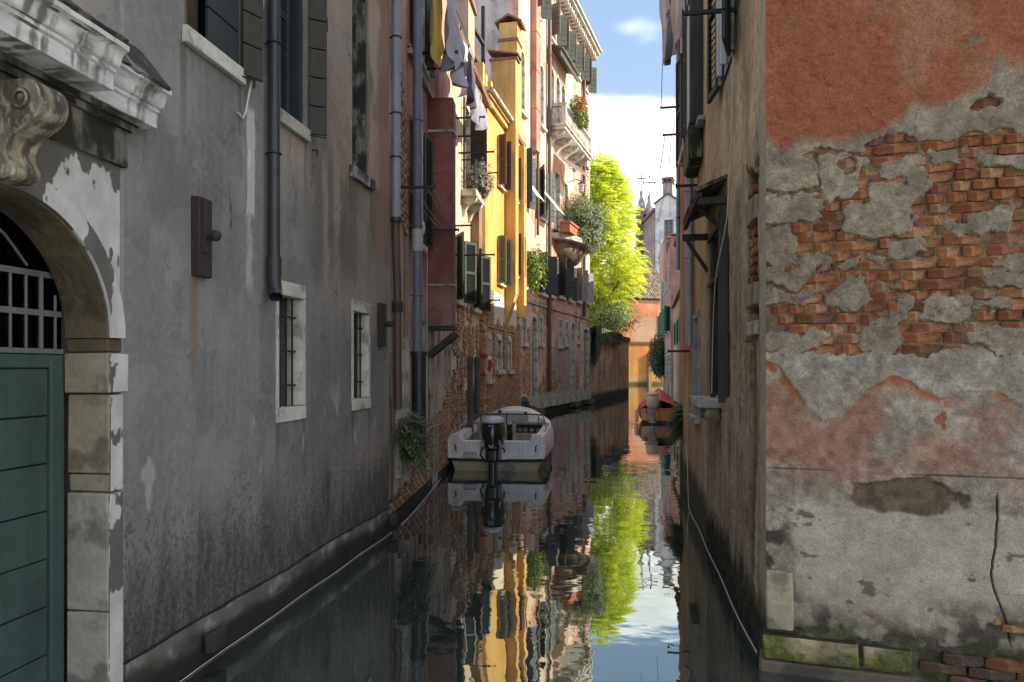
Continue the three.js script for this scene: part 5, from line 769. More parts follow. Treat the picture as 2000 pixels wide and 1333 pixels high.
// ---------- brick garden wall and the far end of the canal ----------
const FL6 = frame([38.45, -1.79], [52, 0.3]);
{
  const T = bake(1024, 512, 0, 13.75, 0, 4.2, (u, y, o) => { const b = brickwork(u, y), g = fbm(u * 1.2, y * 1.2, 5), v = fbm(u * 4, y * 0.7, 4); let c = [b[0] * 1.1, b[1] * 1.1, b[2] * 1.1]; c = mix3(c, [186, 168, 152], ss(0.5, 0.62, fbm(u * 0.6 + 7, y * 0.8, 4)) * 0.7); c = mix3(c, [108, 98, 70], ss(0.55, 0.7, v) * 0.6); const t = ss(0.6, 0.3, y + 0.2 * (v - 0.5)); c = mix3(c, [36, 34, 26], t * 0.92); const k = 0.75 + 0.35 * g; o[0] = c[0] * k; o[1] = c[1] * k; o[2] = c[2] * k; o[3] = b[3]; });
  const t = at(thing('garden_wall', 'old brick garden wall at the canal bend below the bright tree', 'wall'), FL6); part(t, 'wall', bx(0, FL6.len, -0.3, 3.75, -0.4, 0), bakedMat(T, 0.02)); part(t, 'coping', rough(new THREE.BoxGeometry(FL6.len + 0.1, 0.3, 0.62, 60, 2, 3).translate(FL6.len / 2, 3.9, -0.2), 0.05, 2, 1), stdm(grimeT, rgb(0.24, 0.27, 0.2), 0.02)); part(t, 'end_wall', bx(FL6.len - 0.4, FL6.len, -0.3, 3.75, -6, -0.401), bakedMat(T, 0.02));
  const r = rngOf(9); part(t, 'ivy', leaves(5000, () => { const u = Math.pow(r(), 1.6) * 9, p = V(u, 4.15 - Math.pow(r(), 2.2) * (0.7 + 1.4 * ss(3, 0, u)) , 0.04 + r() * 0.22 - (r() < 0.3 ? 0.4 : 0)); return { p, d: V(r() - 0.5, -0.6 - r() * 0.5, 0.4), s: 0.13 + r() * 0.1, up: V(0, 0, 1) }; }, 0.8), leafMat(0.05, 0.075, 0.03));
}
const box4 = (u0, u1, y0, y1, z0, z1) => bx(u0, u1, y0, y1, z0, z1);
{ // ochre wall that closes the view
  const F = frame([78.5, -6], [83.5, 5.2]), T = bake(512, 256, 0, 12.3, 0, 5, (u, y, o) => { const g = fbm(u * 0.9, y * 0.9, 5), v = fbm(u * 4, y * 0.5, 4); let c = mix3([226, 160, 84], [214, 142, 78], ss(0.4, 0.6, g)); c = mix3(c, [180, 110, 70], ss(4.2, 4.6, y) * 0.6); c = mix3(c, [196, 168, 124], ss(0.5, 0.6, g) * ss(1.4, 0.8, y) * 0.8); c = mix3(c, [84, 76, 48], ss(0.5, 0.15, y) * 0.8); const k = 0.85 + 0.2 * g + 0.2 * (v - 0.5); o[0] = c[0] * k; o[1] = c[1] * k; o[2] = c[2] * k; o[3] = g; });
  const t = at(thing('ochre_wall', 'glowing ochre wall closing the canal at its far bend', 'wall'), F); part(t, 'wall', bx(0, F.len, -0.3, 4.6, -0.4, 0), bakedMat(T, 0.03)); part(t, 'coping', bx(-0.1, F.len, 4.601, 4.85, -0.5, 0.1), M.tile); part(t, 'buttress', [rb(9.4, 9.7, -0.3, 3.6, 0.001, 0.25), rb(9.35, 9.75, -0.3, 0.9, 0.002, 0.4)], stdm(plasterT, rgb(0.5, 0.36, 0.2), 0.01));
}
{ // orange house with the tiled roof
  const F = frame([81.5, -6.5], [88.5, 6.0]), t = at(thing('orange_house', 'orange house with a pale repair patch under a broad tiled roof', 'house'), F);
  const T = bake(512, 512, 0, 14.5, 0, 10.5, (u, y, o) => { const g = fbm(u * 0.7 + 4, y * 0.7, 5), f = fbm(u * 6, y * 6, 3), q = Math.hypot((u - 10.6) / 2.1, (y - 5.9) / 2.0) + 0.5 * (fbm(u * 1.3, y * 1.3, 4) - 0.5); let c = mix3([216, 160, 122], [204, 132, 94], ss(0.4, 0.62, g)); c = mix3(c, [196, 118, 82], ss(1.5, 1.1, q) * 0.6); c = mix3(c, [186, 160, 134], ss(1.05, 0.9, q) * 0.85); const k = 0.86 + 0.2 * g + 0.1 * (f - 0.5); o[0] = c[0] * k; o[1] = c[1] * k; o[2] = c[2] * k; o[3] = g; });
  const W = { u: 11.85, y: 6.6, w: 0.9, h: 1.6 }; part(t, 'wall', wallGeo(0, 14.5, -0.3, 10, [W]), bakedMat(T, 0.03)); part(t, 'side_wall', [bx(0, 0.3, -0.3, 10, -9, -0.351), bx(14.2, 14.5, -0.3, 10, -9, -0.351)], stdm(plasterT, rgb(0.5, 0.3, 0.2), 0.01)); part(t, 'back_wall', bx(0.301, 14.199, -0.3, 10, -9, -8.7), M.stone); windowIn(t, W, { surround: 0.18, stone: M.whiteStone });
  const tilesL = [], tilesD = []; const rr = rngOf(3), L = 6.3, a = Math.atan2(4.3, 4.6);
  for (let i = 0; i < 46; i++) for (let j = 0; j < 14; j++) { const g = new THREE.CylinderGeometry(0.15, 0.12, 0.5, 6, 1, true, -Math.PI / 2, Math.PI); g.rotateX(0).translate(0, j * 0.45 - L / 2 + 0.25, 0.03 + 0.02 * rr()); g.applyMatrix4(new THREE.Matrix4().makeRotationX(-(Math.PI / 2 - a))); g.translate(0.15 + i * 0.315, 10.05 + 2.15, -2.1 - 0.0); (rr() < 0.55 ? tilesL : tilesD).push(g); }
  const tl = stdm(paintT, rgb(0.42, 0.34, 0.27), 0.004), td = stdm(paintT, rgb(0.26, 0.18, 0.13), 0.004); tl.side = td.side = THREE.DoubleSide;
  const roof = part(t, 'roof', [xf(new THREE.BoxGeometry(14.7, 0.08, L), 7.25, 12.15, -2.15, a), xf(new THREE.BoxGeometry(14.7, 0.08, L), 7.25, 12.15, -6.6, -a)], stdm(paintT, rgb(0.12, 0.075, 0.055), 0.004));
  for (const [l, m] of [[tilesL, tl], [tilesD, td]]) { const q = part(roof, 'roof_tiles', l, m); q.userData.kind = 'stuff'; }
}
{ // white house far behind, brown on its side, with a chimney
  const F = frame([101.9, 4.25], [100.6, 10.5]), t = at(thing('white_house', 'white gabled house far behind the orange house with a square chimney', 'house'), F);
  const wm = stdm(plasterT, rgb(0.95, 0.95, 0.96), 0.01), s = new THREE.Shape([[0, -0.3], [6, -0.3], [6, 23.0], [1.7, 26.0], [0, 24.8]].map((p) => new THREE.Vector2(...p))); const ops = [[1.2, 20.2, 1.3, 2.3], [1.2, 15.9, 1.3, 3], [1.2, 11.5, 1.3, 2.4], [3.6, 19.6, 1.4, 2.3]];
  for (const [u, y, w, h] of ops) { const p = new THREE.Path(); p.moveTo(u, y); p.lineTo(u + w, y); p.lineTo(u + w, y + h); p.lineTo(u, y + h); p.lineTo(u, y); s.holes.push(p); }
  part(t, 'wall', new THREE.ExtrudeGeometry(s, { depth: 0.35, bevelEnabled: false }).translate(0, 0, -0.35), wm); for (const [u, y, w, h] of ops) windowIn(t, { u, y, w, h }, { surround: 0.12, stone: M.greyPipe, sash: M.palePipe, sill: 0.12 });
  const bm = stdm(plasterT, rgb(0.46, 0.33, 0.31), 0.012); const sw = (x0, y1, z0, z1) => { const g = bx(0, 0.3, -0.3, y1, z0, z1); return g; };
  const back = frame([101.9, 4.25], [125, 0.6]); const m1 = part(t, 'side_wall', bx(0.36, 9.5, -0.3, 23.9, 0.0, 0.3), bm); under(t, m1, back); m1.material = bm; const m2 = part(t, 'rear_wing_wall', bx(9.51, 16, -0.3, 21.2, -0.0, 0.3), bm); under(t, m2, back); const m3 = part(t, 'side_band', bx(0.36, 9.5, 19.2, 19.6, 0.301, 0.45), M.tile); under(t, m3, back); const m5 = part(t, 'side_window', bx(8.4, 9.0, 20.4, 22.6, 0.301, 0.34), M.glass); under(t, m5, back);
  const m4 = part(t, 'side_eaves', [bx(0.2, 9.6, 23.9, 24.3, -0.3, 0.6), bx(9.5, 16.1, 21.2, 21.5, -0.3, 0.6)], M.tile); under(t, m4, back);
  part(t, 'roof', [xf(new THREE.BoxGeometry(2.3, 0.18, 10), 0.75, 25.5, -4.8, 0, 0, 0.614), xf(new THREE.BoxGeometry(5.4, 0.18, 10), 3.95, 24.6, -4.8, 0, 0, -0.609)], M.tile); const c = sub(t, 'chimney'); part(c, 'stack', bx(0.9, 2.2, 25, 28.0, -2.4, -0.9), stdm(plasterT, rgb(0.5, 0.45, 0.45), 0.01)); part(c, 'cap', [bx(0.75, 2.35, 28.3, 28.6, -2.6, -0.7), ...[0.85, 1.45, 2.05].flatMap((x) => [bx(x, x + 0.2, 28, 28.3, -0.95, -0.75), bx(x, x + 0.2, 28, 28.3, -2.5, -2.3)]), bx(0.75, 2.35, 27.85, 28, -2.6, -0.7)], M.tile);
}
for (const [s, a, y, lb, wdt] of [[112, 2.55, 27.0, 'slender church pinnacle with a plain cross, left of its pair above the rooftops', 1], [112, 3.75, 26.3, 'church pinnacle with an ornate cross, right of its pair above the rooftops', 1.25]]) {
  const t = thing('church_pinnacle', lb, 'pinnacle', 'pinnacles of the far church'); t.position.set(a, 0, -s); const k = wdt;
  part(t, 'tower', bx(-0.9, 0.9, 0, y - 1, -0.9, 0.9), stdm(plasterT, rgb(0.4, 0.3, 0.27), 0.01)); part(t, 'spire', new THREE.LatheGeometry([[0.9, 0], [0.6, 0.6], [0.45, 1.6], [0.2, 2.4], [0.3, 2.8], [0.12, 3.2], [0.06, 3.5]].map((p) => new THREE.Vector2(...p)), 10).translate(0, y - 1, 0), M.stone); part(t, 'cross', [bx(-0.06, 0.06, y + 2.3, y + 5, -0.06, 0.06), bx(-0.7 * k, 0.7 * k, y + 4, y + 4.13, -0.06, 0.06), ...(k > 1 ? [-1, 1].map((q) => new THREE.SphereGeometry(0.16, 6, 5).translate(q * 0.85, y + 4.06, 0)).concat(new THREE.SphereGeometry(0.16, 6, 5).translate(0, y + 5, 0)) : [])], M.iron);
}
// garden beyond the brick wall: earth bank
{ const g = new THREE.PlaneGeometry(16, 30, 8, 8).rotateX(-Math.PI / 2).translate(-9.5, 1.2, -58); const m = part(scene, 'garden_ground', rough(g, 0.2, 0.5, 2), stdm(plasterT, rgb(0.12, 0.09, 0.06), 0.05)); m.userData.kind = 'structure'; m.userData.label = 'earth of the garden behind the brick wall'; }

// =====================================================================
// TREE
// =====================================================================
{
  const t = thing('locust_tree', 'bright yellow green feathery tree rising behind the brick garden wall', 'tree'); t.position.set(-2.0, 1.1, -48.5); t.scale.set(0.95, 0.95, 0.95);
  const r = rngOf(12), prof = [[3.2, 0.9], [4.4, 1.4], [6, 2.5], [7.4, 3.15], [8.7, 3.0], [10.1, 2.65], [11.4, 2.5], [12.4, 2.1], [13.8, 1.7], [14.9, 0.9]], R = (y) => { let i = 0; while (i < prof.length - 2 && y > prof[i + 1][0]) i++; const [a, b] = [prof[i], prof[i + 1]]; return Math.max(0.3, lerp(a[1], b[1], Math.min(1, Math.max(0, (y - a[0]) / (b[0] - a[0]))))); };
  const seg = []; const limb = (p, d, len, rad, depth) => { const n = 4, pts = [p.toArray()]; let q = p.clone(), dir = d.clone(); for (let i = 0; i < n; i++) { dir.add(V((r() - 0.5) * 0.3, 0.08, (r() - 0.5) * 0.3)).normalize(); q = q.clone().addScaledVector(dir, len / n); pts.push(q.toArray()); } const g = tube(pts, rad, 6, 8), P = g.attributes.position; for (let i = 0; i < P.count; i++) { const k = Math.floor(i / 7) / 8, c = new THREE.CatmullRomCurve3(pts.map((v) => V(...v)), false, 'catmullrom', 0.3).getPointAt(Math.min(1, k)); P.setXYZ(i, lerp(P.getX(i), c.x, k * 0.55), lerp(P.getY(i), c.y, k * 0.55), lerp(P.getZ(i), c.z, k * 0.55)); } g.computeVertexNormals(); seg.push(g); if (depth) for (let i = 0; i < 4; i++) { const a = r() * 6.28; limb(V(...pts[1 + Math.floor(r() * 4)]), V(Math.cos(a), 0.5 + r() * 0.5, Math.sin(a)).normalize(), len * (0.28 + r() * 0.12), rad * 0.42, depth - 1); } };
  limb(V(0, -0.2, 0), V(0.06, 1, 0), 9.5, 0.2, 2);
  part(t, 'trunk', seg, M.darkWood);
  const gens = [[], [], []]; const lump = [...Array(90)].map(() => { const y = 3.4 + r() * 11.2, a = r() * 6.283, q = 0.55 + 0.45 * r(); return { c: V(Math.cos(a) * R(y) * q, y, Math.sin(a) * R(y) * q * 0.9), k: r() }; });
  for (let i = 0; i < 7400; i++) {
    const L = lump[Math.floor(r() * lump.length)], o = V(r() - 0.5, (r() - 0.5) * 1.25, r() - 0.5).multiplyScalar(2.2), p = L.c.clone().add(o); const rad = Math.hypot(p.x, p.z), m = R(p.y) * (0.9 + 0.25 * r()); if (rad > m) { p.x *= m / rad; p.z *= m / rad; }
    const out = V(p.x, 0, p.z).normalize().add(V((r() - 0.5) * 1.2, 0.3 + (r() - 0.4) * 1.5 + (p.y > 12 ? 0.5 : 0), (r() - 0.5) * 1.2)).normalize(), len = 0.55 + r() * 0.5, n = 8, side = V().crossVectors(out, V(0, 1, 0)).normalize();
    const bucket = gens[r() < 0.45 ? 0 : r() < 0.7 ? 1 : 2];
    for (let k = 0; k < n; k++) { const tt = (k + 1) / n, b = p.clone().addScaledVector(out, len * tt).add(V(0, -0.42 * len * tt * tt, 0)); for (const sgn of [1, -1]) bucket.push({ p: b, d: side.clone().multiplyScalar(sgn).addScaledVector(out, 0.5).add(V(0, -0.25, 0)), s: 0.22 * (1 - 0.4 * tt) + 0.07 * r(), up: V(r() - 0.5, 0.6, r() - 0.5) }); }
  }
  [[0.86, 0.88, 0.06], [0.70, 0.78, 0.06], [0.46, 0.58, 0.05]].forEach((c, i) => { const g = gens[i]; part(t, 'crown', leaves(g.length, (k) => g[k], 0.5), leafMat(...c, 0.5)); });
}
// =====================================================================
// SMALL PLANTS
// =====================================================================
function bush(name, label, category, pos, n, [rx, ry, rz], size, mats, seed, droop = 0.4, group) {
  const t = thing(name, label, category, group); t.position.set(...pos); const r = rngOf(seed);
  const stems = []; for (let i = 0; i < 14; i++) { const a = r() * 6.28, e = r() * 0.9; stems.push(tube([[0, 0, 0], [rx * 0.5 * Math.cos(a) * e, ry * 0.35 * (r() - 0.2), rz * 0.5 * Math.sin(a) * e], [rx * 0.9 * Math.cos(a) * e, -ry * droop * r() + ry * 0.3, rz * 0.9 * Math.sin(a) * e]], 0.006 + rx * 0.004, 4)); }
  part(t, 'stems', stems, M.darkWood);
  mats.forEach((m, q) => part(t, 'foliage', leaves(Math.round(n / mats.length), () => { let p; do p = V(r() * 2 - 1, r() * 2 - 1, r() * 2 - 1); while (p.lengthSq() > 1 || p.lengthSq() < 0.08); const lump = 0.75 + 0.5 * fbm(p.x * 2 + seed, p.y * 2 + p.z * 1.7, 2); p.multiplyScalar(lump * (0.55 + 0.75 * fbm(p.x * 3.1 + seed * 2, p.z * 3.1 + p.y * 2.3, 2) + 0.25 * r())); const d = V(p.x + (r() - 0.5), p.y * 0.5 - droop + (r() - 0.5) * 0.8, p.z + (r() - 0.5)); return { p: V(p.x * rx, p.y * ry, p.z * rz), d, s: size * (0.6 + 0.8 * r()) }; }, 0.5), m));
  return t;
}
const G1 = leafMat(0.035, 0.075, 0.028, 0.25), G2 = leafMat(0.06, 0.11, 0.035, 0.25), G3 = leafMat(0.16, 0.24, 0.04), G4 = leafMat(0.22, 0.26, 0.12), G5 = leafMat(0.3, 0.4, 0.05);
// fronds that arch out of a joint in the wall and trail; side = the way out of the wall
function fern(name, label, pos, n, len, side, mats, seed) {
  const t = thing(name, label, 'plant', undefined); t.position.set(...pos); const r = rngOf(seed), bucket = mats.map(() => []), stems = [];
  for (let i = 0; i < n; i++) {
    const root = V(side * 0.02, (r() - 0.55) * 0.5, (r() - 0.5) * 0.55), d = V(side * (0.25 + r() * 0.9), (r() - 0.25) * 1.1, (r() - 0.5) * 1.7).normalize(), L = len * (0.35 + 0.9 * r()), droop = 0.35 + r() * 0.9, side2 = V().crossVectors(d, V(0, 1, 0)).normalize(), pts = [];
    for (let k = 0; k <= 10; k++) { const q = k / 10, b = root.clone().addScaledVector(d, L * q).add(V(0, -droop * L * q * q, 0)); pts.push(b.toArray()); if (k > 1) for (const sg of [1, -1]) bucket[Math.floor(r() * mats.length)].push({ p: b, d: side2.clone().multiplyScalar(sg).addScaledVector(d, 0.5 + 0.4 * r()).add(V(0, -0.3 + 0.4 * (r() - 0.5), 0)), s: L * 0.26 * (1.1 - 0.8 * q) * (0.7 + 0.6 * r()) }); }
    if (i % 3 === 0) stems.push(tube([pts[0], pts[5], pts[10]], 0.003, 4, 5));
  }
  part(t, 'stems', stems, M.wood); bucket.forEach((b, i) => part(t, 'foliage', leaves(b.length, (k) => b[k], 0.42), mats[i])); return t;
}
fern('wall_fern', 'dark green fern bush growing out of the wall below the grey drainpipe', [-2.79, 1.05, -8.75], 260, 0.36, 1, [leafMat(0.06, 0.12, 0.04, 0.3), leafMat(0.10, 0.17, 0.06, 0.3), leafMat(0.17, 0.22, 0.09, 0.3)], 3);
fern('wall_plant', 'dark green plant hanging on the right wall above the water', [0.99, 1.05, -12.2], 200, 0.31, -1, [leafMat(0.06, 0.11, 0.04, 0.3), leafMat(0.09, 0.15, 0.05, 0.3)], 4);
bush('hanging_shrub', 'dense dark shrub hanging over the far ochre wall', 'shrub', [3.3, 3.1, -71], 6000, [1.0, 1.9, 1.2], 0.2, [G1, G2], 5, 0.8);
bush('balcony_plant', 'pale green shrub spilling over the balcony rail on the palazzo', 'plant', (() => { const o = new THREE.Group(); at(o, FL5, 7.6, 8.7, 0.75); return o.position.toArray(); })(), 9000, [0.95, 1.25, 1.7], 0.13, [G4, G3, leafMat(0.3, 0.33, 0.2)], 6, 0.5);
bush('balcony_plant', 'small leafy pot plant beside the yellow chimney shaft', 'plant', (() => { const o = new THREE.Group(); at(o, FL5, 0.2, 5.6, 0.55); return o.position.toArray(); })(), 1600, [0.35, 0.8, 0.5], 0.12, [G5, G3], 7, 0.4);
bush('dry_plant', 'dry grey plant tangled in the little balcony railing of the cream house', 'plant', (() => { const o = new THREE.Group(); at(o, FL3, 2.3, 6.1, 0.3); return o.position.toArray(); })(), 700, [0.22, 0.32, 0.5], 0.1, [leafMat(0.4, 0.4, 0.34), leafMat(0.2, 0.2, 0.14)], 8, 0.2);
bush('garden_shrub', 'silvery green shrub at the foot of the bright tree', 'shrub', [-0.7, 5.2, -46.5], 4000, [1.5, 1.0, 1.5], 0.14, [G3, G4], 9, 0.5);
{ // geraniums along the upper balcony
  const o = new THREE.Group(); at(o, FL5, 6.5, 13.25, 0.72); const t = bush('geranium_box', 'red and yellow geraniums along the upper stone balcony', 'flowers', o.position.toArray(), 3000, [0.42, 0.42, 1.75], 0.12, [G2, G3, G5], 10, 0.3); const r = rngOf(33);
  for (const [c, n] of [[[0.75, 0.10, 0.05], 260], [[0.8, 0.3, 0.12], 160]]) part(t, 'blossom', leaves(n, () => ({ p: V((r() * 0.8 - 0.1) * 0.5, (r() - 0.2) * 0.5, (r() - 0.5) * 3.2), d: V(r() - 0.2, r() - 0.3, r() - 0.5), s: 0.13 }), 0.9), leafMat(...c, 0.2));
}
// terracotta trough under the pale shrub
{ const t = at(thing('flower_trough', 'red terracotta trough on the palazzo balcony, left of the pale shrub', 'planter'), FL5, 5.3, 7.72, 0.62); part(t, 'trough', [rb(-0.75, 0.75, 0, 0.42, -0.2, 0.2), rb(-0.8, 0.8, 0.36, 0.46, -0.25, 0.25)], M.terracotta); part(t, 'soil', bx(-0.7, 0.7, 0.461, 0.47, -0.18, 0.18), M.darkStone); }
{ const t = at(thing('wall_lantern', 'iron street lantern on the palazzo wall above the balcony plants', 'lantern'), FL5, 7.6, 10.2, 0.0); part(t, 'arm', [tube([[0, 0.4, 0.01], [0, 0.55, 0.3], [0, 0.45, 0.6]], 0.02, 5)], M.iron); part(t, 'glass', new THREE.CylinderGeometry(0.16, 0.1, 0.4, 6).translate(0, 0.1, 0.6), plain(rgb(0.7, 0.7, 0.66), 0.3)); part(t, 'cap', [new THREE.ConeGeometry(0.2, 0.16, 6).translate(0, 0.38, 0.6)], M.iron); }

// =====================================================================
// PIPES, IRON PLATES, BARS, LINES
// =====================================================================
function pipe(F, label, u, z, y0, y1, rad, mat, { clips = [], shoe, sleeve } = {}) {
  const t = at(thing('drainpipe', label, 'drainpipe', 'drainpipes on the house walls'), F, u, y0, z), h = y1 - y0;
  part(t, 'pipe', rod([0, 0, 0], [0, h, 0], rad, 14), mat);
  if (shoe) part(t, 'shoe', [new THREE.CylinderGeometry(rad * 1.25, rad * 1.2, 0.14, 14).translate(0, 0.02, 0), tube([[0, 0, 0], [0, -0.08, 0.0], [-0.02, -0.17, 0.02], [-0.05, -0.22, 0.04]], rad * 1.15, 12)], mat);
  if (sleeve) part(t, 'sleeve', new THREE.CylinderGeometry(rad * 1.25, rad * 1.3, sleeve, 14).translate(0, -sleeve / 2, 0), M.darkPipe);
  for (const y of clips) part(t, 'clip', [new THREE.TorusGeometry(rad * 1.12, 0.008, 5, 16).rotateX(Math.PI / 2).translate(0, y - y0, 0), rod([0, y - y0, -rad], [0, y - y0, -z], 0.008, 5)], mat === M.greyPipe ? M.darkPipe : mat);
  return t;
}
pipe(FL1, 'black drainpipe with a kicked out shoe between the two shuttered windows of the grey house', 5.16, 0.075, 2.66, 6.45, 0.046, M.darkPipe, { clips: [3.55, 4.4, 5.3], shoe: 1 });
pipe(FL2, 'pale grey drainpipe at the corner where the grey house ends', 0.24, 0.09, 3.72, 9.5, 0.055, M.greyPipe, { clips: [4.45, 4.98, 5.9], sleeve: 0.05 });
{ const t = at(thing('wall_pipe', 'rusty lower pipe below the pale grey drainpipe at the house corner', 'pipe'), FL2, 0.3, 0.9, 0.08); part(t, 'pipe', tube([[-0.04, 2.8, 0], [0.0, 2.3, 0], [0.06, 1.9, 0], [0.07, 1.0, 0], [0.1, 0.5, 0.0]], 0.05, 10), M.brownPipe); part(t, 'collar', [new THREE.CylinderGeometry(0.07, 0.07, 0.12, 12).translate(0.06, 1.75, 0)], M.rust); }
pipe(FL2, 'blue grey drainpipe with a pale collar in front of the decayed pink house', 1.42, 0.12, 2.12, 9.5, 0.065, M.bluePipe, { clips: [2.9, 3.85, 5.3] }).children[0].name = 'pipe';
{ const t = at(thing('pipe_cover', 'black iron pipe guard at the foot of the blue grey drainpipe', 'pipe guard'), FL2, 1.47, 0.75, 0.13); part(t, 'guard', [new THREE.CylinderGeometry(0.1, 0.1, 1.35, 14).translate(0, 0.68, 0), new THREE.CylinderGeometry(0.12, 0.12, 0.05, 14).translate(0, 1.35, 0)], M.darkPipe); }
{ const t = at(thing('pipe_collar', 'pale plastic collar joining the blue grey drainpipe', 'pipe'), FL2, 1.42, 3.5, 0.12); part(t, 'collar', [new THREE.CylinderGeometry(0.078, 0.078, 0.3, 14).translate(0, 0.15, 0), tube([[0, 0.2, 0], [0.05, 0.3, 0.05], [0.1, 0.42, 0.03]], 0.05, 10)], M.palePipe); }
pipe(FL3, 'thin grey pipe on the sunlit cream house', 1.66, 0.06, 5.75, 8.3, 0.03, M.brownPipe, { clips: [6.5, 7.5] });
pipe(FL5, 'dark brown drainpipe running the whole height of the palazzo', 3.85, 0.12, 0.9, 18.4, 0.085, M.brownPipe, { clips: [3, 6, 9, 12, 15] });
pipe(FL5, 'brown drainpipe near the far corner of the palazzo', 10.3, 0.12, 4.5, 18.4, 0.09, M.brownPipe, { clips: [6, 9, 12] });
pipe(FL5, 'slim brown pipe below the pink flue of the palazzo', 2.2, 0.1, 7.2, 10.5, 0.06, M.brownPipe, { clips: [8.5] });
pipe(FR2, 'pale grey drainpipe on the red house', 2.75, 0.055, 2.2, 10.5, 0.05, M.palePipe, { clips: [3.4, 4.3, 5.2, 6.1] });
pipe(FR2, 'lavender grey pipe at the far edge of the red house', 0.06, 0.035, 3.6, 10.5, 0.032, M.greyPipe, { clips: [4.5, 6.2] });
pipe(FR4, 'white drainpipe at the far end of the pink house', 0.4, 0.15, 0.5, 13, 0.12, M.frameWhite, { clips: [4, 8, 11] });

function ironPlate(u, y0, y1, label) {
  const t = at(thing('iron_wall_anchor', label, 'wall anchor', 'iron anchors of the grey house'), FL1, u, y0, 0.002), h = y1 - y0;
  part(t, 'plate', rough(new RoundedBoxGeometry(0.15, h, 0.06, 3, 0.008).translate(0, h / 2, 0.03), 0.006, 12, u), M.rust); part(t, 'bolt', [rod([0, h * 0.52, 0.06], [0, h * 0.52, 0.12], 0.03, 10), new THREE.SphereGeometry(0.038, 10, 8).translate(0, h * 0.52, 0.125)], M.rust); part(t, 'strap', [bx(-0.05, 0.0, h * 0.3, h * 0.98, 0.061, 0.075)], M.rust);
}
ironPlate(4.275, 2.49, 3.0, 'rusty iron anchor plate left of the black drainpipe'); ironPlate(7.76, 2.14, 2.63, 'rusty iron anchor plate beside the second small stone framed window');

function bar(F, label, u, y, out, { lines = 0 } = {}) { const t = at(thing('iron_bar', label, 'iron bar', 'iron bars for washing lines'), F, u, y, 0); part(t, 'bar', bx(-0.014, 0.014, -0.016, 0.016, -0.02, out), M.iron); part(t, 'end_stop', bx(-0.018, 0.018, -0.03, 0.03, out, out + 0.012), M.iron); return t; }
bar(FL2, 'iron bar in front of the drainpipe bricks, near end of the doubled white lines', 0.85, 4.24, 0.46); bar(FL2, 'iron bar across the red boxed bay, far end of the doubled white lines', 2.75, 4.05, 0.50);
bar(FL2, 'upper iron bar beneath the yellow cloth', 2.3, 6.62, 0.55); bar(FL2, 'lower iron bar beneath the yellow cloth', 2.3, 6.38, 0.5);
bar(FL3, 'topmost iron bar on the cream house wall', 1.0, 7.05, 0.6); bar(FL3, 'second iron bar from the top on the cream house wall', 1.25, 6.75, 0.6); bar(FL3, 'iron bar above the small balcony railing', 1.3, 6.42, 0.75); bar(FL3, 'iron bar above the dark louvred shutters of the cream house', 0.5, 4.73, 0.42); bar(FL3, 'iron bar across the dark louvred shutters of the cream house', 1.0, 4.22, 0.8);
bar(FL4, 'iron bar in the middle of the yellow wall', 0.02, 6.72, 0.3); bar(FL4, 'iron bar over the exposed bricks of the yellow house', 0.0, 3.57, 0.36);
bar(FL5, 'iron bar jutting from the far upper corner of the palazzo', 11.5, 12.1, 1.0);
bar(FR1, 'long iron bar below the window on the corner house side', 2.15, 4.82, 0.42);
bar(FR2, 'iron bar against the sky holding a single cord from the washing', 0.2, 6.37, 0.33); bar(FR2, 'lowest iron bar against the sky with two cords', 0.2, 5.9, 0.29); bar(FR2, 'short iron bar beside the mossy corbel of the red house', 3.4, 4.22, 0.26); bar(FR2, 'rusty iron bar low on the red house above the plant', 2.2, 2.14, 0.3);
// lines between the bars
const PT = (F, u, y, z) => { const o = new THREE.Group(); at(o, F, u, y, z); return o.position.toArray(); };
function line(name, label, pts, rad, mat, category) { const c = V(...pts[0]), o = thing(name, label, category); o.position.copy(c); part(o, 'strand', tube(pts.map((p) => [p[0] - c.x, p[1] - c.y, p[2] - c.z]), rad, 5, pts.length * 6), mat); return o; }
for (const [z0, z1, l] of [[0.44, 0.48, 'outermost white washing line between the two iron bars'], [0.36, 0.42, 'second white washing line between the two iron bars'], [0.2, 0.3, 'third white washing line between the two iron bars'], [0.12, 0.22, 'innermost white washing line between the two iron bars']]) line('washing_line', l, [PT(FL2, 0.85, 4.24, z0), PT(FL2, 1.8, 4.1, (z0 + z1) / 2), PT(FL2, 2.75, 4.06, z1)], 0.005, M.cable, 'washing line');
line('cord', 'single cord hanging from the washing down to an iron bar against the sky', [PT(FR2, 0.2, 6.38, 0.32), PT(FR2, 0.4, 6.8, 0.32), PT(FR2, 1.0, 7.35, 0.31)], 0.006, M.wire, 'cord');
line('cord', 'left cord of the pair below the lowest bar against the sky', [PT(FR2, 0.2, 5.9, 0.26), PT(FR2, -1.5, 5.55, 0.33), PT(FR2, -6, 6.0, 0.6)], 0.007, M.wire, 'cord'); line('cord', 'right cord of the pair below the lowest bar against the sky', [PT(FR2, 0.2, 5.9, 0.15), PT(FR2, -1.5, 5.5, 0.15), PT(FR2, -6, 5.6, 0.2)], 0.006, M.palePipe, 'cord');
line('cable', 'white cable looping beside the first shuttered window of the grey house', [PT(FL1, 4.72, 3.72, 0.02), PT(FL1, 4.80, 3.70, 0.03), PT(FL1, 4.84, 3.86, 0.04), PT(FL1, 4.95, 4.3, 0.06), PT(FL1, 5.05, 4.8, 0.05), PT(FL1, 5.06, 6.2, 0.03)], 0.008, M.cable, 'cable');
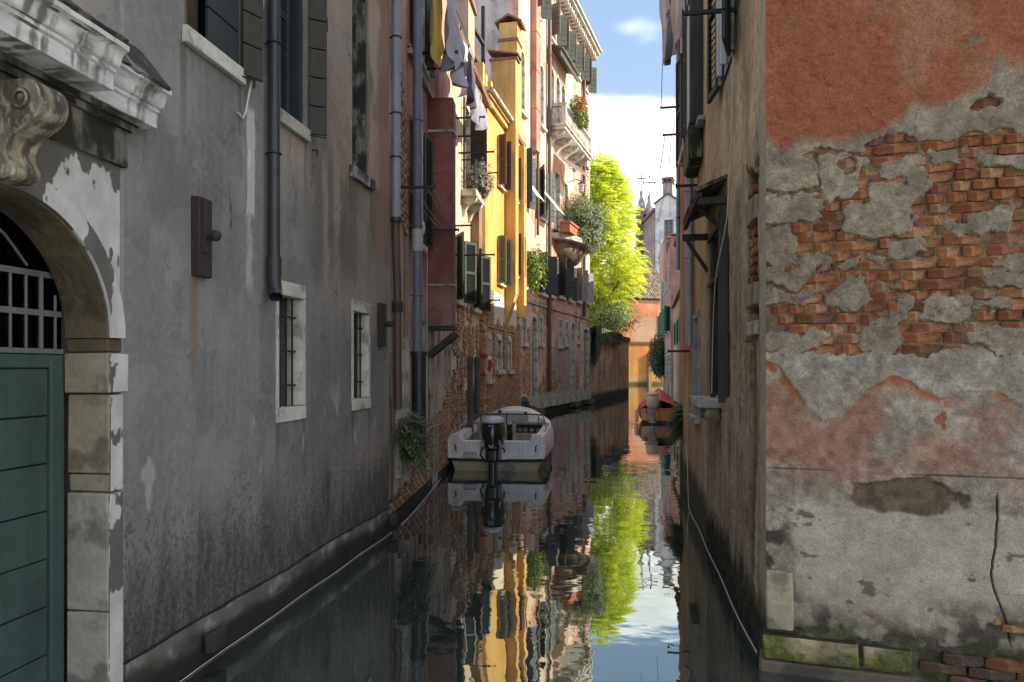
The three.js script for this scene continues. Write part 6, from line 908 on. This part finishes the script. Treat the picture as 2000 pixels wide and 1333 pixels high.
line('cable', 'long pale cable running down the corner house past the little roof', [PT(FR1, 2.12, 6.0, 0.02), PT(FR1, 2.1, 4.6, 0.02), PT(FR1, 2.0, 3.8, 0.02), PT(FR1, 1.8, 3.2, 0.025), PT(FR1, 1.5, 2.75, 0.08), PT(FR1, 1.1, 2.3, 0.06), PT(FR1, 1.0, 1.65, 0.06)], 0.005, M.cable, 'cable');
line('cable', 'dark cable on the right wall below the stone shelf beside the waterline', [PT(FL2, 2.55, 3.9, 0.05), PT(FL2, 2.6, 2.4, 0.04), PT(FL2, 2.55, 1.5, 0.04), PT(FL2, 2.6, 0.2, 0.05)], 0.012, M.palePipe, 'cable').userData.label = 'pale upright cable down the decayed pink wall beside the boat';
// pale strands modelled for the waterline glint along both walls
line('waterline_glint', 'modelled white rope along the water at the foot of the grey wall', [...Array(14)].map((_, i) => [-2.648 + 0.006 * Math.sin(i * 1.7), 0.008, -(3.4 + i * 0.35)]), 0.0024, M.glint, 'glint');
line('waterline_glint', 'modelled white rope along the water before the decayed pink house', [[-2.66, 0.012, -8.3], [-2.7, 0.012, -8.8], [-2.82, 0.012, -9.8], [-2.98, 0.012, -11.0], [-3.08, 0.02, -11.8]], 0.004, M.glint, 'glint');
line('waterline_glint', 'modelled white rope along the water at the foot of the right wall', [[0.87, 0.008, -4.95], [0.855, 0.008, -5.4], [0.85, 0.008, -5.9], [0.86, 0.008, -6.8], [0.85, 0.01, -7.6], [0.86, 0.02, -8.6], [0.85, 0.03, -9.8], [0.9, 0.4, -10.6], [0.91, 0.75, -11.0]], 0.003, M.glint, 'glint');

// mooring poles and a folded red fender behind the boat
for (const [u, x, l] of [[1.15, 0, 'left of the two dark wooden mooring poles behind the motorboat'], [1.95, 0, 'right of the two dark wooden mooring poles behind the motorboat']]) { const t = at(thing('mooring_pole', l, 'mooring pole', 'mooring poles at the cream house'), FL3, u, -0.6, 0.28); part(t, 'pole', rough(new THREE.CylinderGeometry(0.062, 0.075, 2.7, 12, 10).translate(0, 1.35, 0), 0.012, 4, u), M.pole); part(t, 'tip', new THREE.CylinderGeometry(0.04, 0.062, 0.06, 12).translate(0, 2.72, 0), M.pole); }
{ const t = at(thing('life_ring', 'red and white life ring hung on the wall right of the mooring poles', 'life ring'), FL3, 3.85, 2.0, 0.1); part(t, 'ring', new THREE.TorusGeometry(0.2, 0.05, 8, 22).rotateY(Math.PI / 2.2).scale(1, 1.2, 1), stdm(paintT, rgb(0.42, 0.07, 0.05), 0.003, 0.6)); for (const a of [0.8, 2.4, 3.9, 5.5]) part(t, 'band', new THREE.TorusGeometry(0.2, 0.054, 8, 4, 0.35).rotateZ(a).rotateY(Math.PI / 2.2).scale(1, 1.2, 1), plain(rgb(0.6, 0.6, 0.57), 0.6)); }

// =====================================================================
// WASHING
// =====================================================================
// a hanging cloth: top edge along pts, falling by drop(t), with folds
function hangCloth(name, label, category, a, b, drop, folds, amp, mat, seed, group) {
  const t = thing(name, label, category, group), nx = 40, ny = 22; t.position.set(...a); const g = new THREE.PlaneGeometry(1, 1, nx, ny), p = g.attributes.position, r = fbm, D = V(b[0] - a[0], b[1] - a[1], b[2] - a[2]), N = V(-D.z, 0, D.x).normalize();
  for (let i = 0; i < p.count; i++) { const x = p.getX(i) + 0.5, y = 0.5 - p.getY(i), d = drop(x) * y, f = amp * y * Math.sin(x * folds * 6.283 + seed + 2 * fbm(x * 3, y * 2 + seed, 2)) + amp * 0.8 * (fbm(x * 7 + seed, y * 3, 3) - 0.5); const q = V().copy(D).multiplyScalar(x * (1 - 0.1 * y) + 0.04 * y * Math.sin(y * 5 + seed)); q.addScaledVector(N, f); q.y -= d + 0.06 * Math.sin(x * Math.PI); p.setXYZ(i, q.x, q.y, q.z); }
  g.computeVertexNormals(); part(t, 'fabric', g, mat); part(t, 'peg', [0.03, 0.5, 0.97].map((x) => bx(-0.01, 0.01, -0.03, 0.04, -0.01, 0.01).translate(D.x * x, D.y * x - 0.06 * Math.sin(x * Math.PI), D.z * x)), M.wood); return t;
}
hangCloth('yellow_cloth', 'yellow cloth hanging at the top beside the pale sheet', 'laundry', PT(FL2, 1.75, 7.55, 0.26), PT(FL2, 2.3, 7.5, 0.32), (x) => 1.0 + 0.25 * Math.sin(x * 4), 2, 0.05, cloth(0.55, 0.38, 0.07), 2);
hangCloth('pale_sheet', 'long crumpled lavender grey sheet on the washing line', 'laundry', PT(FL2, 2.0, 7.75, 0.42), PT(FL3, 0.1, 7.65, 0.50), (x) => 1.35 - 0.75 * x + 0.16 * Math.sin(x * 17), 7, 0.15, cloth(0.46, 0.45, 0.54), 5);
hangCloth('grey_towel', 'grey towel with a dark hem at the end of the washing line', 'laundry', PT(FL3, 0.15, 7.6, 0.50), PT(FL3, 2.0, 7.5, 0.50), (x) => 0.75 - 0.2 * x + 0.1 * Math.sin(x * 5), 3, 0.06, cloth(0.27, 0.27, 0.35), 8);
hangCloth('dark_shorts', 'dark shorts hanging between the pale sheet and the grey towel', 'laundry', PT(FL2, 3.6, 7.3, 0.56), PT(FL2, 4.3, 7.3, 0.58), (x) => 0.85, 2, 0.08, cloth(0.12, 0.1, 0.13), 11);
line('washing_line', 'washing line that carries the pale sheet along the left wall', [PT(FL2, 1.7, 7.62, 0.3), PT(FL2, 4, 7.68, 0.47), PT(FL3, 1.3, 7.5, 0.58)], 0.006, M.wire, 'washing line');
hangCloth('beige_cloth', 'beige cloth hanging against the sky at the top of the right wall', 'laundry', PT(FR2, 1.5, 8.15, 0.03), PT(FR2, 0.9, 8.15, 0.40), (x) => 1.15 + 0.2 * x, 2, 0.07, cloth(0.46, 0.40, 0.35), 14);
hangCloth('dark_garment', 'dark grey garment beside the beige cloth on the right wall', 'laundry', PT(FR2, 1.75, 7.2, 0.3), PT(FR2, 2.3, 7.15, 0.28), (x) => 0.75, 2, 0.05, cloth(0.09, 0.09, 0.11), 17);
hangCloth('pink_cloth', 'long pale pink cloth on the far pink house', 'laundry', PT(FR4, 12.2, 12.4, 0.3), PT(FR4, 12.9, 12.4, 0.9), (x) => 3.2, 3, 0.15, cloth(0.62, 0.42, 0.38), 20);
hangCloth('white_cloth', 'white cloth hanging low beside the red covered boat', 'laundry', PT(FR2, -3.6, 3.05, -0.36), PT(FR2, -3.0, 3.05, -0.28), (x) => 1.35, 2, 0.05, cloth(0.62, 0.6, 0.66), 23);
{ const t = thing('yellow_oilskin', 'yellow oilskin hanging below the white cloth by the red boat', 'oilskin'); t.position.set(1.27, 1.2, -15.6); part(t, 'coat', rough(new RoundedBoxGeometry(0.1, 0.42, 0.22, 3, 0.03).translate(0, 0.21, 0), 0.02, 9, 4), plain(rgb(0.65, 0.42, 0.02), 0.5)); part(t, 'hook', [rod([0, 0.42, 0], [0.05, 0.5, 0], 0.008, 5), rod([0.05, 0.5, 0], [1.0, 0.5, 0], 0.012, 5)], M.iron); }
{ const t = thing('mooring_post', 'reddish mooring post standing right of the yellow oilskin', 'mooring pole'); t.position.set(1.38, -0.5, -15.2); part(t, 'pole', rough(new THREE.CylinderGeometry(0.06, 0.07, 2.6, 10, 6).translate(0, 1.3, 0), 0.01, 4, 2), M.redWood); part(t, 'tip', new THREE.CylinderGeometry(0.045, 0.06, 0.05, 10).translate(0, 2.62, 0), M.darkWood); }

// =====================================================================
// BOATS  (local x = across, y = up from the water, z = towards the stern; bow at -z)
// =====================================================================
// hull skin: stations [z, halfBeam, sheer] and a section profile of [share of beam, height]
function hullGeo(stations, profile, close = true) {
  const P = [], I = [], m = profile.length * 2 - 1;
  for (const [z, b, sh, kd = 1] of stations) { const side = profile.map(([x, y]) => [x * b, y >= 0 ? y * sh : y * kd]); const ring = [...side.map(([x, y]) => [-x, y]).reverse(), ...side.slice(1)]; for (const [x, y] of ring) P.push(x, y, z); }
  for (let i = 0; i < stations.length - 1; i++) for (let j = 0; j < m - 1; j++) { const a = i * m + j, b = a + 1, c = a + m, d = c + 1; I.push(a, b, c, b, d, c); }
  const g = new THREE.BufferGeometry(); g.setAttribute('position', new THREE.Float32BufferAttribute(P, 3)); g.setIndex(I); const q = g.toNonIndexed(); q.computeVertexNormals(); return toCreasedNormals(q, 0.7);
}
function capAt(stations, i, profile, rev) { const [z, b, sh, kd = 1] = stations[i], side = profile.map(([x, y]) => [x * b, y >= 0 ? y * sh : y * kd]), pts = [...side.map(([x, y]) => new THREE.Vector2(-x, y)).reverse(), ...side.slice(1).map(([x, y]) => new THREE.Vector2(x, y))]; return new THREE.ShapeGeometry(new THREE.Shape(pts)).translate(0, 0, z); }
const gel = new THREE.MeshPhysicalMaterial({ color: rgb(1.0, 0.98, 0.98), map: paintT.map, roughness: 0.35, clearcoat: 0.4, clearcoatRoughness: 0.3, side: THREE.DoubleSide }), cream2 = stdm(paintT, rgb(0.52, 0.46, 0.34), 0.002, 0.6), rubber = plain(rgb(0.02, 0.02, 0.022), 0.6), black = new THREE.MeshPhysicalMaterial({ color: rgb(0.022, 0.022, 0.028), roughness: 0.25, clearcoat: 0.6 }), algae = stdm(stoneT, rgb(0.74, 0.68, 0.50), 0.004, 0.6); gel.side = cream2.side = algae.side = THREE.DoubleSide;
function outboard(boat, x, y, z, { cowl, cap, scale = 1, tilt = 0.0, legMat = black }) {
  const M0 = sub(boat, 'outboard_motor'); M0.position.set(x, y, z); M0.rotation.x = tilt; M0.scale.setScalar(scale);
  const sh = (pts, seg = 20) => { const g = new THREE.LatheGeometry(pts.map((p) => new THREE.Vector2(...p)), seg); return g; };
  part(M0, 'cowling', sh([[0.001, 0.52], [0.10, 0.51], [0.155, 0.47], [0.195, 0.36], [0.205, 0.22], [0.175, 0.06], [0.13, -0.04], [0.001, -0.03]]).scale(1.12, 1, 1.35), cowl);
  if (cap) part(M0, 'cowling_cap', sh([[0.001, 0.575], [0.09, 0.57], [0.15, 0.54], [0.178, 0.49], [0.188, 0.455], [0.17, 0.455]]).scale(1.15, 1, 1.38), cap);
  part(M0, 'badge', [new THREE.CylinderGeometry(0.05, 0.05, 0.02, 14).rotateX(Math.PI / 2).translate(0, 0.06, 0.225), bx(-0.05, 0.05, 0.40, 0.425, 0.228, 0.24)], plain(rgb(0.25, 0.25, 0.26), 0.4));
  for (const k of [-1, 1]) part(M0, 'side_stripe', xf(new RoundedBoxGeometry(0.035, 0.2, 0.05, 2, 0.012), k * 0.135, 0.11, 0.17, 0, k * 0.5, k * 0.3), plain(rgb(0.4, 0.4, 0.42), 0.4));
  part(M0, 'leg', [new RoundedBoxGeometry(0.24, 0.3, 0.28, 3, 0.07).translate(0, -0.12, 0.02), new RoundedBoxGeometry(0.15, 0.5, 0.22, 3, 0.06).translate(0, -0.36, 0.02), new RoundedBoxGeometry(0.27, 0.03, 0.34, 2, 0.01).translate(0, -0.52, 0.06)], legMat);
  part(M0, 'bracket', [bx(-0.14, -0.1, -0.2, 0.0, -0.22, 0.02), bx(0.1, 0.14, -0.2, 0.0, -0.22, 0.02), bx(-0.12, 0.12, -0.06, -0.03, -0.22, -0.1)], legMat);
  part(M0, 'propeller', [new THREE.CylinderGeometry(0.035, 0.045, 0.16, 10).rotateX(Math.PI / 2).translate(0, -0.68, 0.14), ...[0, 1, 2].map((k) => xf(new THREE.BoxGeometry(0.06, 0.13, 0.012), 0, 0.09, 0.14, 0, 0.5, 0).applyMatrix4(new THREE.Matrix4().makeRotationZ(k * 2.094)).translate(0, -0.68, 0))], legMat);
  part(M0, 'hose', tube([[-0.12, 0.0, 0.02], [-0.2, -0.02, -0.02], [-0.24, -0.14, -0.05], [-0.19, -0.22, -0.12]], 0.016, 6), black); part(M0, 'hose', tube([[0.12, 0.02, 0.0], [0.2, -0.05, -0.06], [0.17, -0.13, -0.2]], 0.014, 6), black);
  return M0;
}
{ // white motorboat
  const t = thing('motorboat', 'white motorboat with a black outboard moored stern on along the left wall', 'boat'); t.position.set(-2.34, 0, -12.98); t.rotation.y = 0.045;
  const st = [[0, 0.90, 0.62, 1], [-0.9, 0.95, 0.64, 1], [-2.0, 0.96, 0.67, 1.05], [-3.0, 0.88, 0.72, 1], [-3.8, 0.66, 0.78, 0.9], [-4.4, 0.36, 0.84, 0.6], [-4.75, 0.06, 0.9, 0.2]], low = [[0, -0.28], [0.45, -0.22], [0.84, -0.04], [0.88, 0.16], [0.93, 0.34]], top = [[0.97, 0.36], [1.0, 0.42], [0.995, 0.8], [0.93, 1.0]];
  // transom is slightly rounded at its corners
  part(t, 'hull', [hullGeo(st, low)], algae);
  part(t, 'topsides', (() => { const g = []; for (const k of [1, -1]) { const P = [], I = []; st.forEach(([z, b, sh]) => top.forEach(([x, y]) => P.push(k * x * b, y * sh, z))); const m = top.length; for (let i = 0; i < st.length - 1; i++) for (let j = 0; j < m - 1; j++) { const a = i * m + j; I.push(a, a + 1, a + m, a + 1, a + m + 1, a + m); } const q = new THREE.BufferGeometry(); q.setAttribute('position', new THREE.Float32BufferAttribute(P, 3)); q.setIndex(I); g.push(toCreasedNormals(q.toNonIndexed(), 0.7)); } return g; })(), gel);
  part(t, 'lower_transom', capAt(st, 0, low), algae);
  { const s = new THREE.Shape(); s.moveTo(-0.865, 0.215); s.lineTo(0.865, 0.215); s.bezierCurveTo(0.91, 0.26, 0.91, 0.45, 0.87, 0.60); s.lineTo(0.80, 0.665); s.lineTo(0.68, 0.665); s.lineTo(0.62, 0.545); s.lineTo(-0.62, 0.545); s.lineTo(-0.68, 0.665); s.lineTo(-0.80, 0.665); s.lineTo(-0.87, 0.60); s.bezierCurveTo(-0.91, 0.45, -0.91, 0.26, -0.865, 0.215); part(t, 'transom', new THREE.ExtrudeGeometry(s, { depth: 0.07, bevelEnabled: true, bevelSize: 0.015, bevelThickness: 0.02, bevelSegments: 3 }).translate(0, 0, -0.06), gel); }
  part(t, 'rub_rail', [tube([[-0.91, 0.225, -4.0 + 3.1], [-0.915, 0.225, -0.2], [-0.87, 0.215, 0.03], [-0.5, 0.205, 0.045], [0.5, 0.205, 0.045], [0.87, 0.215, 0.03], [0.915, 0.225, -0.2], [0.91, 0.225, -0.9]], 0.026, 6, 40)], rubber);
  part(t, 'gunwale', [-1, 1].map((k) => { const P = [], I = []; st.forEach(([z, b, sh], i) => { const w = i < 4 ? 0.17 : 0.17 * b; P.push(k * 0.935 * b, sh, z, k * (0.93 * b - w * 0.5), sh + 0.012, z, k * (0.93 * b - w), sh, z, k * (0.93 * b - w - 0.02), sh - 0.14, z); }); for (let i = 0; i < st.length - 1; i++) for (let j = 0; j < 3; j++) { const a = i * 4 + j; I.push(a, a + 1, a + 4, a + 1, a + 5, a + 4); } const q = new THREE.BufferGeometry(); q.setAttribute('position', new THREE.Float32BufferAttribute(P, 3)); q.setIndex(I); const n = q.toNonIndexed(); n.computeVertexNormals(); return n; }), gel);
  part(t, 'cockpit_floor', bx(-0.74, 0.74, 0.10, 0.13, -2.2, -0.09), cream2); part(t, 'cockpit_side', [bx(-0.76, -0.72, 0.13, 0.6, -2.2, -0.09), bx(0.72, 0.76, 0.13, 0.6, -2.2, -0.09)], cream2);
  part(t, 'stern_bench', rb(-0.70, 0.70, 0.13, 0.42, -0.62, -0.12, 0.03), cream2);
  const d = sub(t, 'dashboard'); part(d, 'panel', [rb(-0.78, -0.06, 0.13, 0.74, -2.34, -2.2, 0.02), rb(0.06, 0.78, 0.13, 0.50, -2.34, -2.2, 0.02), rb(0.06, 0.14, 0.50, 0.74, -2.34, -2.2), rb(0.70, 0.78, 0.50, 0.74, -2.34, -2.2), rb(0.06, 0.78, 0.70, 0.74, -2.34, -2.2)], cream2); part(d, 'locker', bx(0.1, 0.74, 0.48, 0.72, -2.6, -2.5), M.wood); for (const x of [0.2, 0.32, 0.46, 0.6]) part(d, 'cup', new THREE.SphereGeometry(0.055, 8, 6).translate(x, 0.55, -2.42), plain(rgb(0.5, 0.5, 0.48), 0.6)); part(d, 'tray', rb(-0.62, -0.2, 0.58, 0.66, -2.19, -2.1), M.wood); part(d, 'wheel', new THREE.TorusGeometry(0.16, 0.016, 6, 20).rotateX(-0.4).translate(-0.42, 0.70, -2.05), black);
  // foredeck dome and screen
  { const g = new THREE.PlaneGeometry(1, 1, 20, 14).rotateX(-Math.PI / 2), p = g.attributes.position; for (let i = 0; i < p.count; i++) { const u = p.getX(i) * 2, v = p.getZ(i) + 0.5, z = -4.7 + v * 2.4; let k = 0; while (k < st.length - 2 && z < st[k + 1][0]) k++; const f = (z - st[k][0]) / (st[k + 1][0] - st[k][0]), b = lerp(st[k][1], st[k + 1][1], f) * 0.92, sh = lerp(st[k][2], st[k + 1][2], f); p.setXYZ(i, u * b, sh + 0.26 * (1 - Math.pow(Math.abs(u), 2.2)) * ss(0, 0.55, v), z); } g.computeVertexNormals(); part(t, 'foredeck', g, gel); }
  part(t, 'deck_vent', [[-0.22, 1.0], [0.34, 0.97]].map(([x, y]) => new THREE.CylinderGeometry(0.035, 0.035, 0.03, 10).rotateX(Math.PI / 2).translate(x, y - 0.04, -2.285)), black); part(t, 'cabin_front', (() => { const s = new THREE.Shape(); s.moveTo(-0.84, 0.68); s.lineTo(0.84, 0.68); s.bezierCurveTo(0.6, 0.95, 0.3, 0.975, 0, 0.975); s.bezierCurveTo(-0.3, 0.975, -0.6, 0.95, -0.84, 0.68); return new THREE.ExtrudeGeometry(s, { depth: 0.04, bevelEnabled: false }).translate(0, 0, -2.335); })(), gel);
  part(t, 'windscreen_frame', [tube([[-0.84, 0.66, -1.5], [-0.76, 0.82, -1.95], [-0.62, 0.90, -2.2], [0.62, 0.90, -2.2], [0.76, 0.82, -1.95], [0.84, 0.66, -1.5]], 0.016, 6, 40), rod([-0.62, 0.74, -2.2], [-0.62, 0.9, -2.2], 0.012, 6), rod([0.62, 0.74, -2.2], [0.62, 0.9, -2.2], 0.012, 6), rod([-0.06, 0.74, -2.2], [-0.06, 0.9, -2.2], 0.012, 6)], black);
  const clear = new THREE.MeshPhysicalMaterial({ color: rgb(0.9, 0.92, 0.92), transmission: 1, thickness: 0, roughness: 0.03, ior: 1.45 }); part(t, 'windscreen', [bx(-0.60, -0.07, 0.745, 0.885, -2.203, -2.197), bx(-0.05, 0.60, 0.745, 0.885, -2.203, -2.197)], clear);
  part(t, 'side_rail', [tube([[0.84, 0.66, -0.9], [0.86, 0.74, -1.0], [0.86, 0.75, -1.9], [0.84, 0.68, -2.1]], 0.012, 6), tube([[-0.84, 0.66, -0.9], [-0.86, 0.74, -1.0], [-0.86, 0.75, -1.9], [-0.84, 0.68, -2.1]], 0.012, 6)], M.palePipe);
  for (const k of [-1, 1]) part(t, 'cleat', [rod([k * 0.74, 0.43, 0.03], [k * 0.74, 0.43, 0.07], 0.012, 6), tube([[k * 0.76, 0.49, 0.065], [k * 0.735, 0.45, 0.075], [k * 0.745, 0.40, 0.075], [k * 0.72, 0.37, 0.065]], 0.012, 6)], black);
  part(t, 'boarding_ladder', [tube([[-0.60, 0.20, 0.05], [-0.58, 0.33, 0.06], [-0.56, 0.345, 0.06], [-0.38, 0.345, 0.06], [-0.36, 0.33, 0.06], [-0.34, 0.22, 0.06]], 0.012, 6, 20), bx(-0.57, -0.37, 0.24, 0.255, 0.05, 0.08), bx(-0.56, -0.38, 0.30, 0.312, 0.05, 0.08)], M.palePipe); part(t, 'drain_plate', [bx(-0.28, -0.22, 0.41, 0.45, 0.031, 0.04)], M.greyPipe);
  part(t, 'motor_pad', [bx(-0.2, 0.2, 0.2, 0.52, 0.031, 0.06)], gel);
  outboard(t, -0.02, 0.46, 0.24, { cowl: black, cap: stdm(paintT, rgb(0.55, 0.56, 0.6), 0.001, 0.3), scale: 1.0 });
}
{ // small boat with a covered outboard, further along the left wall
  const t = thing('small_skiff', 'small boat behind the motorboat showing its dark covered outboard', 'boat'); t.position.set(-3.25, 0, -22.9); t.rotation.y = 0.12; const st = [[0, 0.6, 0.4, 1], [-1.5, 0.68, 0.42, 1], [-2.8, 0.4, 0.5, 0.7], [-3.4, 0.03, 0.58, 0.2]], pr = [[0, -0.15], [0.7, -0.1], [0.95, 0.4], [1, 1]];
  part(t, 'hull', [hullGeo(st, pr), capAt(st, 0, pr)], M.darkWood).material.side = THREE.DoubleSide; part(t, 'thwart', [bx(-0.6, 0.6, 0.28, 0.31, -1.2, -0.95), bx(-0.5, 0.5, 0.28, 0.31, -2.2, -2.0)], M.wood); outboard(t, 0.0, 0.48, 0.16, { cowl: stdm(paintT, rgb(0.03, 0.03, 0.04), 0.004, 0.7), cap: null, scale: 1.0, tilt: 0.5 }); part(t, 'cover_tie', [xf(new THREE.TorusGeometry(0.19, 0.02, 6, 16), 0, 0.5, 0.2, 1.2)], stdm(paintT, rgb(0.35, 0.22, 0.12), 0.002)); part(t, 'top_handle', [rod([-0.05, 0.93, 0.3], [0.06, 1.06, 0.3], 0.03, 6), rod([0.06, 1.06, 0.3], [0.12, 0.98, 0.3], 0.03, 6)], M.frameWhite);
}
{ // boat under the red tarpaulin
  const t = thing('covered_boat', 'orange wooden boat under a red tarpaulin on the right side of the canal', 'boat'); t.position.set(1.2, 0, -24.9); t.rotation.y = -0.03; const st = [[0, 0.66, 0.52, 1], [-1.4, 0.76, 0.52, 1], [-2.8, 0.6, 0.58, 0.8], [-3.9, 0.05, 0.72, 0.3]], pr = [[0, -0.2], [0.7, -0.12], [0.94, 0.3], [1, 1]], varnish = new THREE.MeshPhysicalMaterial({ map: woodT.map, bumpMap: woodT.bump, bumpScale: 0.003, color: rgb(0.85, 0.30, 0.06), roughness: 0.35, clearcoat: 0.5, side: THREE.DoubleSide });
  part(t, 'hull', hullGeo(st, pr), varnish); part(t, 'transom', capAt(st, 0, pr).translate(0, 0, 0.003), varnish); part(t, 'keel_band', [bx(-0.62, 0.62, -0.1, 0.1, 0.006, 0.02)], M.darkWood);
  { const g = new THREE.PlaneGeometry(1, 1, 26, 20).rotateX(-Math.PI / 2), p = g.attributes.position; for (let i = 0; i < p.count; i++) { const u = p.getX(i) * 2, v = 0.5 - p.getZ(i), z = 0.1 - v * 3.9; let k = 0; while (k < st.length - 2 && z < st[k + 1][0]) k++; const f = Math.min(1, Math.max(0, (z - st[k][0]) / (st[k + 1][0] - st[k][0]))), b = lerp(st[k][1], st[k + 1][1], f) * 1.05, sh = lerp(st[k][2], st[k + 1][2], f); p.setXYZ(i, u * b, sh - 0.09 * ss(0.9, 1, Math.abs(u)) + 0.56 * (1 - Math.pow(Math.abs(u), 1.25)) * ss(-0.25, 0.25, v) * ss(1.05, 0.7, v) + 0.035 * (fbm(u * 4, v * 9, 3) - 0.5), z); } g.computeVertexNormals(); part(t, 'tarpaulin', g, new THREE.MeshStandardMaterial({ color: rgb(0.62, 0.10, 0.10), map: paintT.map, bumpMap: paintT.bump, bumpScale: 0.01, roughness: 0.7, side: THREE.DoubleSide })); }
  const canvas = stdm(paintT, rgb(0.66, 0.60, 0.48), 0.008); outboard(t, -0.26, 0.56, 0.22, { cowl: canvas, cap: canvas, scale: 0.95, legMat: M.greyPipe });
  part(t, 'fender', [new THREE.CapsuleGeometry(0.07, 0.34, 4, 10).translate(-0.8, 0.26, -0.35), rod([-0.8, 0.44, -0.35], [-0.72, 0.55, -0.3], 0.01, 5)], plain(rgb(0.7, 0.66, 0.5), 0.6));
}
{ // grey covered bundle beside it
  const t = thing('tarp_bundle', 'grey covered bundle standing right of the red tarpaulin', 'bundle'); t.position.set(1.75, 0, -20.5); part(t, 'cover', rough(new THREE.SphereGeometry(0.3, 18, 14).scale(1, 1.25, 1).translate(0, 0.85, 0), 0.06, 4, 3), stdm(paintT, rgb(0.3, 0.3, 0.28), 0.01)); part(t, 'post', rod([0, -0.4, 0], [0, 0.8, 0], 0.08, 8), M.darkWood);
}
scene.traverse((o) => { if (o.isMesh && o.name !== 'canal_water') { o.castShadow = true; o.receiveShadow = true; } });
renderer.render(scene, camera);
